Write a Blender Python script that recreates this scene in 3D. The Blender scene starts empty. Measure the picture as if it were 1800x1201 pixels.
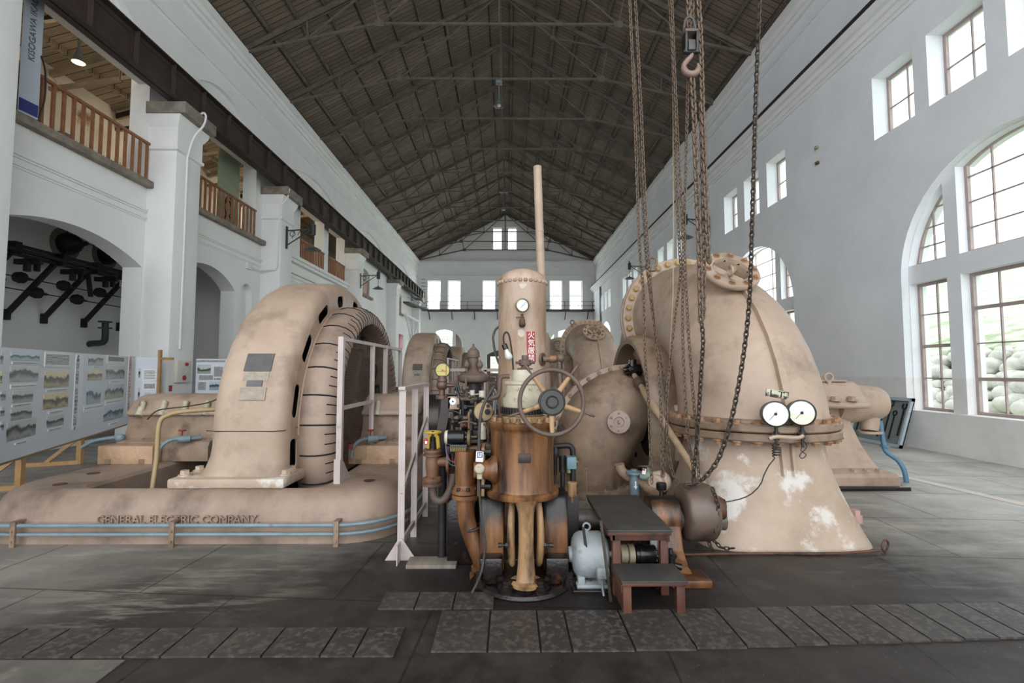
import bpy, bmesh, math, random
from mathutils import Vector as V, Matrix
from math import pi, sin, cos, tan, atan2, sqrt, radians
random.seed(7)
sc = bpy.context.scene
C = sc.collection
# ------------------------------------------------------------ camera, sky, exposure
H = 1.5; F = 850.0; PITCH = math.atan(50 / 850); YAW = math.atan(5 / 850)
cam_d = bpy.data.cameras.new('camera'); cam_d.sensor_width = 36; cam_d.lens = F / 1800 * 36
cam_d.clip_start = .05; cam_d.clip_end = 300
cam = bpy.data.objects.new('camera', cam_d); C.objects.link(cam)
cam.location = (0, 0, H); cam.rotation_euler = (pi / 2 + PITCH, 0, -YAW)
sc.camera = cam
w = bpy.data.worlds.new('overcast_sky'); sc.world = w; w.use_nodes = True
bg = w.node_tree.nodes['Background']; bg.inputs[0].default_value = (.9, .95, 1, 1); bg.inputs[1].default_value = 1.0
sc.view_settings.view_transform = 'Standard'; sc.view_settings.look = 'None'; sc.view_settings.gamma = 1
sc.view_settings.use_curve_mapping = False
sc.view_settings.exposure = 1.86
sc.cycles.max_bounces = 10; sc.cycles.diffuse_bounces = 6; sc.cycles.glossy_bounces = 3
sc.cycles.transparent_max_bounces = 12; sc.cycles.sample_clamp_indirect = 6
sc.cycles.caustics_reflective = False; sc.cycles.caustics_refractive = False

# area lamps added outside the farther windows to brighten the far hall
def daylight(loc, rot, sx, sy, rad):
    d = bpy.data.lights.new('window_daylight', 'AREA'); d.shape = 'RECTANGLE'; d.size = sx; d.size_y = sy; d.energy = rad * pi * sx * sy; d.color = (.93, .97, 1)
    o = bpy.data.objects.new('window_daylight', d); C.objects.link(o); o.location = loc; o.rotation_euler = rot
for yy, q in ((15.3, .8), (23.2, 2.2), (31.1, 3.2), (39.0, 3.6)): daylight((8.9, yy, 3.1), (0, pi / 2, 0), 4.8, 4.4, q)
for xx in (-6.05, 5.35): daylight((xx, 45.9, 3.0), (-pi / 2, 0, 0), 3.6, 4.6, 2.5)
daylight((-.4, 45.9, 8.5), (-pi / 2, 0, 0), 15, 3.0, 2.5)

# ------------------------------------------------------------ helpers
def ray(x, y):
    a = (x - 900) / F; b = (600.5 - y) / F
    fy = cos(PITCH) - b * sin(PITCH); uz = sin(PITCH) + b * cos(PITCH)
    return a * cos(YAW) + fy * sin(YAW), -a * sin(YAW) + fy * cos(YAW), uz
def at(x, y, Y):
    r = ray(x, y); t = Y / r[1]
    return V((r[0] * t, Y, H + r[2] * t))
def pts(Y, *xy):
    return [at(x, y, Y) for x, y in xy]

def lin(c):
    return tuple((v / 255 / 12.92 if v / 255 <= .04045 else ((v / 255 + .055) / 1.055) ** 2.4) for v in c) + (1,)
MATS = {}
def mat(name, c1, c2=None, rough=.6, scale=3., metal=0., bump=0., bscale=60., c3=None, t3=.6, s3=1.3, detail=6., t2=.5, w2=.2, w3=.06, stretch=None):
    if max(c1) - min(c1) > 22:                                   # photographed colours, toned a little for this daylight
        def tone(c):
            g = sum(c) / 3; return tuple((v * .8 + g * .2) * .94 for v in c)
        c1 = tone(c1); c2 = c2 and tone(c2); c3 = c3 and tone(c3)
    m = bpy.data.materials.new(name); m.use_nodes = True; n = m.node_tree.nodes; l = m.node_tree.links
    b = n['Principled BSDF']; b.inputs['Roughness'].default_value = rough; b.inputs['Metallic'].default_value = metal
    tc = n.new('ShaderNodeTexCoord'); co = tc.outputs['Object']
    if stretch:
        mp = n.new('ShaderNodeMapping'); mp.inputs['Scale'].default_value = stretch
        l.new(co, mp.inputs[0]); co = mp.outputs[0]
    def noise(s, d=detail):
        t = n.new('ShaderNodeTexNoise'); t.inputs['Scale'].default_value = s; t.inputs['Detail'].default_value = d
        t.inputs['Roughness'].default_value = .62
        l.new(co, t.inputs['Vector']); return t.outputs['Fac']
    def ramp(src, lo, hi):
        r = n.new('ShaderNodeMapRange'); r.inputs['From Min'].default_value = lo; r.inputs['From Max'].default_value = hi
        l.new(src, r.inputs['Value']); return r.outputs['Result']
    def mix(f, A, B):
        x = n.new('ShaderNodeMix'); x.data_type = 'RGBA'; l.new(f, x.inputs[0])
        for i, q in ((6, A), (7, B)):
            if isinstance(q, tuple): x.inputs[i].default_value = q
            else: l.new(q, x.inputs[i])
        return x.outputs[2]
    col = lin(c1)
    if c2: col = mix(ramp(noise(scale), t2 - w2, t2 + w2), col, lin(c2))
    if c3: col = mix(ramp(noise(s3, 8), t3 - w3, t3 + w3), col, lin(c3))
    if isinstance(col, tuple): b.inputs['Base Color'].default_value = col
    else: l.new(col, b.inputs['Base Color'])
    if bump:
        bp = n.new('ShaderNodeBump'); bp.inputs['Strength'].default_value = bump; bp.inputs['Distance'].default_value = .01
        l.new(noise(bscale, 4), bp.inputs['Height']); l.new(bp.outputs[0], b.inputs['Normal'])
    MATS[name] = m
    return m

class MB:
    def __init__(s): s.v = []; s.f = []
    def add(s, vs, fs):
        k = len(s.v); s.v += [tuple(p) for p in vs]; s.f += [tuple(i + k for i in f) for f in fs]; return s
    def rings(s, R, closed=True, cap=True, loop=False):
        n = len(R[0]); vs = [p for r in R for p in r]; fs = []
        m = len(R)
        for i in range(m if loop else m - 1):
            a = i * n; b = ((i + 1) % m) * n
            for j in range(n if closed else n - 1):
                k = (j + 1) % n
                fs.append((a + j, a + k, b + k, b + j))
        if cap and not loop and closed:
            fs.append(tuple(range(n - 1, -1, -1))); fs.append(tuple(range((m - 1) * n, m * n)))
        return s.add(vs, fs)
    def tube(s, P, r, n=8, loop=False, cap=True):
        P = [V(p) for p in P]; m = len(P); R = []; up = None
        for i, p in enumerate(P):
            if loop: d = P[(i + 1) % m] - P[i - 1]
            else: d = P[min(i + 1, m - 1)] - P[max(i - 1, 0)]
            d.normalize()
            if up is None:
                up = V((0, 0, 1)) if abs(d.z) < .9 else V((0, 1, 0))
            a = d.cross(up)
            if a.length < 1e-5: a = d.cross(V((1, .3, .2)))
            a.normalize(); up = a.cross(d).normalized()
            rr = r[i] if isinstance(r, (list, tuple)) else r
            R.append([p + a * (rr * cos(2 * pi * j / n)) + up * (rr * sin(2 * pi * j / n)) for j in range(n)])
        return s.rings(R, loop=loop, cap=cap)
    def cyl(s, p, q, r, r2=None, n=20): return s.tube([p, q], [r, r if r2 is None else r2], n)
    def lathe(s, prof, o, d=(0, 0, 1), n=28, a0=0, a1=2 * pi, cap=True, up=None):
        o = V(o); d = V(d).normalized()
        u = V(up) if up else (V((1, 0, 0)) if abs(d.x) < .9 else V((0, 1, 0)))
        u = (u - d * u.dot(d)).normalized(); v = d.cross(u)
        full = abs(a1 - a0 - 2 * pi) < 1e-6; k = n if full else n + 1
        R = [[o + d * h + (u * cos(a0 + (a1 - a0) * j / n) + v * sin(a0 + (a1 - a0) * j / n)) * max(r, 1e-4) for j in range(k)] for r, h in prof]
        return s.rings(R, closed=full, cap=cap and full)
    def box(s, c, sz, rot=None, bev=0, seg=2):
        b = bmesh.new(); bmesh.ops.create_cube(b, size=1)
        for v in b.verts: v.co = V((v.co.x * sz[0], v.co.y * sz[1], v.co.z * sz[2]))
        if bev: bmesh.ops.bevel(b, geom=b.edges[:], offset=min(bev, min(sz) * .45), segments=seg, profile=.5, affect='EDGES')
        c = V(c); M = rot if rot is not None else Matrix.Identity(3)
        b.verts.index_update()
        s.add([M @ v.co + c for v in b.verts], [[v.index for v in f.verts] for f in b.faces]); b.free(); return s
    def bx(s, x0, x1, y0, y1, z0, z1, bev=0):
        return s.box(((x0 + x1) / 2, (y0 + y1) / 2, (z0 + z1) / 2), (abs(x1 - x0), abs(y1 - y0), abs(z1 - z0)), None, bev)
    def bar(s, p, q, wd, ht, bev=0, up=(0, 0, 1)):
        p = V(p); q = V(q); d = q - p; L = d.length; d = d / L
        a = d.cross(V(up))
        if a.length < 1e-4: a = d.cross(V((0, 1, 0)))
        a.normalize(); u = a.cross(d)
        return s.box((p + q) / 2, (wd, L, ht), Matrix((a, d, u)).transposed(), bev)
    def prism(s, poly, mp, t0, t1, bev=0):
        b = bmesh.new()
        lo = [b.verts.new(mp(u, v, t0)) for u, v in poly]; hi = [b.verts.new(mp(u, v, t1)) for u, v in poly]
        n = len(poly); b.faces.new(lo[::-1]); b.faces.new(hi)
        for i in range(n): b.faces.new((lo[i], lo[(i + 1) % n], hi[(i + 1) % n], hi[i]))
        bmesh.ops.recalc_face_normals(b, faces=b.faces[:])
        if bev:
            eds = [e for e in b.edges if len(e.link_faces) == 2 and e.calc_face_angle(0) > .6]
            bmesh.ops.bevel(b, geom=eds, offset=bev, segments=2, profile=.5, affect='EDGES', clamp_overlap=True)
        b.verts.index_update()
        s.add([v.co[:] for v in b.verts], [[v.index for v in f.verts] for f in b.faces]); b.free(); return s
    def ball(s, c, r, n=16, sq=(1, 1, 1)):
        R = []
        for i in range(1, n // 2):
            t = pi * i / (n // 2)
            R.append([(c[0] + r * sq[0] * sin(t) * cos(2 * pi * j / n), c[1] + r * sq[1] * sin(t) * sin(2 * pi * j / n), c[2] - r * sq[2] * cos(t)) for j in range(n)])
        return s.rings(R)
    def torus(s, c, d, R, r, n=40, m=8):
        d = V(d).normalized(); u = V((1, 0, 0)) if abs(d.x) < .9 else V((0, 1, 0)); u = (u - d * u.dot(d)).normalized(); v = d.cross(u)
        return s.tube([V(c) + u * (R * cos(2 * pi * i / n)) + v * (R * sin(2 * pi * i / n)) for i in range(n)], r, m, loop=True)
    def bolt(s, p, d, r=.02, h=.02):
        p = V(p); d = V(d).normalized()
        s.cyl(p - d * .004, p + d * h * .25, r * 1.35, n=12); return s.cyl(p, p + d * h, r, r * .94, n=6)
    def chain(s, P, pitch=.03, wr=.004, wd=.011):
        """oval links strung along a path, every second one turned by a quarter"""
        P = [V(p) for p in P]; acc = [0]
        for i in range(1, len(P)): acc.append(acc[-1] + (P[i] - P[i - 1]).length)
        n = max(2, int(acc[-1] / pitch)); k = 0
        for i in range(n):
            t = (i + .5) / n * acc[-1]
            while k < len(P) - 2 and acc[k + 1] < t: k += 1
            f = (t - acc[k]) / max(1e-6, acc[k + 1] - acc[k]); p = P[k].lerp(P[k + 1], f); d = (P[k + 1] - P[k]).normalized()
            a = d.cross(V((.3, 1, .1))).normalized(); b = d.cross(a)
            ax = (a + b).normalized() if i % 2 else (a - b).normalized()
            L = pitch * .72; lp = []
            for q in range(8):
                g = 2 * pi * q / 8
                lp.append(p + d * (cos(g) * L) + ax * (sin(g) * wd * (1.15 if q % 4 else 1)))
            s.tube(lp, wr, 5, loop=True)
        return s
    def plate(s, outer, holes, t, mp):
        """flat slab of thickness t with holes; mp maps (u, v, depth) to a point"""
        cu = bpy.data.curves.new('tmp', 'CURVE'); cu.dimensions = '2D'; cu.fill_mode = 'BOTH'; cu.extrude = t / 2
        for poly in [outer] + list(holes):
            sp = cu.splines.new('POLY'); sp.points.add(len(poly) - 1); sp.use_cyclic_u = True
            for q, (a, b) in zip(sp.points, poly): q.co = (a, b, 0, 1)
        o = bpy.data.objects.new('tmp', cu); C.objects.link(o)
        dg = bpy.context.evaluated_depsgraph_get(); dg.update()
        me = bpy.data.meshes.new_from_object(o.evaluated_get(dg))
        s.add([mp(v.co.x, v.co.y, v.co.z + t / 2) for v in me.vertices], [p.vertices[:] for p in me.polygons])
        bpy.data.objects.remove(o); bpy.data.curves.remove(cu); bpy.data.meshes.remove(me); return s
    def build(s, name, m, parent=None, smooth=38, **kw):
        if parent is not None: O = ORG[parent.name]
        else:
            xs = [min(p[i] for p in s.v) for i in range(3)]; xe = [max(p[i] for p in s.v) for i in range(2)]
            O = V(((xs[0] + xe[0]) / 2, (xs[1] + xe[1]) / 2, xs[2]))
        me = bpy.data.meshes.new(name)
        me.from_pydata([(p[0] - O.x, p[1] - O.y, p[2] - O.z) for p in s.v], [], s.f)
        b = bmesh.new(); b.from_mesh(me)
        bmesh.ops.remove_doubles(b, verts=b.verts[:], dist=1e-5)
        bmesh.ops.recalc_face_normals(b, faces=b.faces[:]); b.to_mesh(me); b.free()
        if smooth:
            me.polygons.foreach_set('use_smooth', [True] * len(me.polygons)); me.set_sharp_from_angle(angle=radians(smooth))
        me.materials.append(m if not isinstance(m, str) else MATS[m])
        o = bpy.data.objects.new(name, me); C.objects.link(o)
        if parent is not None: o.parent = parent
        else: o.location = O
        ORG[o.name] = O
        tag(o, **kw); return o
ORG = {}
def tag(o, label=None, cat=None, group=None, kind=None):
    if label: o['label'] = label
    if cat: o['category'] = cat
    if group: o['group'] = group
    if kind: o['kind'] = kind
    return o
def thing(name, loc, label, cat, group=None, kind=None):
    o = bpy.data.objects.new(name, None); C.objects.link(o); o.location = loc; o.empty_display_size = .1
    ORG[o.name] = V(loc); return tag(o, label, cat, group, kind)
def kids(o): return [c for c in bpy.data.objects if c.parent == o]
def copy_tree(o, off, label=None, parent=None, skip=()):
    c = o.copy(); C.objects.link(c); ORG[c.name] = ORG[o.name] + V(off)
    if parent is not None: c.parent = parent
    else: c.location = o.location + V(off)
    if label: c['label'] = label
    for ch in kids(o):
        if ch.name.split('.')[0] not in skip: copy_tree(ch, off, None, c, skip)
    return c
def text(body, size, m, loc, rot, name, parent=None, ext=.001, align='CENTER', spacing=1., sx=1.):
    cu = bpy.data.curves.new('tmp', 'FONT'); cu.body = body; cu.size = size; cu.extrude = ext
    cu.align_x = align; cu.align_y = 'CENTER'; cu.space_line = spacing
    o = bpy.data.objects.new('tmp', cu); C.objects.link(o)
    dg = bpy.context.evaluated_depsgraph_get(); dg.update()
    me = bpy.data.meshes.new_from_object(o.evaluated_get(dg))
    bpy.data.objects.remove(o); bpy.data.curves.remove(cu)
    R = rot if isinstance(rot, Matrix) else rot
    b = MB(); b.add([R @ V((v.co.x * sx, v.co.y, v.co.z)) + V(loc) for v in me.vertices], [p.vertices[:] for p in me.polygons])
    bpy.data.meshes.remove(me)
    return b.build(name, m, parent, smooth=0)
def frame3(xa, ya):
    xa = V(xa).normalized(); ya = V(ya); ya = (ya - xa * ya.dot(xa)).normalized()
    return Matrix((xa, ya, xa.cross(ya))).transposed()
FRONT = frame3((1, 0, 0), (0, 0, 1))          # faces the camera side (-Y)
def arc(cx, cy, r, a0, a1, n): return [(cx + r * cos(a0 + (a1 - a0) * i / n), cy + r * sin(a0 + (a1 - a0) * i / n)) for i in range(n + 1)]
def rect(a, b, c, d): return [(a, c), (b, c), (b, d), (a, d)]
def smoothpath(P, k=6):
    P = [V(p) for p in P]; out = []
    for i in range(len(P) - 1):
        p0 = P[max(i - 1, 0)]; p1 = P[i]; p2 = P[i + 1]; p3 = P[min(i + 2, len(P) - 1)]
        for j in range(k):
            t = j / k
            out.append(.5 * ((2 * p1) + (p2 - p0) * t + (2 * p0 - 5 * p1 + 4 * p2 - p3) * t * t + (3 * p1 - p0 - 3 * p2 + p3) * t ** 3))
    return out + [P[-1]]

# ------------------------------------------------------------ materials
mat('plaster', (238, 238, 236), (224, 224, 222), .9, .7, bump=.25, bscale=9, w2=.3)
mat('paint', (202, 172, 147), (172, 142, 116), .5, 1.5, bump=.15, bscale=60, c3=(124, 100, 80), t3=.66, s3=2.1, w3=.14)
mat('paint_grimy', (178, 146, 118), (132, 104, 78), .55, 2.6, bump=.12, bscale=60, c3=(70, 52, 38), t3=.62, s3=3.2, w3=.12)
mat('paint_flaked', (206, 177, 152), (178, 149, 122), .6, 2.2, bump=.2, bscale=50, c3=(224, 214, 202), t3=.575, s3=2.9, w3=.04)
mat('paint_pale', (208, 190, 184), (186, 168, 160), .5, 3, c3=(120, 98, 84), t3=.7, s3=6)
mat('rusty_paint', (172, 112, 58), (112, 62, 30), .36, 7, bump=.15, bscale=50, c3=(44, 24, 16), t3=.57, s3=9, w3=.12, stretch=(1, 1, .16))
mat('ochre_paint', (190, 146, 96), (152, 106, 60), .42, 8, bump=.12, bscale=60, c3=(56, 34, 22), t3=.6, s3=11, w3=.1, stretch=(1, 1, .3))
mat('cream_paint', (208, 198, 172), (178, 162, 130), .5, 5, bump=.15, bscale=50, c3=(116, 66, 30), t3=.63, s3=6, w3=.05)
mat('rust', (120, 72, 42), (78, 46, 30), .7, 7, bump=.3, bscale=80, c3=(46, 30, 22), t3=.6, s3=9)
mat('brown_iron', (112, 88, 72), (84, 64, 52), .6, 6, bump=.15, bscale=60)
mat('dark_iron', (48, 42, 40), (30, 26, 25), .5, 5, metal=.2, bump=.2, bscale=60)
mat('black_oily', (32, 24, 21), (16, 12, 11), .22, 6, bump=.25, bscale=40, c3=(76, 40, 22), t3=.66, s3=6)
mat('black', (16, 15, 15), (8, 8, 8), .6, 5)
mat('girder_steel', (66, 52, 46), (46, 36, 32), .65, 3, bump=.1, bscale=40)
mat('chain_rust', (128, 104, 82), (88, 66, 48), .6, 30, metal=.3)
mat('chain_dark', (82, 66, 52), (52, 42, 34), .55, 30, metal=.4)
mat('truss_wood', (116, 102, 88), (86, 75, 64), .8, 4)
mat('dark_wood', (70, 52, 42), (44, 32, 27), .6, 7, bump=.2, bscale=40, stretch=(1, 1, .2))
mat('red_wood', (118, 66, 44), (84, 44, 30), .55, 6, bump=.15, bscale=40, c3=(50, 34, 28), t3=.6, s3=5, stretch=(1, 1, .25))
mat('tread', (70, 66, 62), (48, 46, 44), .6, 8, bump=.2, bscale=70)
mat('rail_wood', (170, 104, 60), (140, 82, 44), .5, 8)
mat('pine', (206, 158, 96), (180, 130, 74), .6, 8)
mat('stone', (150, 142, 130), (110, 102, 92), .85, 5, bump=.3, bscale=30)
mat('blue_paint', (132, 156, 164), (108, 134, 144), .5, 6, c3=(132, 110, 80), t3=.68, s3=9)
mat('bright_blue', (84, 138, 168), (66, 118, 150), .45, 6)
mat('green_paint', (44, 78, 76), (34, 62, 60), .5, 5)
mat('grey_paint', (158, 164, 166), (128, 132, 132), .5, 6, c3=(104, 84, 66), t3=.66, s3=7)
mat('board_white', (226, 230, 238), (220, 224, 232), .6, 2)
mat('print_white', (238, 238, 238), None, .6)
mat('yellow', (214, 180, 40), (190, 150, 30), .5, 8)
mat('red', (196, 42, 42), (176, 34, 36), .5, 5)
mat('sign_white', (240, 236, 230), None, .6)
mat('brass', (150, 122, 64), (112, 90, 46), .4, 8, metal=.5)
mat('dial', (232, 234, 234), (222, 224, 222), .4, 6)
mat('dial_yellow', (206, 194, 98), (190, 172, 76), .4, 12, c3=(176, 108, 40), t3=.66, s3=14)
mat('plaque', (98, 96, 94), (80, 79, 79), .45, 10, metal=.3)
mat('plaque_worn', (178, 164, 142), (150, 136, 116), .6, 20)
mat('nameplate_dark', (62, 48, 34), (46, 36, 26), .45, 14)
mat('cable', (70, 64, 58), (54, 50, 46), .6, 8)
mat('concrete', (150, 146, 136), (122, 116, 104), .85, 6, bump=.2, bscale=40)
mat('wood_plank', (150, 136, 122), (118, 104, 92), .8, 6, stretch=(3, .4, 1))
mat('cord_black', (28, 26, 26), None, .5)
mat('gauze', (150, 120, 104), (120, 96, 82), .6, 10)
mat('window_paint', (176, 158, 154), (156, 140, 136), .6, 6)
mat('teal_iron', (66, 96, 92), (50, 76, 72), .5, 5)
mat('wrench_iron', (30, 32, 34), (20, 22, 24), .4, 8, metal=.5)
mat('tool_board', (126, 136, 136), (112, 122, 122), .6, 4)
mat('tool_board_edge', (178, 190, 196), (160, 172, 178), .5, 4)
mat('ink_blue', (40, 52, 140), None, .6)
mat('ink_red', (196, 70, 50), None, .6)
mat('ink_grey', (110, 110, 112), (190, 190, 190), .6, 80, t2=.5, w2=.05)
mat('ink_black', (30, 30, 32), None, .6)
mat('wire_red', (170, 60, 64), None, .5); mat('wire_blue', (50, 96, 150), None, .5); mat('wire_yellow', (206, 190, 120), None, .5); mat('wire_green', (60, 110, 70), None, .5)
mat('leather', (62, 50, 48), (46, 38, 36), .6, 6)
mat('brick', (214, 206, 196), (190, 178, 166), .9, 1.2, bump=.3, bscale=12, c3=(140, 92, 72), t3=.6, s3=1.1, w3=.05)
mat('banner_green', (150, 160, 138), (140, 150, 128), .7, 4)
mat('banner_blue', (196, 206, 222), (180, 192, 214), .7, 2)
mat('grass', (176, 188, 148), (206, 214, 186), .9, 3, c3=(140, 156, 116), t3=.56, s3=1)
mat('rubble', (216, 212, 206), (180, 176, 170), .9, 4, bump=.3, bscale=20)
mat('steel_bright', (150, 150, 148), (110, 110, 108), .35, 9, metal=.8)
mat('galvanised', (132, 138, 138), (104, 110, 110), .5, 9, metal=.4)

def photo(name, low, dark, sky, sc_=5.):
    """a printed landscape photograph: pale sky, dark ridge, mid-toned foreground"""
    m = bpy.data.materials.new(name); m.use_nodes = True; MATS[name] = m; n = m.node_tree.nodes; l = m.node_tree.links
    tc = n.new('ShaderNodeTexCoord'); sp = n.new('ShaderNodeSeparateXYZ'); l.new(tc.outputs['Generated'], sp.inputs[0])
    no = n.new('ShaderNodeTexNoise'); no.inputs['Scale'].default_value = sc_; no.inputs['Detail'].default_value = 7; l.new(tc.outputs['Object'], no.inputs['Vector'])
    ma = n.new('ShaderNodeMath'); ma.operation = 'MULTIPLY_ADD'; ma.inputs[1].default_value = .9; l.new(no.outputs[0], ma.inputs[0]); l.new(sp.outputs[2], ma.inputs[2])
    r = n.new('ShaderNodeValToRGB'); l.new(ma.outputs[0], r.inputs[0]); e = r.color_ramp.elements
    e[0].position = .35; e[0].color = lin(low); e[1].position = 1.2 if False else 1.0; e[1].color = lin(dark)
    q = e.new(.6); q.color = lin([(a + b) / 2 for a, b in zip(low, sky)]); q = e.new(.78); q.color = lin(low)
    q = e.new(.9); q.color = lin(dark)
    ma2 = n.new('ShaderNodeMapRange'); ma2.inputs['From Min'].default_value = 1.04; ma2.inputs['From Max'].default_value = 1.16; l.new(ma.outputs[0], ma2.inputs[0])
    x = n.new('ShaderNodeMix'); x.data_type = 'RGBA'; l.new(ma2.outputs[0], x.inputs[0]); l.new(r.outputs[0], x.inputs[6]); x.inputs[7].default_value = lin(sky)
    b = n['Principled BSDF']; b.inputs['Roughness'].default_value = .4; l.new(x.outputs[2], b.inputs['Base Color'])
photo('photo_grey', (128, 130, 130), (48, 50, 52), (200, 202, 200)); photo('photo_sepia', (128, 112, 78), (56, 48, 32), (222, 204, 156))
photo('photo_colour', (140, 140, 110), (58, 76, 52), (190, 200, 204)); photo('photo_blue', (126, 146, 160), (44, 62, 74), (196, 212, 224))

def glass(name, rough=.02, tint=(.97, .99, .98, 1), fac=.07):
    m = bpy.data.materials.new(name); m.use_nodes = True; n = m.node_tree.nodes; l = m.node_tree.links
    n.remove(n['Principled BSDF'])
    t = n.new('ShaderNodeBsdfTransparent'); t.inputs[0].default_value = tint
    g = n.new('ShaderNodeBsdfGlossy'); g.inputs['Roughness'].default_value = rough
    x = n.new('ShaderNodeMixShader'); x.inputs[0].default_value = fac
    l.new(t.outputs[0], x.inputs[1]); l.new(g.outputs[0], x.inputs[2]); l.new(x.outputs[0], n['Material Output'].inputs[0])
    MATS[name] = m
glass('window_glass'); glass('bulb_glass', .1, (.93, .94, .94, 1), .25); glass('gauge_glass', .05, (.97, .98, .97, 1), .06)

def nodes(name, rough):
    m = bpy.data.materials.new(name); m.use_nodes = True; MATS[name] = m
    n = m.node_tree.nodes; n['Principled BSDF'].inputs['Roughness'].default_value = rough
    return m, n, m.node_tree.links, n['Principled BSDF']
def N(n, t, **kw):
    x = n.new('ShaderNode' + t)
    for k, v in kw.items():
        if hasattr(x, k): setattr(x, k, v)
        else: x.inputs[k.replace('_', ' ')].default_value = v
    return x
def mixc(n, l, f, A, B, mode='MIX'):
    x = n.new('ShaderNodeMix'); x.data_type = 'RGBA'; x.blend_type = mode
    for i, q in ((0, f), (6, A), (7, B)):
        if hasattr(q, 'links'): l.new(q, x.inputs[i])
        else: x.inputs[i].default_value = q
    return x.outputs[2]
def mr(n, l, src, lo, hi, a=0., b=1.):
    x = N(n, 'MapRange', From_Min=lo, From_Max=hi, To_Min=a, To_Max=b); l.new(src, x.inputs[0]); return x.outputs[0]
def noise(n, l, co, s, d=6., r=.6):
    x = N(n, 'TexNoise', Scale=s, Detail=d, Roughness=r); l.new(co, x.inputs['Vector']); return x.outputs[0]
def mul(n, l, a, b, op='MULTIPLY'):
    x = n.new('ShaderNodeMath'); x.operation = op
    for i, q in enumerate((a, b)):
        if hasattr(q, 'links'): l.new(q, x.inputs[i])
        else: x.inputs[i].default_value = q
    return x.outputs[0]

# flagstone floor with an oil-soaked patch round the machines and worn pale streaks
m, n, l, b = nodes('flagstone', .6)
g = n.new('ShaderNodeNewGeometry'); co = g.outputs['Position']
mp = N(n, 'Mapping'); mp.inputs['Rotation'].default_value = (0, 0, radians(4)); mp.inputs['Scale'].default_value = (1, .9, 1); l.new(co, mp.inputs[0])
base = mixc(n, l, mr(n, l, noise(n, l, mp.outputs[0], 1.1), .35, .65), lin((112, 108, 101)), lin((146, 141, 132)))
vein = N(n, 'Mapping'); vein.inputs['Rotation'].default_value = (0, 0, radians(35)); vein.inputs['Scale'].default_value = (.5, 2.2, 1); l.new(co, vein.inputs[0])
vn = noise(n, l, vein.outputs[0], 1.5, 8., .68)
base = mixc(n, l, mr(n, l, vn, .53, .64, 0, .85), base, lin((172, 166, 154)))
sep = n.new('ShaderNodeSeparateXYZ'); l.new(co, sep.inputs[0])
def lenmask(cx, cy, rx, ry, lo, hi):
    dx = mul(n, l, mul(n, l, sep.outputs[0], -cx, 'ADD'), 1 / rx); dy = mul(n, l, mul(n, l, sep.outputs[1], -cy, 'ADD'), 1 / ry)
    d2 = mul(n, l, mul(n, l, dx, dx), mul(n, l, dy, dy), 'ADD')
    wob = mul(n, l, mul(n, l, noise(n, l, co, .9, 6.), -.5, 'ADD'), 1.5)
    return mr(n, l, mul(n, l, d2, wob, 'ADD'), lo, hi, 1, 0)
dry_lit = lenmask(7.6, 6.6, 3.6, 6.5, .35, 1.2)  # paler dry stone on the window side, with the window light painted in
base = mixc(n, l, dry_lit, base, mixc(n, l, mr(n, l, noise(n, l, co, 1.6), .35, .65), lin((176, 172, 164)), lin((206, 202, 193))))
oil = lenmask(.6, 2.2, 4.4, 3.0, .45, 1.15)
base = mixc(n, l, oil, base, mixc(n, l, mr(n, l, noise(n, l, co, 6.), .35, .65), lin((38, 33, 31)), lin((58, 51, 47))))
sm_ = N(n, 'Mapping'); sm_.inputs['Rotation'].default_value = (0, 0, radians(-28)); sm_.inputs['Scale'].default_value = (.45, 2.6, 1); l.new(co, sm_.inputs[0])
stk = lenmask(-2.6, 3.55, 1.3, .75, .2, 1.3)
base = mixc(n, l, mul(n, l, stk, mr(n, l, noise(n, l, sm_.outputs[0], 2.6, 9., .7), .5, .6)), base, lin((124, 119, 108)))
stk2 = lenmask(4.6, 4.1, 2.2, 1.3, .2, 1.3)
base = mixc(n, l, mul(n, l, stk2, mr(n, l, noise(n, l, sm_.outputs[0], 3.2, 9., .7), .5, .66, 0, .6)), base, lin((128, 128, 130)))
base = mixc(n, l, mr(n, l, noise(n, l, co, 45., 3.), .66, .72, 0, .6), base, lin((120, 110, 100)))
oil2 = lenmask(.4, 3.5, 1.3, .75, .3, 1.1)
base = mixc(n, l, oil2, base, lin((28, 22, 20)))
bk = N(n, 'TexBrick', offset=.5, Scale=1.); bk.inputs['Mortar Size'].default_value = .008; bk.inputs['Brick Width'].default_value = 1.35; bk.inputs['Row Height'].default_value = .95
bk.inputs['Color1'].default_value = (1, 1, 1, 1); bk.inputs['Color2'].default_value = (.86, .86, .86, 1); bk.inputs['Mortar'].default_value = (.4, .38, .36, 1)
l.new(mp.outputs[0], bk.inputs['Vector'])
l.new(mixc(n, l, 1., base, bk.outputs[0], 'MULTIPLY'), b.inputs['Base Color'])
l.new(mr(n, l, noise(n, l, co, 3.), .3, .7, .38, .75), b.inputs['Roughness'])
bp = N(n, 'Bump', Strength=.35, Distance=.012); l.new(mul(n, l, noise(n, l, co, 9., 8.), bk.outputs['Fac'], 'SUBTRACT'), bp.inputs['Height']); l.new(bp.outputs[0], b.inputs['Normal'])

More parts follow.
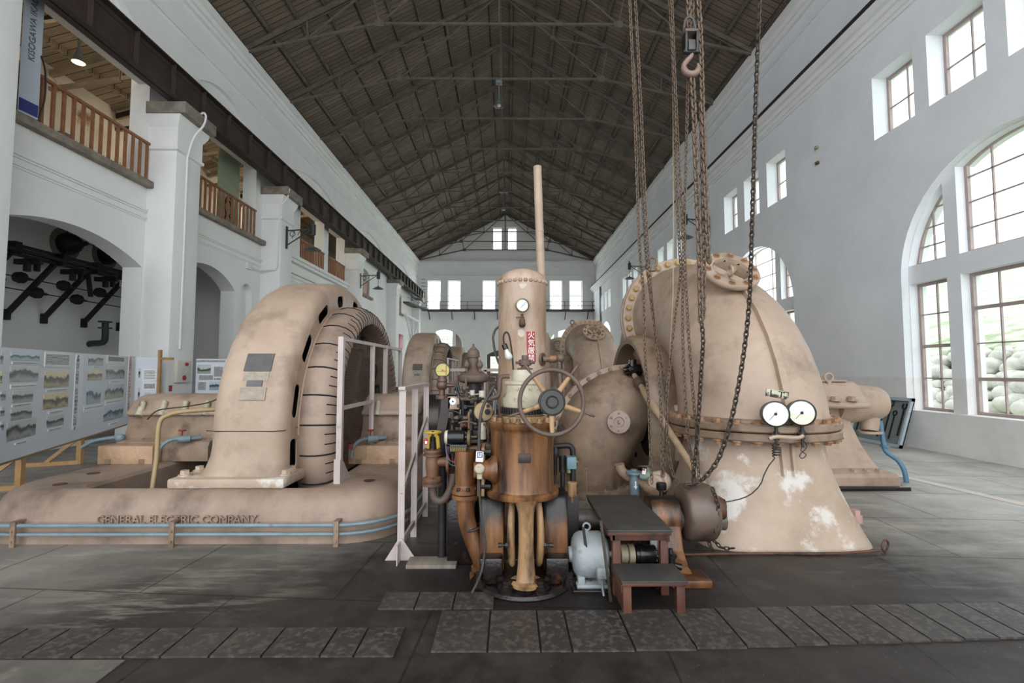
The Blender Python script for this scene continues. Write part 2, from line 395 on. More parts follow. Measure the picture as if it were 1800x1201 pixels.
# steel trench covers
m, n, l, b = nodes('trench_cover', .5)
g = n.new('ShaderNodeNewGeometry'); co = g.outputs['Position']
cc = mixc(n, l, mr(n, l, noise(n, l, co, 2.5), .35, .65), lin((44, 40, 38)), lin((62, 57, 54)))
cc = mixc(n, l, mr(n, l, noise(n, l, co, 26.), .5, .6), cc, lin((86, 78, 72)))
oi = n.new('ShaderNodeObjectInfo'); cc = mixc(n, l, mr(n, l, oi.outputs['Random'], 0, 1, 0, .35), cc, lin((72, 67, 62)))
l.new(cc, b.inputs['Base Color'])
bp = N(n, 'Bump', Strength=.3, Distance=.006); l.new(noise(n, l, co, 30., 5.), bp.inputs['Height']); l.new(bp.outputs[0], b.inputs['Normal'])

# boarded roof underside; boards run up the slope
def boards(name, ca, cb, wd):
    m, n, l, b = nodes(name, .85)
    g = n.new('ShaderNodeNewGeometry'); co = g.outputs['Position']
    mp = N(n, 'Mapping'); mp.inputs['Rotation'].default_value = (0, 0, pi / 2); l.new(co, mp.inputs[0])
    bk = N(n, 'TexBrick', offset=.37, Scale=1.); bk.inputs['Mortar Size'].default_value = .012; bk.inputs['Brick Width'].default_value = wd; bk.inputs['Row Height'].default_value = 2.6
    bk.inputs['Color1'].default_value = lin(ca); bk.inputs['Color2'].default_value = lin(cb); bk.inputs['Mortar'].default_value = lin((36, 30, 26)); bk.inputs['Bias'].default_value = 0
    l.new(co, bk.inputs['Vector'])
    sw = N(n, 'Mapping'); sw.inputs['Rotation'].default_value = (0, 0, pi / 2); l.new(co, sw.inputs[0]); l.new(sw.outputs[0], bk.inputs['Vector'])
    st = N(n, 'Mapping'); st.inputs['Scale'].default_value = (1.5, 14, 1); l.new(co, st.inputs[0])
    l.new(mixc(n, l, mr(n, l, noise(n, l, st.outputs[0], 1.3), .3, .75, 0, .5), bk.outputs[0], lin((58, 47, 40))), b.inputs['Base Color'])
boards('roof_boards', (134, 119, 102), (112, 99, 85), .2)
boards('gallery_boards', (168, 150, 128), (146, 130, 110), .25)

# plaster wall of the window side with its separately painted dado
m, n, l, b = nodes('plaster_dado', .9)
g = n.new('ShaderNodeNewGeometry'); co = g.outputs['Position']; sep = n.new('ShaderNodeSeparateXYZ'); l.new(co, sep.inputs[0])
up = mixc(n, l, mr(n, l, noise(n, l, co, .8), .3, .7), lin((238, 240, 243)), lin((226, 228, 231)))
lo = mixc(n, l, mr(n, l, noise(n, l, co, 1.5), .3, .7), lin((236, 234, 232)), lin((218, 216, 214)))
l.new(mixc(n, l, mr(n, l, sep.outputs[2], 1.34, 1.36), lo, up), b.inputs['Base Color'])
bp = N(n, 'Bump', Strength=.25, Distance=.02); l.new(noise(n, l, co, 7., 6.), bp.inputs['Height']); l.new(bp.outputs[0], b.inputs['Normal'])

# wire netting: a real sheet of wire diamonds would be thousands of wires, so the holes are cut by the material
def netting(name, col, s, th):
    m, n, l, b = nodes(name, .6); b.inputs['Base Color'].default_value = lin(col)
    tc = n.new('ShaderNodeTexCoord'); sp = n.new('ShaderNodeSeparateXYZ'); l.new(tc.outputs['Object'], sp.inputs[0])
    ms = []
    hz = mul(n, l, mul(n, l, sp.outputs[0], sp.outputs[1], 'ADD'), s); vt = mul(n, l, sp.outputs[2], s * .62)
    for op in ('ADD', 'SUBTRACT'):
        fr = n.new('ShaderNodeMath'); fr.operation = 'FRACT'; l.new(mul(n, l, hz, vt, op), fr.inputs[0])
        ms.append(mul(n, l, fr.outputs[0], th, 'LESS_THAN'))
    a = mul(n, l, ms[0], ms[1], 'MAXIMUM'); l.new(a, b.inputs['Alpha'])
netting('wire_netting', (150, 122, 106), 30., .13)
mat('paint_yellowed', (186, 158, 104), (170, 140, 90), .5, 6, c3=(196, 160, 50), t3=.64, s3=7)
mat('paint_grimy2', (184, 154, 132), (150, 122, 100), .55, 2., bump=.12, bscale=60, c3=(92, 74, 60), t3=.62, s3=2.2, w3=.14)
m_, n_, l_, b_ = nodes('chequer_plate', .55)
tc_ = n_.new('ShaderNodeTexCoord'); wv = N(n_, 'TexVoronoi', Scale=26.); l_.new(tc_.outputs['Object'], wv.inputs['Vector'])
l_.new(mixc(n_, l_, mr(n_, l_, noise(n_, l_, tc_.outputs['Object'], 3.), .35, .65), lin((196, 162, 132)), lin((160, 128, 100))), b_.inputs['Base Color'])
bp_ = N(n_, 'Bump', Strength=.7, Distance=.006); l_.new(wv.outputs['Distance'], bp_.inputs['Height']); l_.new(bp_.outputs[0], b_.inputs['Normal'])
mat('rust_paint', (186, 140, 98), (140, 88, 52), .7, 9, bump=.2)
mat('ochre_bolt', (196, 160, 100), (170, 128, 74), .6, 8)
mat('paint_pale2', (190, 162, 144), (170, 142, 122), .5, 5)
mat('gauge_case', (64, 52, 34), (44, 36, 26), .35, 9, metal=.3)
m_, n_, l_, b_ = nodes('dial_stained', .4)
tc_ = n_.new('ShaderNodeTexCoord'); sp_ = n_.new('ShaderNodeSeparateXYZ'); l_.new(tc_.outputs['Object'], sp_.inputs[0])
l_.new(mixc(n_, l_, mr(n_, l_, mul(n_, l_, sp_.outputs[2], mul(n_, l_, noise(n_, l_, tc_.outputs['Object'], 30.), .02), 'ADD'), .0, .012), lin((226, 218, 186)), lin((234, 236, 234))), b_.inputs['Base Color'])
mat('plate_chipped', (206, 204, 170), (190, 184, 150), .6, 8, c3=(70, 58, 44), t3=.52, s3=14, w3=.03)
mat('paint_pink', (216, 168, 156), (196, 148, 134), .5, 6)
mat('rusty_dark', (150, 88, 40), (92, 48, 24), .36, 3.5, bump=.15, bscale=50, c3=(34, 26, 26), t3=.5, s3=3, w3=.1, stretch=(1, 1, .5))
mat('hub_iron', (62, 60, 56), (44, 44, 42), .5, 12, bump=.15, bscale=80)
mat('brass_dark', (126, 102, 62), (88, 68, 42), .5, 9, c3=(50, 36, 26), t3=.58, s3=9)
mat('cream_white', (204, 200, 184), (180, 172, 152), .5, 8, c3=(130, 110, 80), t3=.65, s3=12)
mat('tan_disc', (188, 160, 110), (160, 130, 84), .5, 7, c3=(100, 76, 48), t3=.66, s3=9)
mat('motor_black', (26, 26, 28), (16, 16, 17), .3, 9)
mat('valve_rust', (134, 86, 58), (98, 60, 40), .55, 7, bump=.2, bscale=60, c3=(72, 44, 32), t3=.6, s3=8)
mat('dial_hand', (186, 110, 40), None, .5)
mat('ball_brown', (104, 66, 46), (76, 48, 36), .35, 7)
mat('ink_tag', (36, 76, 150), None, .5)
mat('tank_paint', (208, 178, 154), (190, 158, 130), .5, 2.4, bump=.08, bscale=60, c3=(160, 116, 74), t3=.58, s3=2.6, w3=.12, stretch=(1.6, 1.6, .45))
mat('patch_white', (206, 192, 174), None, .7)
mat('level_pipe', (120, 96, 74), (92, 70, 54), .5, 8, c3=(166, 104, 60), t3=.6, s3=9)
mat('bulb_white', (200, 198, 190), None, .15)
mat('filter_blue', (110, 148, 158), (92, 130, 140), .5, 8)
mat('green_bit', (130, 160, 90), None, .5)
mat('shaft_brown', (118, 102, 88), (80, 66, 56), .4, 5, c3=(44, 36, 32), t3=.52, s3=4, w3=.08)
mat('drum_brown', (118, 96, 80), (92, 72, 60), .4, 4, c3=(66, 42, 28), t3=.58, s3=3)
mat('rod_beige', (196, 166, 130), (176, 144, 108), .5, 6, c3=(96, 70, 50), t3=.68, s3=9)
mat('coupling_cream', (178, 160, 128), (140, 120, 92), .5, 7)
mat('green_valve', (120, 152, 144), (150, 146, 120), .5, 10)
mat('hook_iron', (86, 82, 78), (60, 56, 54), .5, 9, metal=.3)
mat('hook_rust', (150, 118, 100), (120, 92, 76), .55, 9)
mat('rope', (170, 150, 116), None, .8)
mat('conduit_white', (222, 222, 220), None, .6)
mat('cream_box', (214, 210, 200), None, .5)
mat('bracket_iron', (40, 50, 48), (30, 38, 36), .5, 9)
mat('rack_black', (30, 28, 27), (22, 20, 19), .7, 9)
mat('white_steel', (226, 226, 226), None, .5)
mat('ink_grey2', (96, 96, 104), None, .6)

# rust-orange castings whose upper faces are soaked black with oil
def oiled(name, zt, base='rusty_paint'):
    m = MATS[base].copy(); m.name = name; MATS[name] = m; n = m.node_tree.nodes; l = m.node_tree.links; b = n['Principled BSDF']
    src = b.inputs['Base Color'].links[0].from_socket; tc = n.new('ShaderNodeTexCoord'); sp = n.new('ShaderNodeSeparateXYZ'); l.new(tc.outputs['Object'], sp.inputs[0])
    h = mul(n, l, sp.outputs[2], mul(n, l, noise(n, l, tc.outputs['Object'], 6.), .16), 'ADD')
    l.new(mixc(n, l, mr(n, l, h, zt, zt + .1), src, lin((26, 22, 21))), b.inputs['Base Color'])
oiled('cheek_oiled', .46); oiled('bracket_oiled', .47)
mat('shaft_dark', (66, 60, 56), (40, 36, 34), .35, 6, metal=.5)
mat('concrete_dark', (104, 101, 92), (84, 80, 72), .85, 5, bump=.2, bscale=40, c3=(132, 128, 116), t3=.6, s3=3)
mat('strip_pale', (226, 216, 204), (206, 196, 184), .8, 4)
# ------------------------------------------------------------ the hall
S = 'structure'
YB, YF = 45.0, -4.0
XR, XL = 7.85, -8.6
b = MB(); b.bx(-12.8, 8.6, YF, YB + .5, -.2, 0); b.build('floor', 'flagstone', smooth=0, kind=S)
MR = lambda u, v, wq: (XR + wq, u, v)                      # window wall: u runs along the hall
MW = lambda u, v, wq: (XL - wq, u, v)                      # gallery wall
MK = lambda u, v, wq: (u, YB + wq, v)                      # end wall

def light_rect(a, b_, c, d): return rect(a, b_, c, d)
def arch_lights(c, R, z0, zs, mid=.98, bar=.27, lo=3.2, hi=3.56):
    """outlines of the six lights of a round-headed window; c centre, R radius, zs spring height"""
    out = []
    for s in (-1, 1):
        a, e = sorted((c + s * (mid + bar), c + s * R))
        out.append(('rect', rect(a, e, z0, lo)))
        zt = lambda u: zs + sqrt(max(0, R * R - (u - c) ** 2))
        us = [a + (e - a) * i / 10 for i in range(11)]
        out.append(('arch', [(e, hi), (a, hi)][::1] + [(u, max(zt(u), hi + .001)) for u in us if zt(u) > hi + .01] if s > 0 else [(e, hi), (a, hi)] + [(u, max(zt(u), hi + .001)) for u in us if zt(u) > hi + .01]))
    out.append(('rect', rect(c - mid, c + mid, z0, lo)))
    out.append(('arch', [(c + mid, hi), (c - mid, hi)] + [(c - mid + 2 * mid * i / 14, zs + sqrt(R * R - (-mid + 2 * mid * i / 14) ** 2)) for i in range(15)]))
    return out
def inset(poly, d):
    cx = sum(p[0] for p in poly) / len(poly); cy = sum(p[1] for p in poly) / len(poly)
    ex = max(abs(p[0] - cx) for p in poly); ey = max(abs(p[1] - cy) for p in poly)
    return [(cx + (p[0] - cx) * (1 - d / ex), cy + (p[1] - cy) * (1 - d / ey)) for p in poly]
def span(poly, u=None, v=None):
    """crossings of a vertical (u) or level (v) line with the outline"""
    r = []
    for i in range(len(poly)):
        (a, c), (e, f) = poly[i], poly[(i + 1) % len(poly)]
        if u is not None and (a - u) * (e - u) < 0: r.append(c + (f - c) * (u - a) / (e - a))
        if v is not None and (c - v) * (f - v) < 0: r.append(a + (e - a) * (v - c) / (f - c))
    return (min(r), max(r)) if len(r) >= 2 else None
def sash(fb, pb, poly, mp, dep, cols, rows, heavy=(), fw=.055):
    inn = inset(poly, fw)
    fb.plate(poly, [inn], .06, lambda u, v, q: mp(u, v, dep + q))
    us = [p[0] for p in poly]; vs = [p[1] for p in poly]
    for i in range(1, cols):
        u = min(us) + (max(us) - min(us)) * i / cols; s = span(inn, u=u)
        if s: fb.prism(rect(u - .011, u + .011, *s), lambda a, c, t: mp(a, c, t), dep + .012, dep + .045)
    for i in range(1, rows):
        v = min(vs) + (max(vs) - min(vs)) * i / rows; s = span(inn, v=v); h = .03 if i in heavy else .011
        if s: fb.prism(rect(s[0], s[1], v - h, v + h), lambda a, c, t: mp(a, c, t), dep + .012 - (.01 if i in heavy else 0), dep + .045)
    pb.plate(inset(poly, fw * .6), [], .004, lambda u, v, q: mp(u, v, dep + .026 + q))
wn = [0]
def window(lights, mp, dep, spec):
    wn[0] += 1
    root = None
    for k, (kind, poly) in enumerate(lights):
        fb, pb = MB(), MB(); c, r, hv = spec(k, kind, poly)
        sash(fb, pb, poly, mp, dep, c, r, hv)
        if root is None:
            root = thing('window_%d' % wn[0], mp(sum(p[0] for p in poly) / len(poly), min(p[1] for p in poly), dep), None, None, kind=S)
        fo = fb.build('window_frame', 'window_paint', root, smooth=0); pb.build('pane', 'window_glass', fo, smooth=0)
def spec_arch(k, kind, poly):
    wd = max(p[0] for p in poly) - min(p[0] for p in poly)
    return (2 if wd < 1.2 else 4, 4, (2,) if kind == 'rect' and wd < 1.2 else ((1, 3) if kind == 'rect' else ()))

# window wall: round-headed windows below, threes of small windows above
archs = [7.45, 15.3, 23.2, 31.1, 39.0]; RA = 2.1
threes = [[(9.04, 10.08), (7.63, 8.72), (6.2, 7.28)]] + [[(14.45 + k, 15.4 + k) if i == 1 else ((12.98 + k, 13.98 + k) if i == 0 else (15.9 + k, 16.9 + k)) for i in (2, 1, 0)] for k in (.4, 8.3, 16.2, 24.1)]
outer_holes = [[(c + RA, .72), (c + RA, 3.3)] + arc(c, 3.3, RA, 0, pi, 28)[1:] + [(c - RA, .72)] for c in archs]
small = [rect(a, e, 6.42, 7.8) for t in threes for a, e in t]
wr = MB()
wr.plate(rect(YF, YB, 0, 9.1), outer_holes + small, .14, MR)
holes = [[p for p in poly] for c in archs for _, poly in arch_lights(c, RA - .02, .72, 3.3)]
wr.plate(rect(YF, YB, 0, 9.1), holes + small, .36, lambda u, v, q: MR(u, v, .14 + q))
wr.bx(XR + .2, XR + .5, YF, YB, 9.1, 11.75)
wr.build('wall_right', 'plaster_dado', smooth=0, kind=S)
for c in archs: window(arch_lights(c, RA - .02, .72, 3.3), MR, .3, spec_arch)
for t in threes:
    for a, e in t: window([('rect', rect(a, e, 6.42, 7.8))], MR, .32, lambda k, kind, p: (2, 2, ()))
cn = MB()
for z0, z1, x in ((8.62, 8.7, .05), (8.7, 8.82, .1), (8.82, 8.95, .17), (8.95, 9.1, .26)): cn.bx(XR - x, XR + .01, YF, YB, z0, z1)
cn.bx(XR - .26, XR + .25, YF, YB, 9.1, 9.14)
cn.build('trim_1', 'plaster', smooth=0, kind=S)
cn = MB()
for z0, z1, x in ((10.75, 10.83, .05), (11.2, 11.34, .09), (11.34, 11.5, .16), (11.5, 11.72, .25)): cn.bx(XR + .2 - x, XR + .21, YF, YB, z0, z1)
cn.build('trim_2', 'plaster', smooth=0, kind=S)
cr = MB(); cr.bx(XR - .2, XR - .02, YF, YB - .3, 9.14, 9.2); cr.bx(XR - .15, XR - .07, YF, YB - .3, 9.2, 9.3); cr.bx(XR - .16, XR - .06, YF, YB - .3, 9.3, 9.36)
cr.build('crane_rail', 'girder_steel', smooth=0, label='dark steel crane rail on the ledge of the window wall', cat='crane rail')

# gallery wall
PIL = [(6.7, 7.6), (11.3, 12.2), (16.6, 17.5), (25.1, 26.0), (33.8, 34.7), (42.3, 43.2)]
def seg_arch(a, e, z0, zs, zt, n=18):
    hw = (e - a) / 2; h = zt - zs; R = (hw * hw + h * h) / (2 * h); c = (a + e) / 2; th = math.asin(min(1, hw / R))
    return [(e, z0), (e, zs)] + [(c + R * sin(th - 2 * th * i / n), zt - R + R * cos(th - 2 * th * i / n)) for i in range(1, n)] + [(a, zs), (a, z0)]
lower = [seg_arch(7.6, 11.25, .001, 3.9, 4.36), seg_arch(12.25, 15.1, .001, 3.97, 4.5), seg_arch(15.45, 16.1, .001, 4.0, 4.32), seg_arch(2.9, 6.6, .001, 3.9, 4.36)]
upper = [seg_arch(7.7, 11.25, 5.95, 8.6, 9.9), seg_arch(12.25, 16.15, 5.95, 8.6, 9.9), seg_arch(27.4, 29.6, 5.95, 7.3, 7.5), seg_arch(36.2, 38.4, 5.95, 7.3, 7.5), seg_arch(2.9, 6.6, 5.95, 8.6, 9.9)]
bay3 = [rect(19.65, 22.2, 5.95, 8.4), rect(22.75, 25.0, 5.95, 8.4)]
blind = [[(u, v) for u, v in seg_arch(a, e, 8.7, 9.0, 9.9)] for a, e in ((17.8, 24.8), (26.3, 33.4), (35, 42))]
wl = MB()
wl.plate(rect(YF, YB, 0, 11.75), lower + upper + bay3 + blind, .12, MW)
wl.plate(rect(YF, YB, 0, 11.75), lower + upper + bay3, .33, lambda u, v, q: MW(u, v, .12 + q))
for a, e in ((7.7, 11.25), (12.25, 16.15), (2.9, 6.6)): wl.bx(XL - .3, XL - .12, a, e, 8.35, 10)
wl.bx(XL - .45, XL - .2, 15.4, 16.15, 0, 4.4)
wl.build('wall_left', 'plaster', smooth=0, kind=S)
for a, e in PIL:
    p = MB(); X1 = -7.93
    p.bx(XL - .02, X1, a, e, 0, 7.62 if a > 7 else 7.85, .02)
    if a > 7: p.rings([[(X, Y, z) for X, Y in ((XL - .02, a - q), (X1 + q, a - q), (X1 + q, e + q), (XL - .02, e + q))] for z, q in ((6.72, .0), (6.75, .05), (6.82, .05), (6.84, .015), (7.3, .015), (7.36, .05), (7.46, .1), (7.58, .12))])
    p.build('pillar', 'plaster', smooth=30, kind=S)
    if a < 7: continue
    q = MB(); q.bx(XL, -7.66, a - .16, e + .16, 7.58, 7.86, .015)
    q.build('pillar_capstone', 'stone', smooth=30, kind=S)
tr = MB()
for a, e in ((7.6, 11.3), (12.2, 16.6), (2, 6.7)):
    for z0, z1, x in ((5.02, 5.06, .02), (5.06, 5.1, .045), (5.2, 5.24, .03), (5.24, 5.3, .06)): tr.bx(XL - .01, XL + x, a, e, z0, z1)
tr.build('trim_3', 'plaster', smooth=0, kind=S)
tr = MB()
for z0, z1, x in ((5.0, 5.06, .03), (5.16, 5.22, .05), (5.3, 5.45, .12), (5.72, 5.84, .2), (5.84, 5.97, .3)): tr.bx(XL - .01, XL + x, 17.5, 25.1, z0, z1)
tr.build('trim_4', 'plaster', smooth=0, kind=S)
for i, (a, e) in enumerate(((7.6, 11.38), (12.2, 16.62), (27.1, 29.9), (35.9, 38.7), (2, 6.7))):
    s_ = MB(); s_.bx(XL - .45, XL + .16, a, e, 5.8, 5.96, .02); s_.build('trim_%d' % (5 + i), 'stone', smooth=30, kind=S)
tr = MB()
for z0, z1, x in ((10.35, 10.43, .05), (11.2, 11.34, .09), (11.34, 11.5, .16), (11.5, 11.72, .25)): tr.bx(XL - .01, XL + x, YF, YB, z0, z1)
tr.build('trim_10', 'plaster', smooth=0, kind=S)
# rooms behind the gallery wall
g = MB(); g.bx(-12.6, XL - .45, YF, YB, 5.5, 5.86); g.build('gallery_floor', 'plaster', smooth=0, kind=S)
g = MB(); g.bx(-12.6, -12.3, YF, YB, 0, 5.5); g.bx(-12.3, XL - .45, 1.6, 1.75, 0, 5.5); g.bx(-12.3, XL - .45, 16.3, 16.5, 0, 5.5)
g.build('wall_store', 'plaster', smooth=0, kind=S)
g = MB(); g.bx(-12.6, -12.3, YF, YB, 5.86, 9.9); g.build('wall_gallery', 'brick', smooth=0, kind=S)
g = MB(); g.prism([(-12.6, 9.55), (XL - .46, 10.55), (XL - .46, 10.65), (-12.6, 9.65)], lambda u, v, t: (u, t, v), YF, YB); g.build('gallery_ceiling', 'gallery_boards', smooth=0, kind=S)
for k, y in enumerate([6.2, 8.3, 10.4, 12.6, 14.8, 17, 19.4, 21.8, 24.2]):
    t = MB(); t.bar((-12.3, y, 9.42), (XL - .46, y, 10.38), .12, .16); t.bar((-12.3, y, 9.0), (XL - .46, y, 9.5), .1, .1); t.bar((-10.4, y, 9.25), (-10.4, y, 9.9), .08, .08)
    t.build('gallery_truss', 'gallery_boards', smooth=0, kind=S)
for x in (-11.6, -10.8, -10.0, -9.3):
    t = MB(); z = 9.55 + (x + 12.6) / 3.55; t.bx(x - .05, x + .05, YF, 30, z - .12, z + .0); t.build('gallery_purlin', 'gallery_boards', smooth=0, kind=S)

# end wall
wk = MB()
ew = [(-7.63, -6.42), (-5.73, -4.55), (-2.5, -1.28), (.62, 1.84), (3.8, 4.97), (5.66, 6.86)]
gab = [(-1.56, -.66), (-.16, .74)]
ac = [-6.05, 5.35]; RB = 1.75
ap = -.33
eh = [rect(a, e, 7.08, 9.86) for a, e in ew] + [rect(a, e, 12.85, 14.95) for a, e in gab]
for c in ac: eh += [p for _, p in arch_lights(c, RB, .72, 3.5, .8, .26, 3.15, 3.5)]
door = seg_arch(-2.1, 1.5, .001, 2.9, 3.4)
wk.plate([(XL - .4, 0), (XR + .6, 0), (XR + .6, 11.65), (ap, 16.25), (XL - .4, 11.65)], eh + [door], .4, MK)
wk.build('wall_back', 'plaster', smooth=0, kind=S)
for a, e in ew: window([('rect', rect(a, e, 7.08, 9.86))], MK, .22, lambda k, kind, p: (3, 6, (3,)))
for a, e in gab: window([('rect', rect(a, e, 12.85, 14.95))], MK, .25, lambda k, kind, p: (2, 3, ()))
for c in ac: window(arch_lights(c, RB, .72, 3.5, .8, .26, 3.15, 3.5), MK, .22, lambda k, kind, p: (3, 4, ()))
tr = MB()
for z0, z1, y in ((10.3, 10.36, .06), (11.1, 11.3, .1), (11.3, 11.5, .18), (11.5, 11.7, .26)): tr.bx(XL, XR + .2, YB - y, YB + .01, z0, z1)
tr.build('trim_11', 'plaster', smooth=0, kind=S)
d = MB(); pn = [rect(-1.75, -.45, 1.2, 2.75), rect(-.15, 1.15, 1.2, 2.75)]
d.plate(inset(door, .02), pn, .1, lambda u, v, q: MK(u, v, .12 + q)); dr = d.build('door_1', 'brown_iron', smooth=0, kind=S)
pb = MB()
for p in pn: pb.plate(p, [], .01, lambda u, v, q: MK(u, v, .16 + q))
pb.build('pane', 'window_glass', dr, smooth=0)

# roof: boards, purlins, trusses
AZ, EZ = 16.3, 11.78
def slope_z(x): return EZ + (AZ - EZ) * (1 - abs(x - ap) / (8.55))
for sgn, nm in ((-1, 'ceiling_west'), (1, 'ceiling_east')):
    r = MB(); xe = ap + sgn * 8.9
    r.prism([(ap, AZ), (xe, slope_z(xe)), (xe, slope_z(xe) + .15), (ap, AZ + .15)], lambda u, v, t: (u, t, v), YF, YB + .4)
    r.build(nm, 'roof_boards', smooth=0, kind=S)
    for k in range(10):
        x = ap + sgn * (.45 + k * .86); z = slope_z(x)
        p = MB(); p.box((x, (YF + YB) / 2, z - .075), (.1, YB - YF, .15), Matrix.Rotation(sgn * math.atan((AZ - EZ) / 8.55), 3, 'Y'))
        p.build('purlin', 'truss_wood', smooth=0, kind=S)
for k in range(-1, 11):
    y = 15 + 2.94 * k; t = MB(); zz = -.23
    A = V((ap, y, AZ + zz)); nx, nz = 3.85, 12.66
    for s in (-1, 1):
        E = V((ap + s * 8.25, y, slope_z(ap + s * 8.25) + zz)); Nd = V((ap + s * nx, y, nz)); on = lambda f: A.lerp(E, f)
        for dy in (-.05, .05): t.bar(A + V((0, dy, 0)), E + V((0, dy, 0)), .04, .15)
        t.bar(E + V((0, 0, -.05)), Nd, .075, .08)
        q1 = E.lerp(Nd, .48); q2 = Nd.lerp(A, .48)
        for p, q in ((Nd, A), (Nd, on(.5)), (q1, on(.75)), (q1, on(.5)), (q2, on(.25)), (q2, on(.5))): t.bar(p, q, .05, .055)
        t.box(Nd, (.3, .08, .22)); t.box(q1, (.18, .07, .14)); t.box(q2, (.18, .07, .14))
    t.bar((ap - nx, y, nz), (ap + nx, y, nz), .065, .07)
    t.bar(A, (ap, y, nz), .04, .04)
    t.build('roof_truss', 'truss_wood', smooth=0, kind=S)
# crane girder of riveted plates on the pillar capstones
gd = MB(); gx, gz, gt = -7.92, 7.86, 8.66
gd.bx(gx - .012, gx + .012, YF, 44.4, gz, gt)
gd.bx(gx - .16, gx + .16, YF, 44.4, gz, gz + .03); gd.bx(gx - .16, gx + .16, YF, 44.4, gt - .03, gt)
for s in (-1, 1):
    gd.bx(gx + s * .012, gx + s * .1, YF, 44.4, gz + .03, gz + .045); gd.bx(gx + s * .012, gx + s * .03, YF, 44.4, gz + .03, gz + .13)
    gd.bx(gx + s * .012, gx + s * .03, YF, 44.4, gt - .13, gt - .03)
y = -3.6
while y < 44:
    gd.bx(gx - .13, gx + .13, y, y + .02, gz + .03, gt - .03); gd.bx(gx + .012, gx + .022, y - .05, y + .07, gz + .03, gt - .03); y += 1.12
gd.bx(gx - .04, gx + .04, YF, 44.4, gt, gt + .09)
gd.build('crane_girder', 'girder_steel', smooth=0, label='dark brown riveted steel crane girder along the pillar tops', cat='girder')

# outside the window wall: bank, rubble wall, yard
o = MB(); o.bx(8.6, 40, -20, 60, -.4, -.15); o.build('ground_yard', 'grass', smooth=0, kind=S)
o = MB(); o.prism([(12.2, -.2), (13.2, 2.1), (40, 10), (40, -.2)], lambda u, v, t: (u, t, v), -20, 60); o.build('hill', 'grass', smooth=0, kind=S)
o = MB(); R = random.Random(4)
for i in range(300):
    y = R.uniform(9.5, 17); z = R.uniform(.0, 2.0); o.ball((11.95 + z * .5, y, z), R.uniform(.13, .26), 14, (1, 1.1, .85))
o.build('rubble_wall', 'rubble', smooth=80, kind='stuff', label='pale rubble stone retaining wall outside the near arched window', cat='stone wall')
o = MB(); o.prism([(-40, 0), (40, 0), (40, 6), (-40, 6)], lambda u, v, t: (u, 60 + v * 1.6 + t, v * 1.1 - .2), 0, .5); o.build('hillside', 'grass', smooth=0, kind=S)
o = MB(); o.bx(-40, 40, 46, 60, -.4, -.2); o.build('ground_rear', 'grass', smooth=0, kind=S)

# trench cover plates let into the floor
R = random.Random(11); grp = 'steel trench covers across the floor'
def cover(P, nm='floor_plate', lab='dark worn steel trench cover plate set in the flagstone floor', cat='floor plate', m='trench_cover'):
    b = MB(); b.rings([[V((p[0], p[1], z)) for p in P] for z in (.001, .012)]); b.build(nm, m, smooth=0, label=lab, cat=cat, group=grp)
x = -3.5; row = lambda x: (2.66 + .03 * (x > 0) + max(0, x - 1) * .03, 3.08 + .0 * x)
xs = [-3.6]
while xs[-1] < 4.6: xs.append(xs[-1] + R.uniform(.16, .34))
for a, e in zip(xs, xs[1:]):
    near, far = (2.62, 2.9) if e < -.55 else (2.66, 3.09)
    if a > .5: near += .05 * (a - .5); far += .035 * (a - .5)
    if a < -.55 and e > -.55: continue
    cover([(a + .006, near), (e - .006, near), (e - .006, far), (a + .006, far)])
for a, e in ((-.82, -.6), (-.59, -.36), (-.35, -.1)): cover([(a, 3.12), (e, 3.12), (e, 3.34), (a, 3.34)])
b = MB(); b.bx(-.78, -.4, 3.74, 3.92, .001, .03, .004); b.build('floor_board', 'wood_plank', label='pale worn floor board beside the mesh railing foot', cat='board')
s_ = MB(); s_.rings([[V((q[0], q[1], z)) for q in ((5.72, 5.0), (5.86, 5.0), (5.5, 7.6), (5.36, 7.6))] for z in (.001, .008)]); s_.build('floor_strip', 'strip_pale', smooth=0, label='pale concrete strip set in the floor beside the window wall', cat='floor strip')
b = MB(); b.rings([[V((q[0], q[1], z)) for q in ((-4.5, 1.2), (-1.98, 1.2), (-1.98, 2.6), (-4.5, 2.6))] for z in (.0005, .006)]); b.build('floor_slab', 'concrete_dark', smooth=0, kind=S)
# ------------------------------------------------------------ generators
YC, ZC = 6.3, .85
def gen_path(R, n=40, foot=.43):
    """front leg, arch over the shaft, rear leg, as (y, z, outward normal)"""
    P = [(YC - R, z, (-1, 0)) for z in (foot, .5, .58, .68, .78)]
    P += [(YC - R * cos(pi * i / n), ZC + R * sin(pi * i / n), (-cos(pi * i / n), sin(pi * i / n))) for i in range(n + 1)]
    P += [(YC + R, z, (1, 0)) for z in (.78, .68, .58, .5, foot)]
    return P
def slot(u0, v0, ang, L, Wd, n=5):
    """rounded slot outline at a point, long axis turned by ang"""
    r = Wd * .42; out = []
    for cx, cy, a in ((L / 2 - r, Wd / 2 - r, 0), (-L / 2 + r, Wd / 2 - r, pi / 2), (-L / 2 + r, -Wd / 2 + r, pi), (L / 2 - r, -Wd / 2 + r, 1.5 * pi)):
        for i in range(n + 1):
            x = cx + r * cos(a + pi / 2 * i / n); y = cy + r * sin(a + pi / 2 * i / n)
            out.append((u0 + x * cos(ang) - y * sin(ang), v0 + x * sin(ang) + y * cos(ang)))
    return out
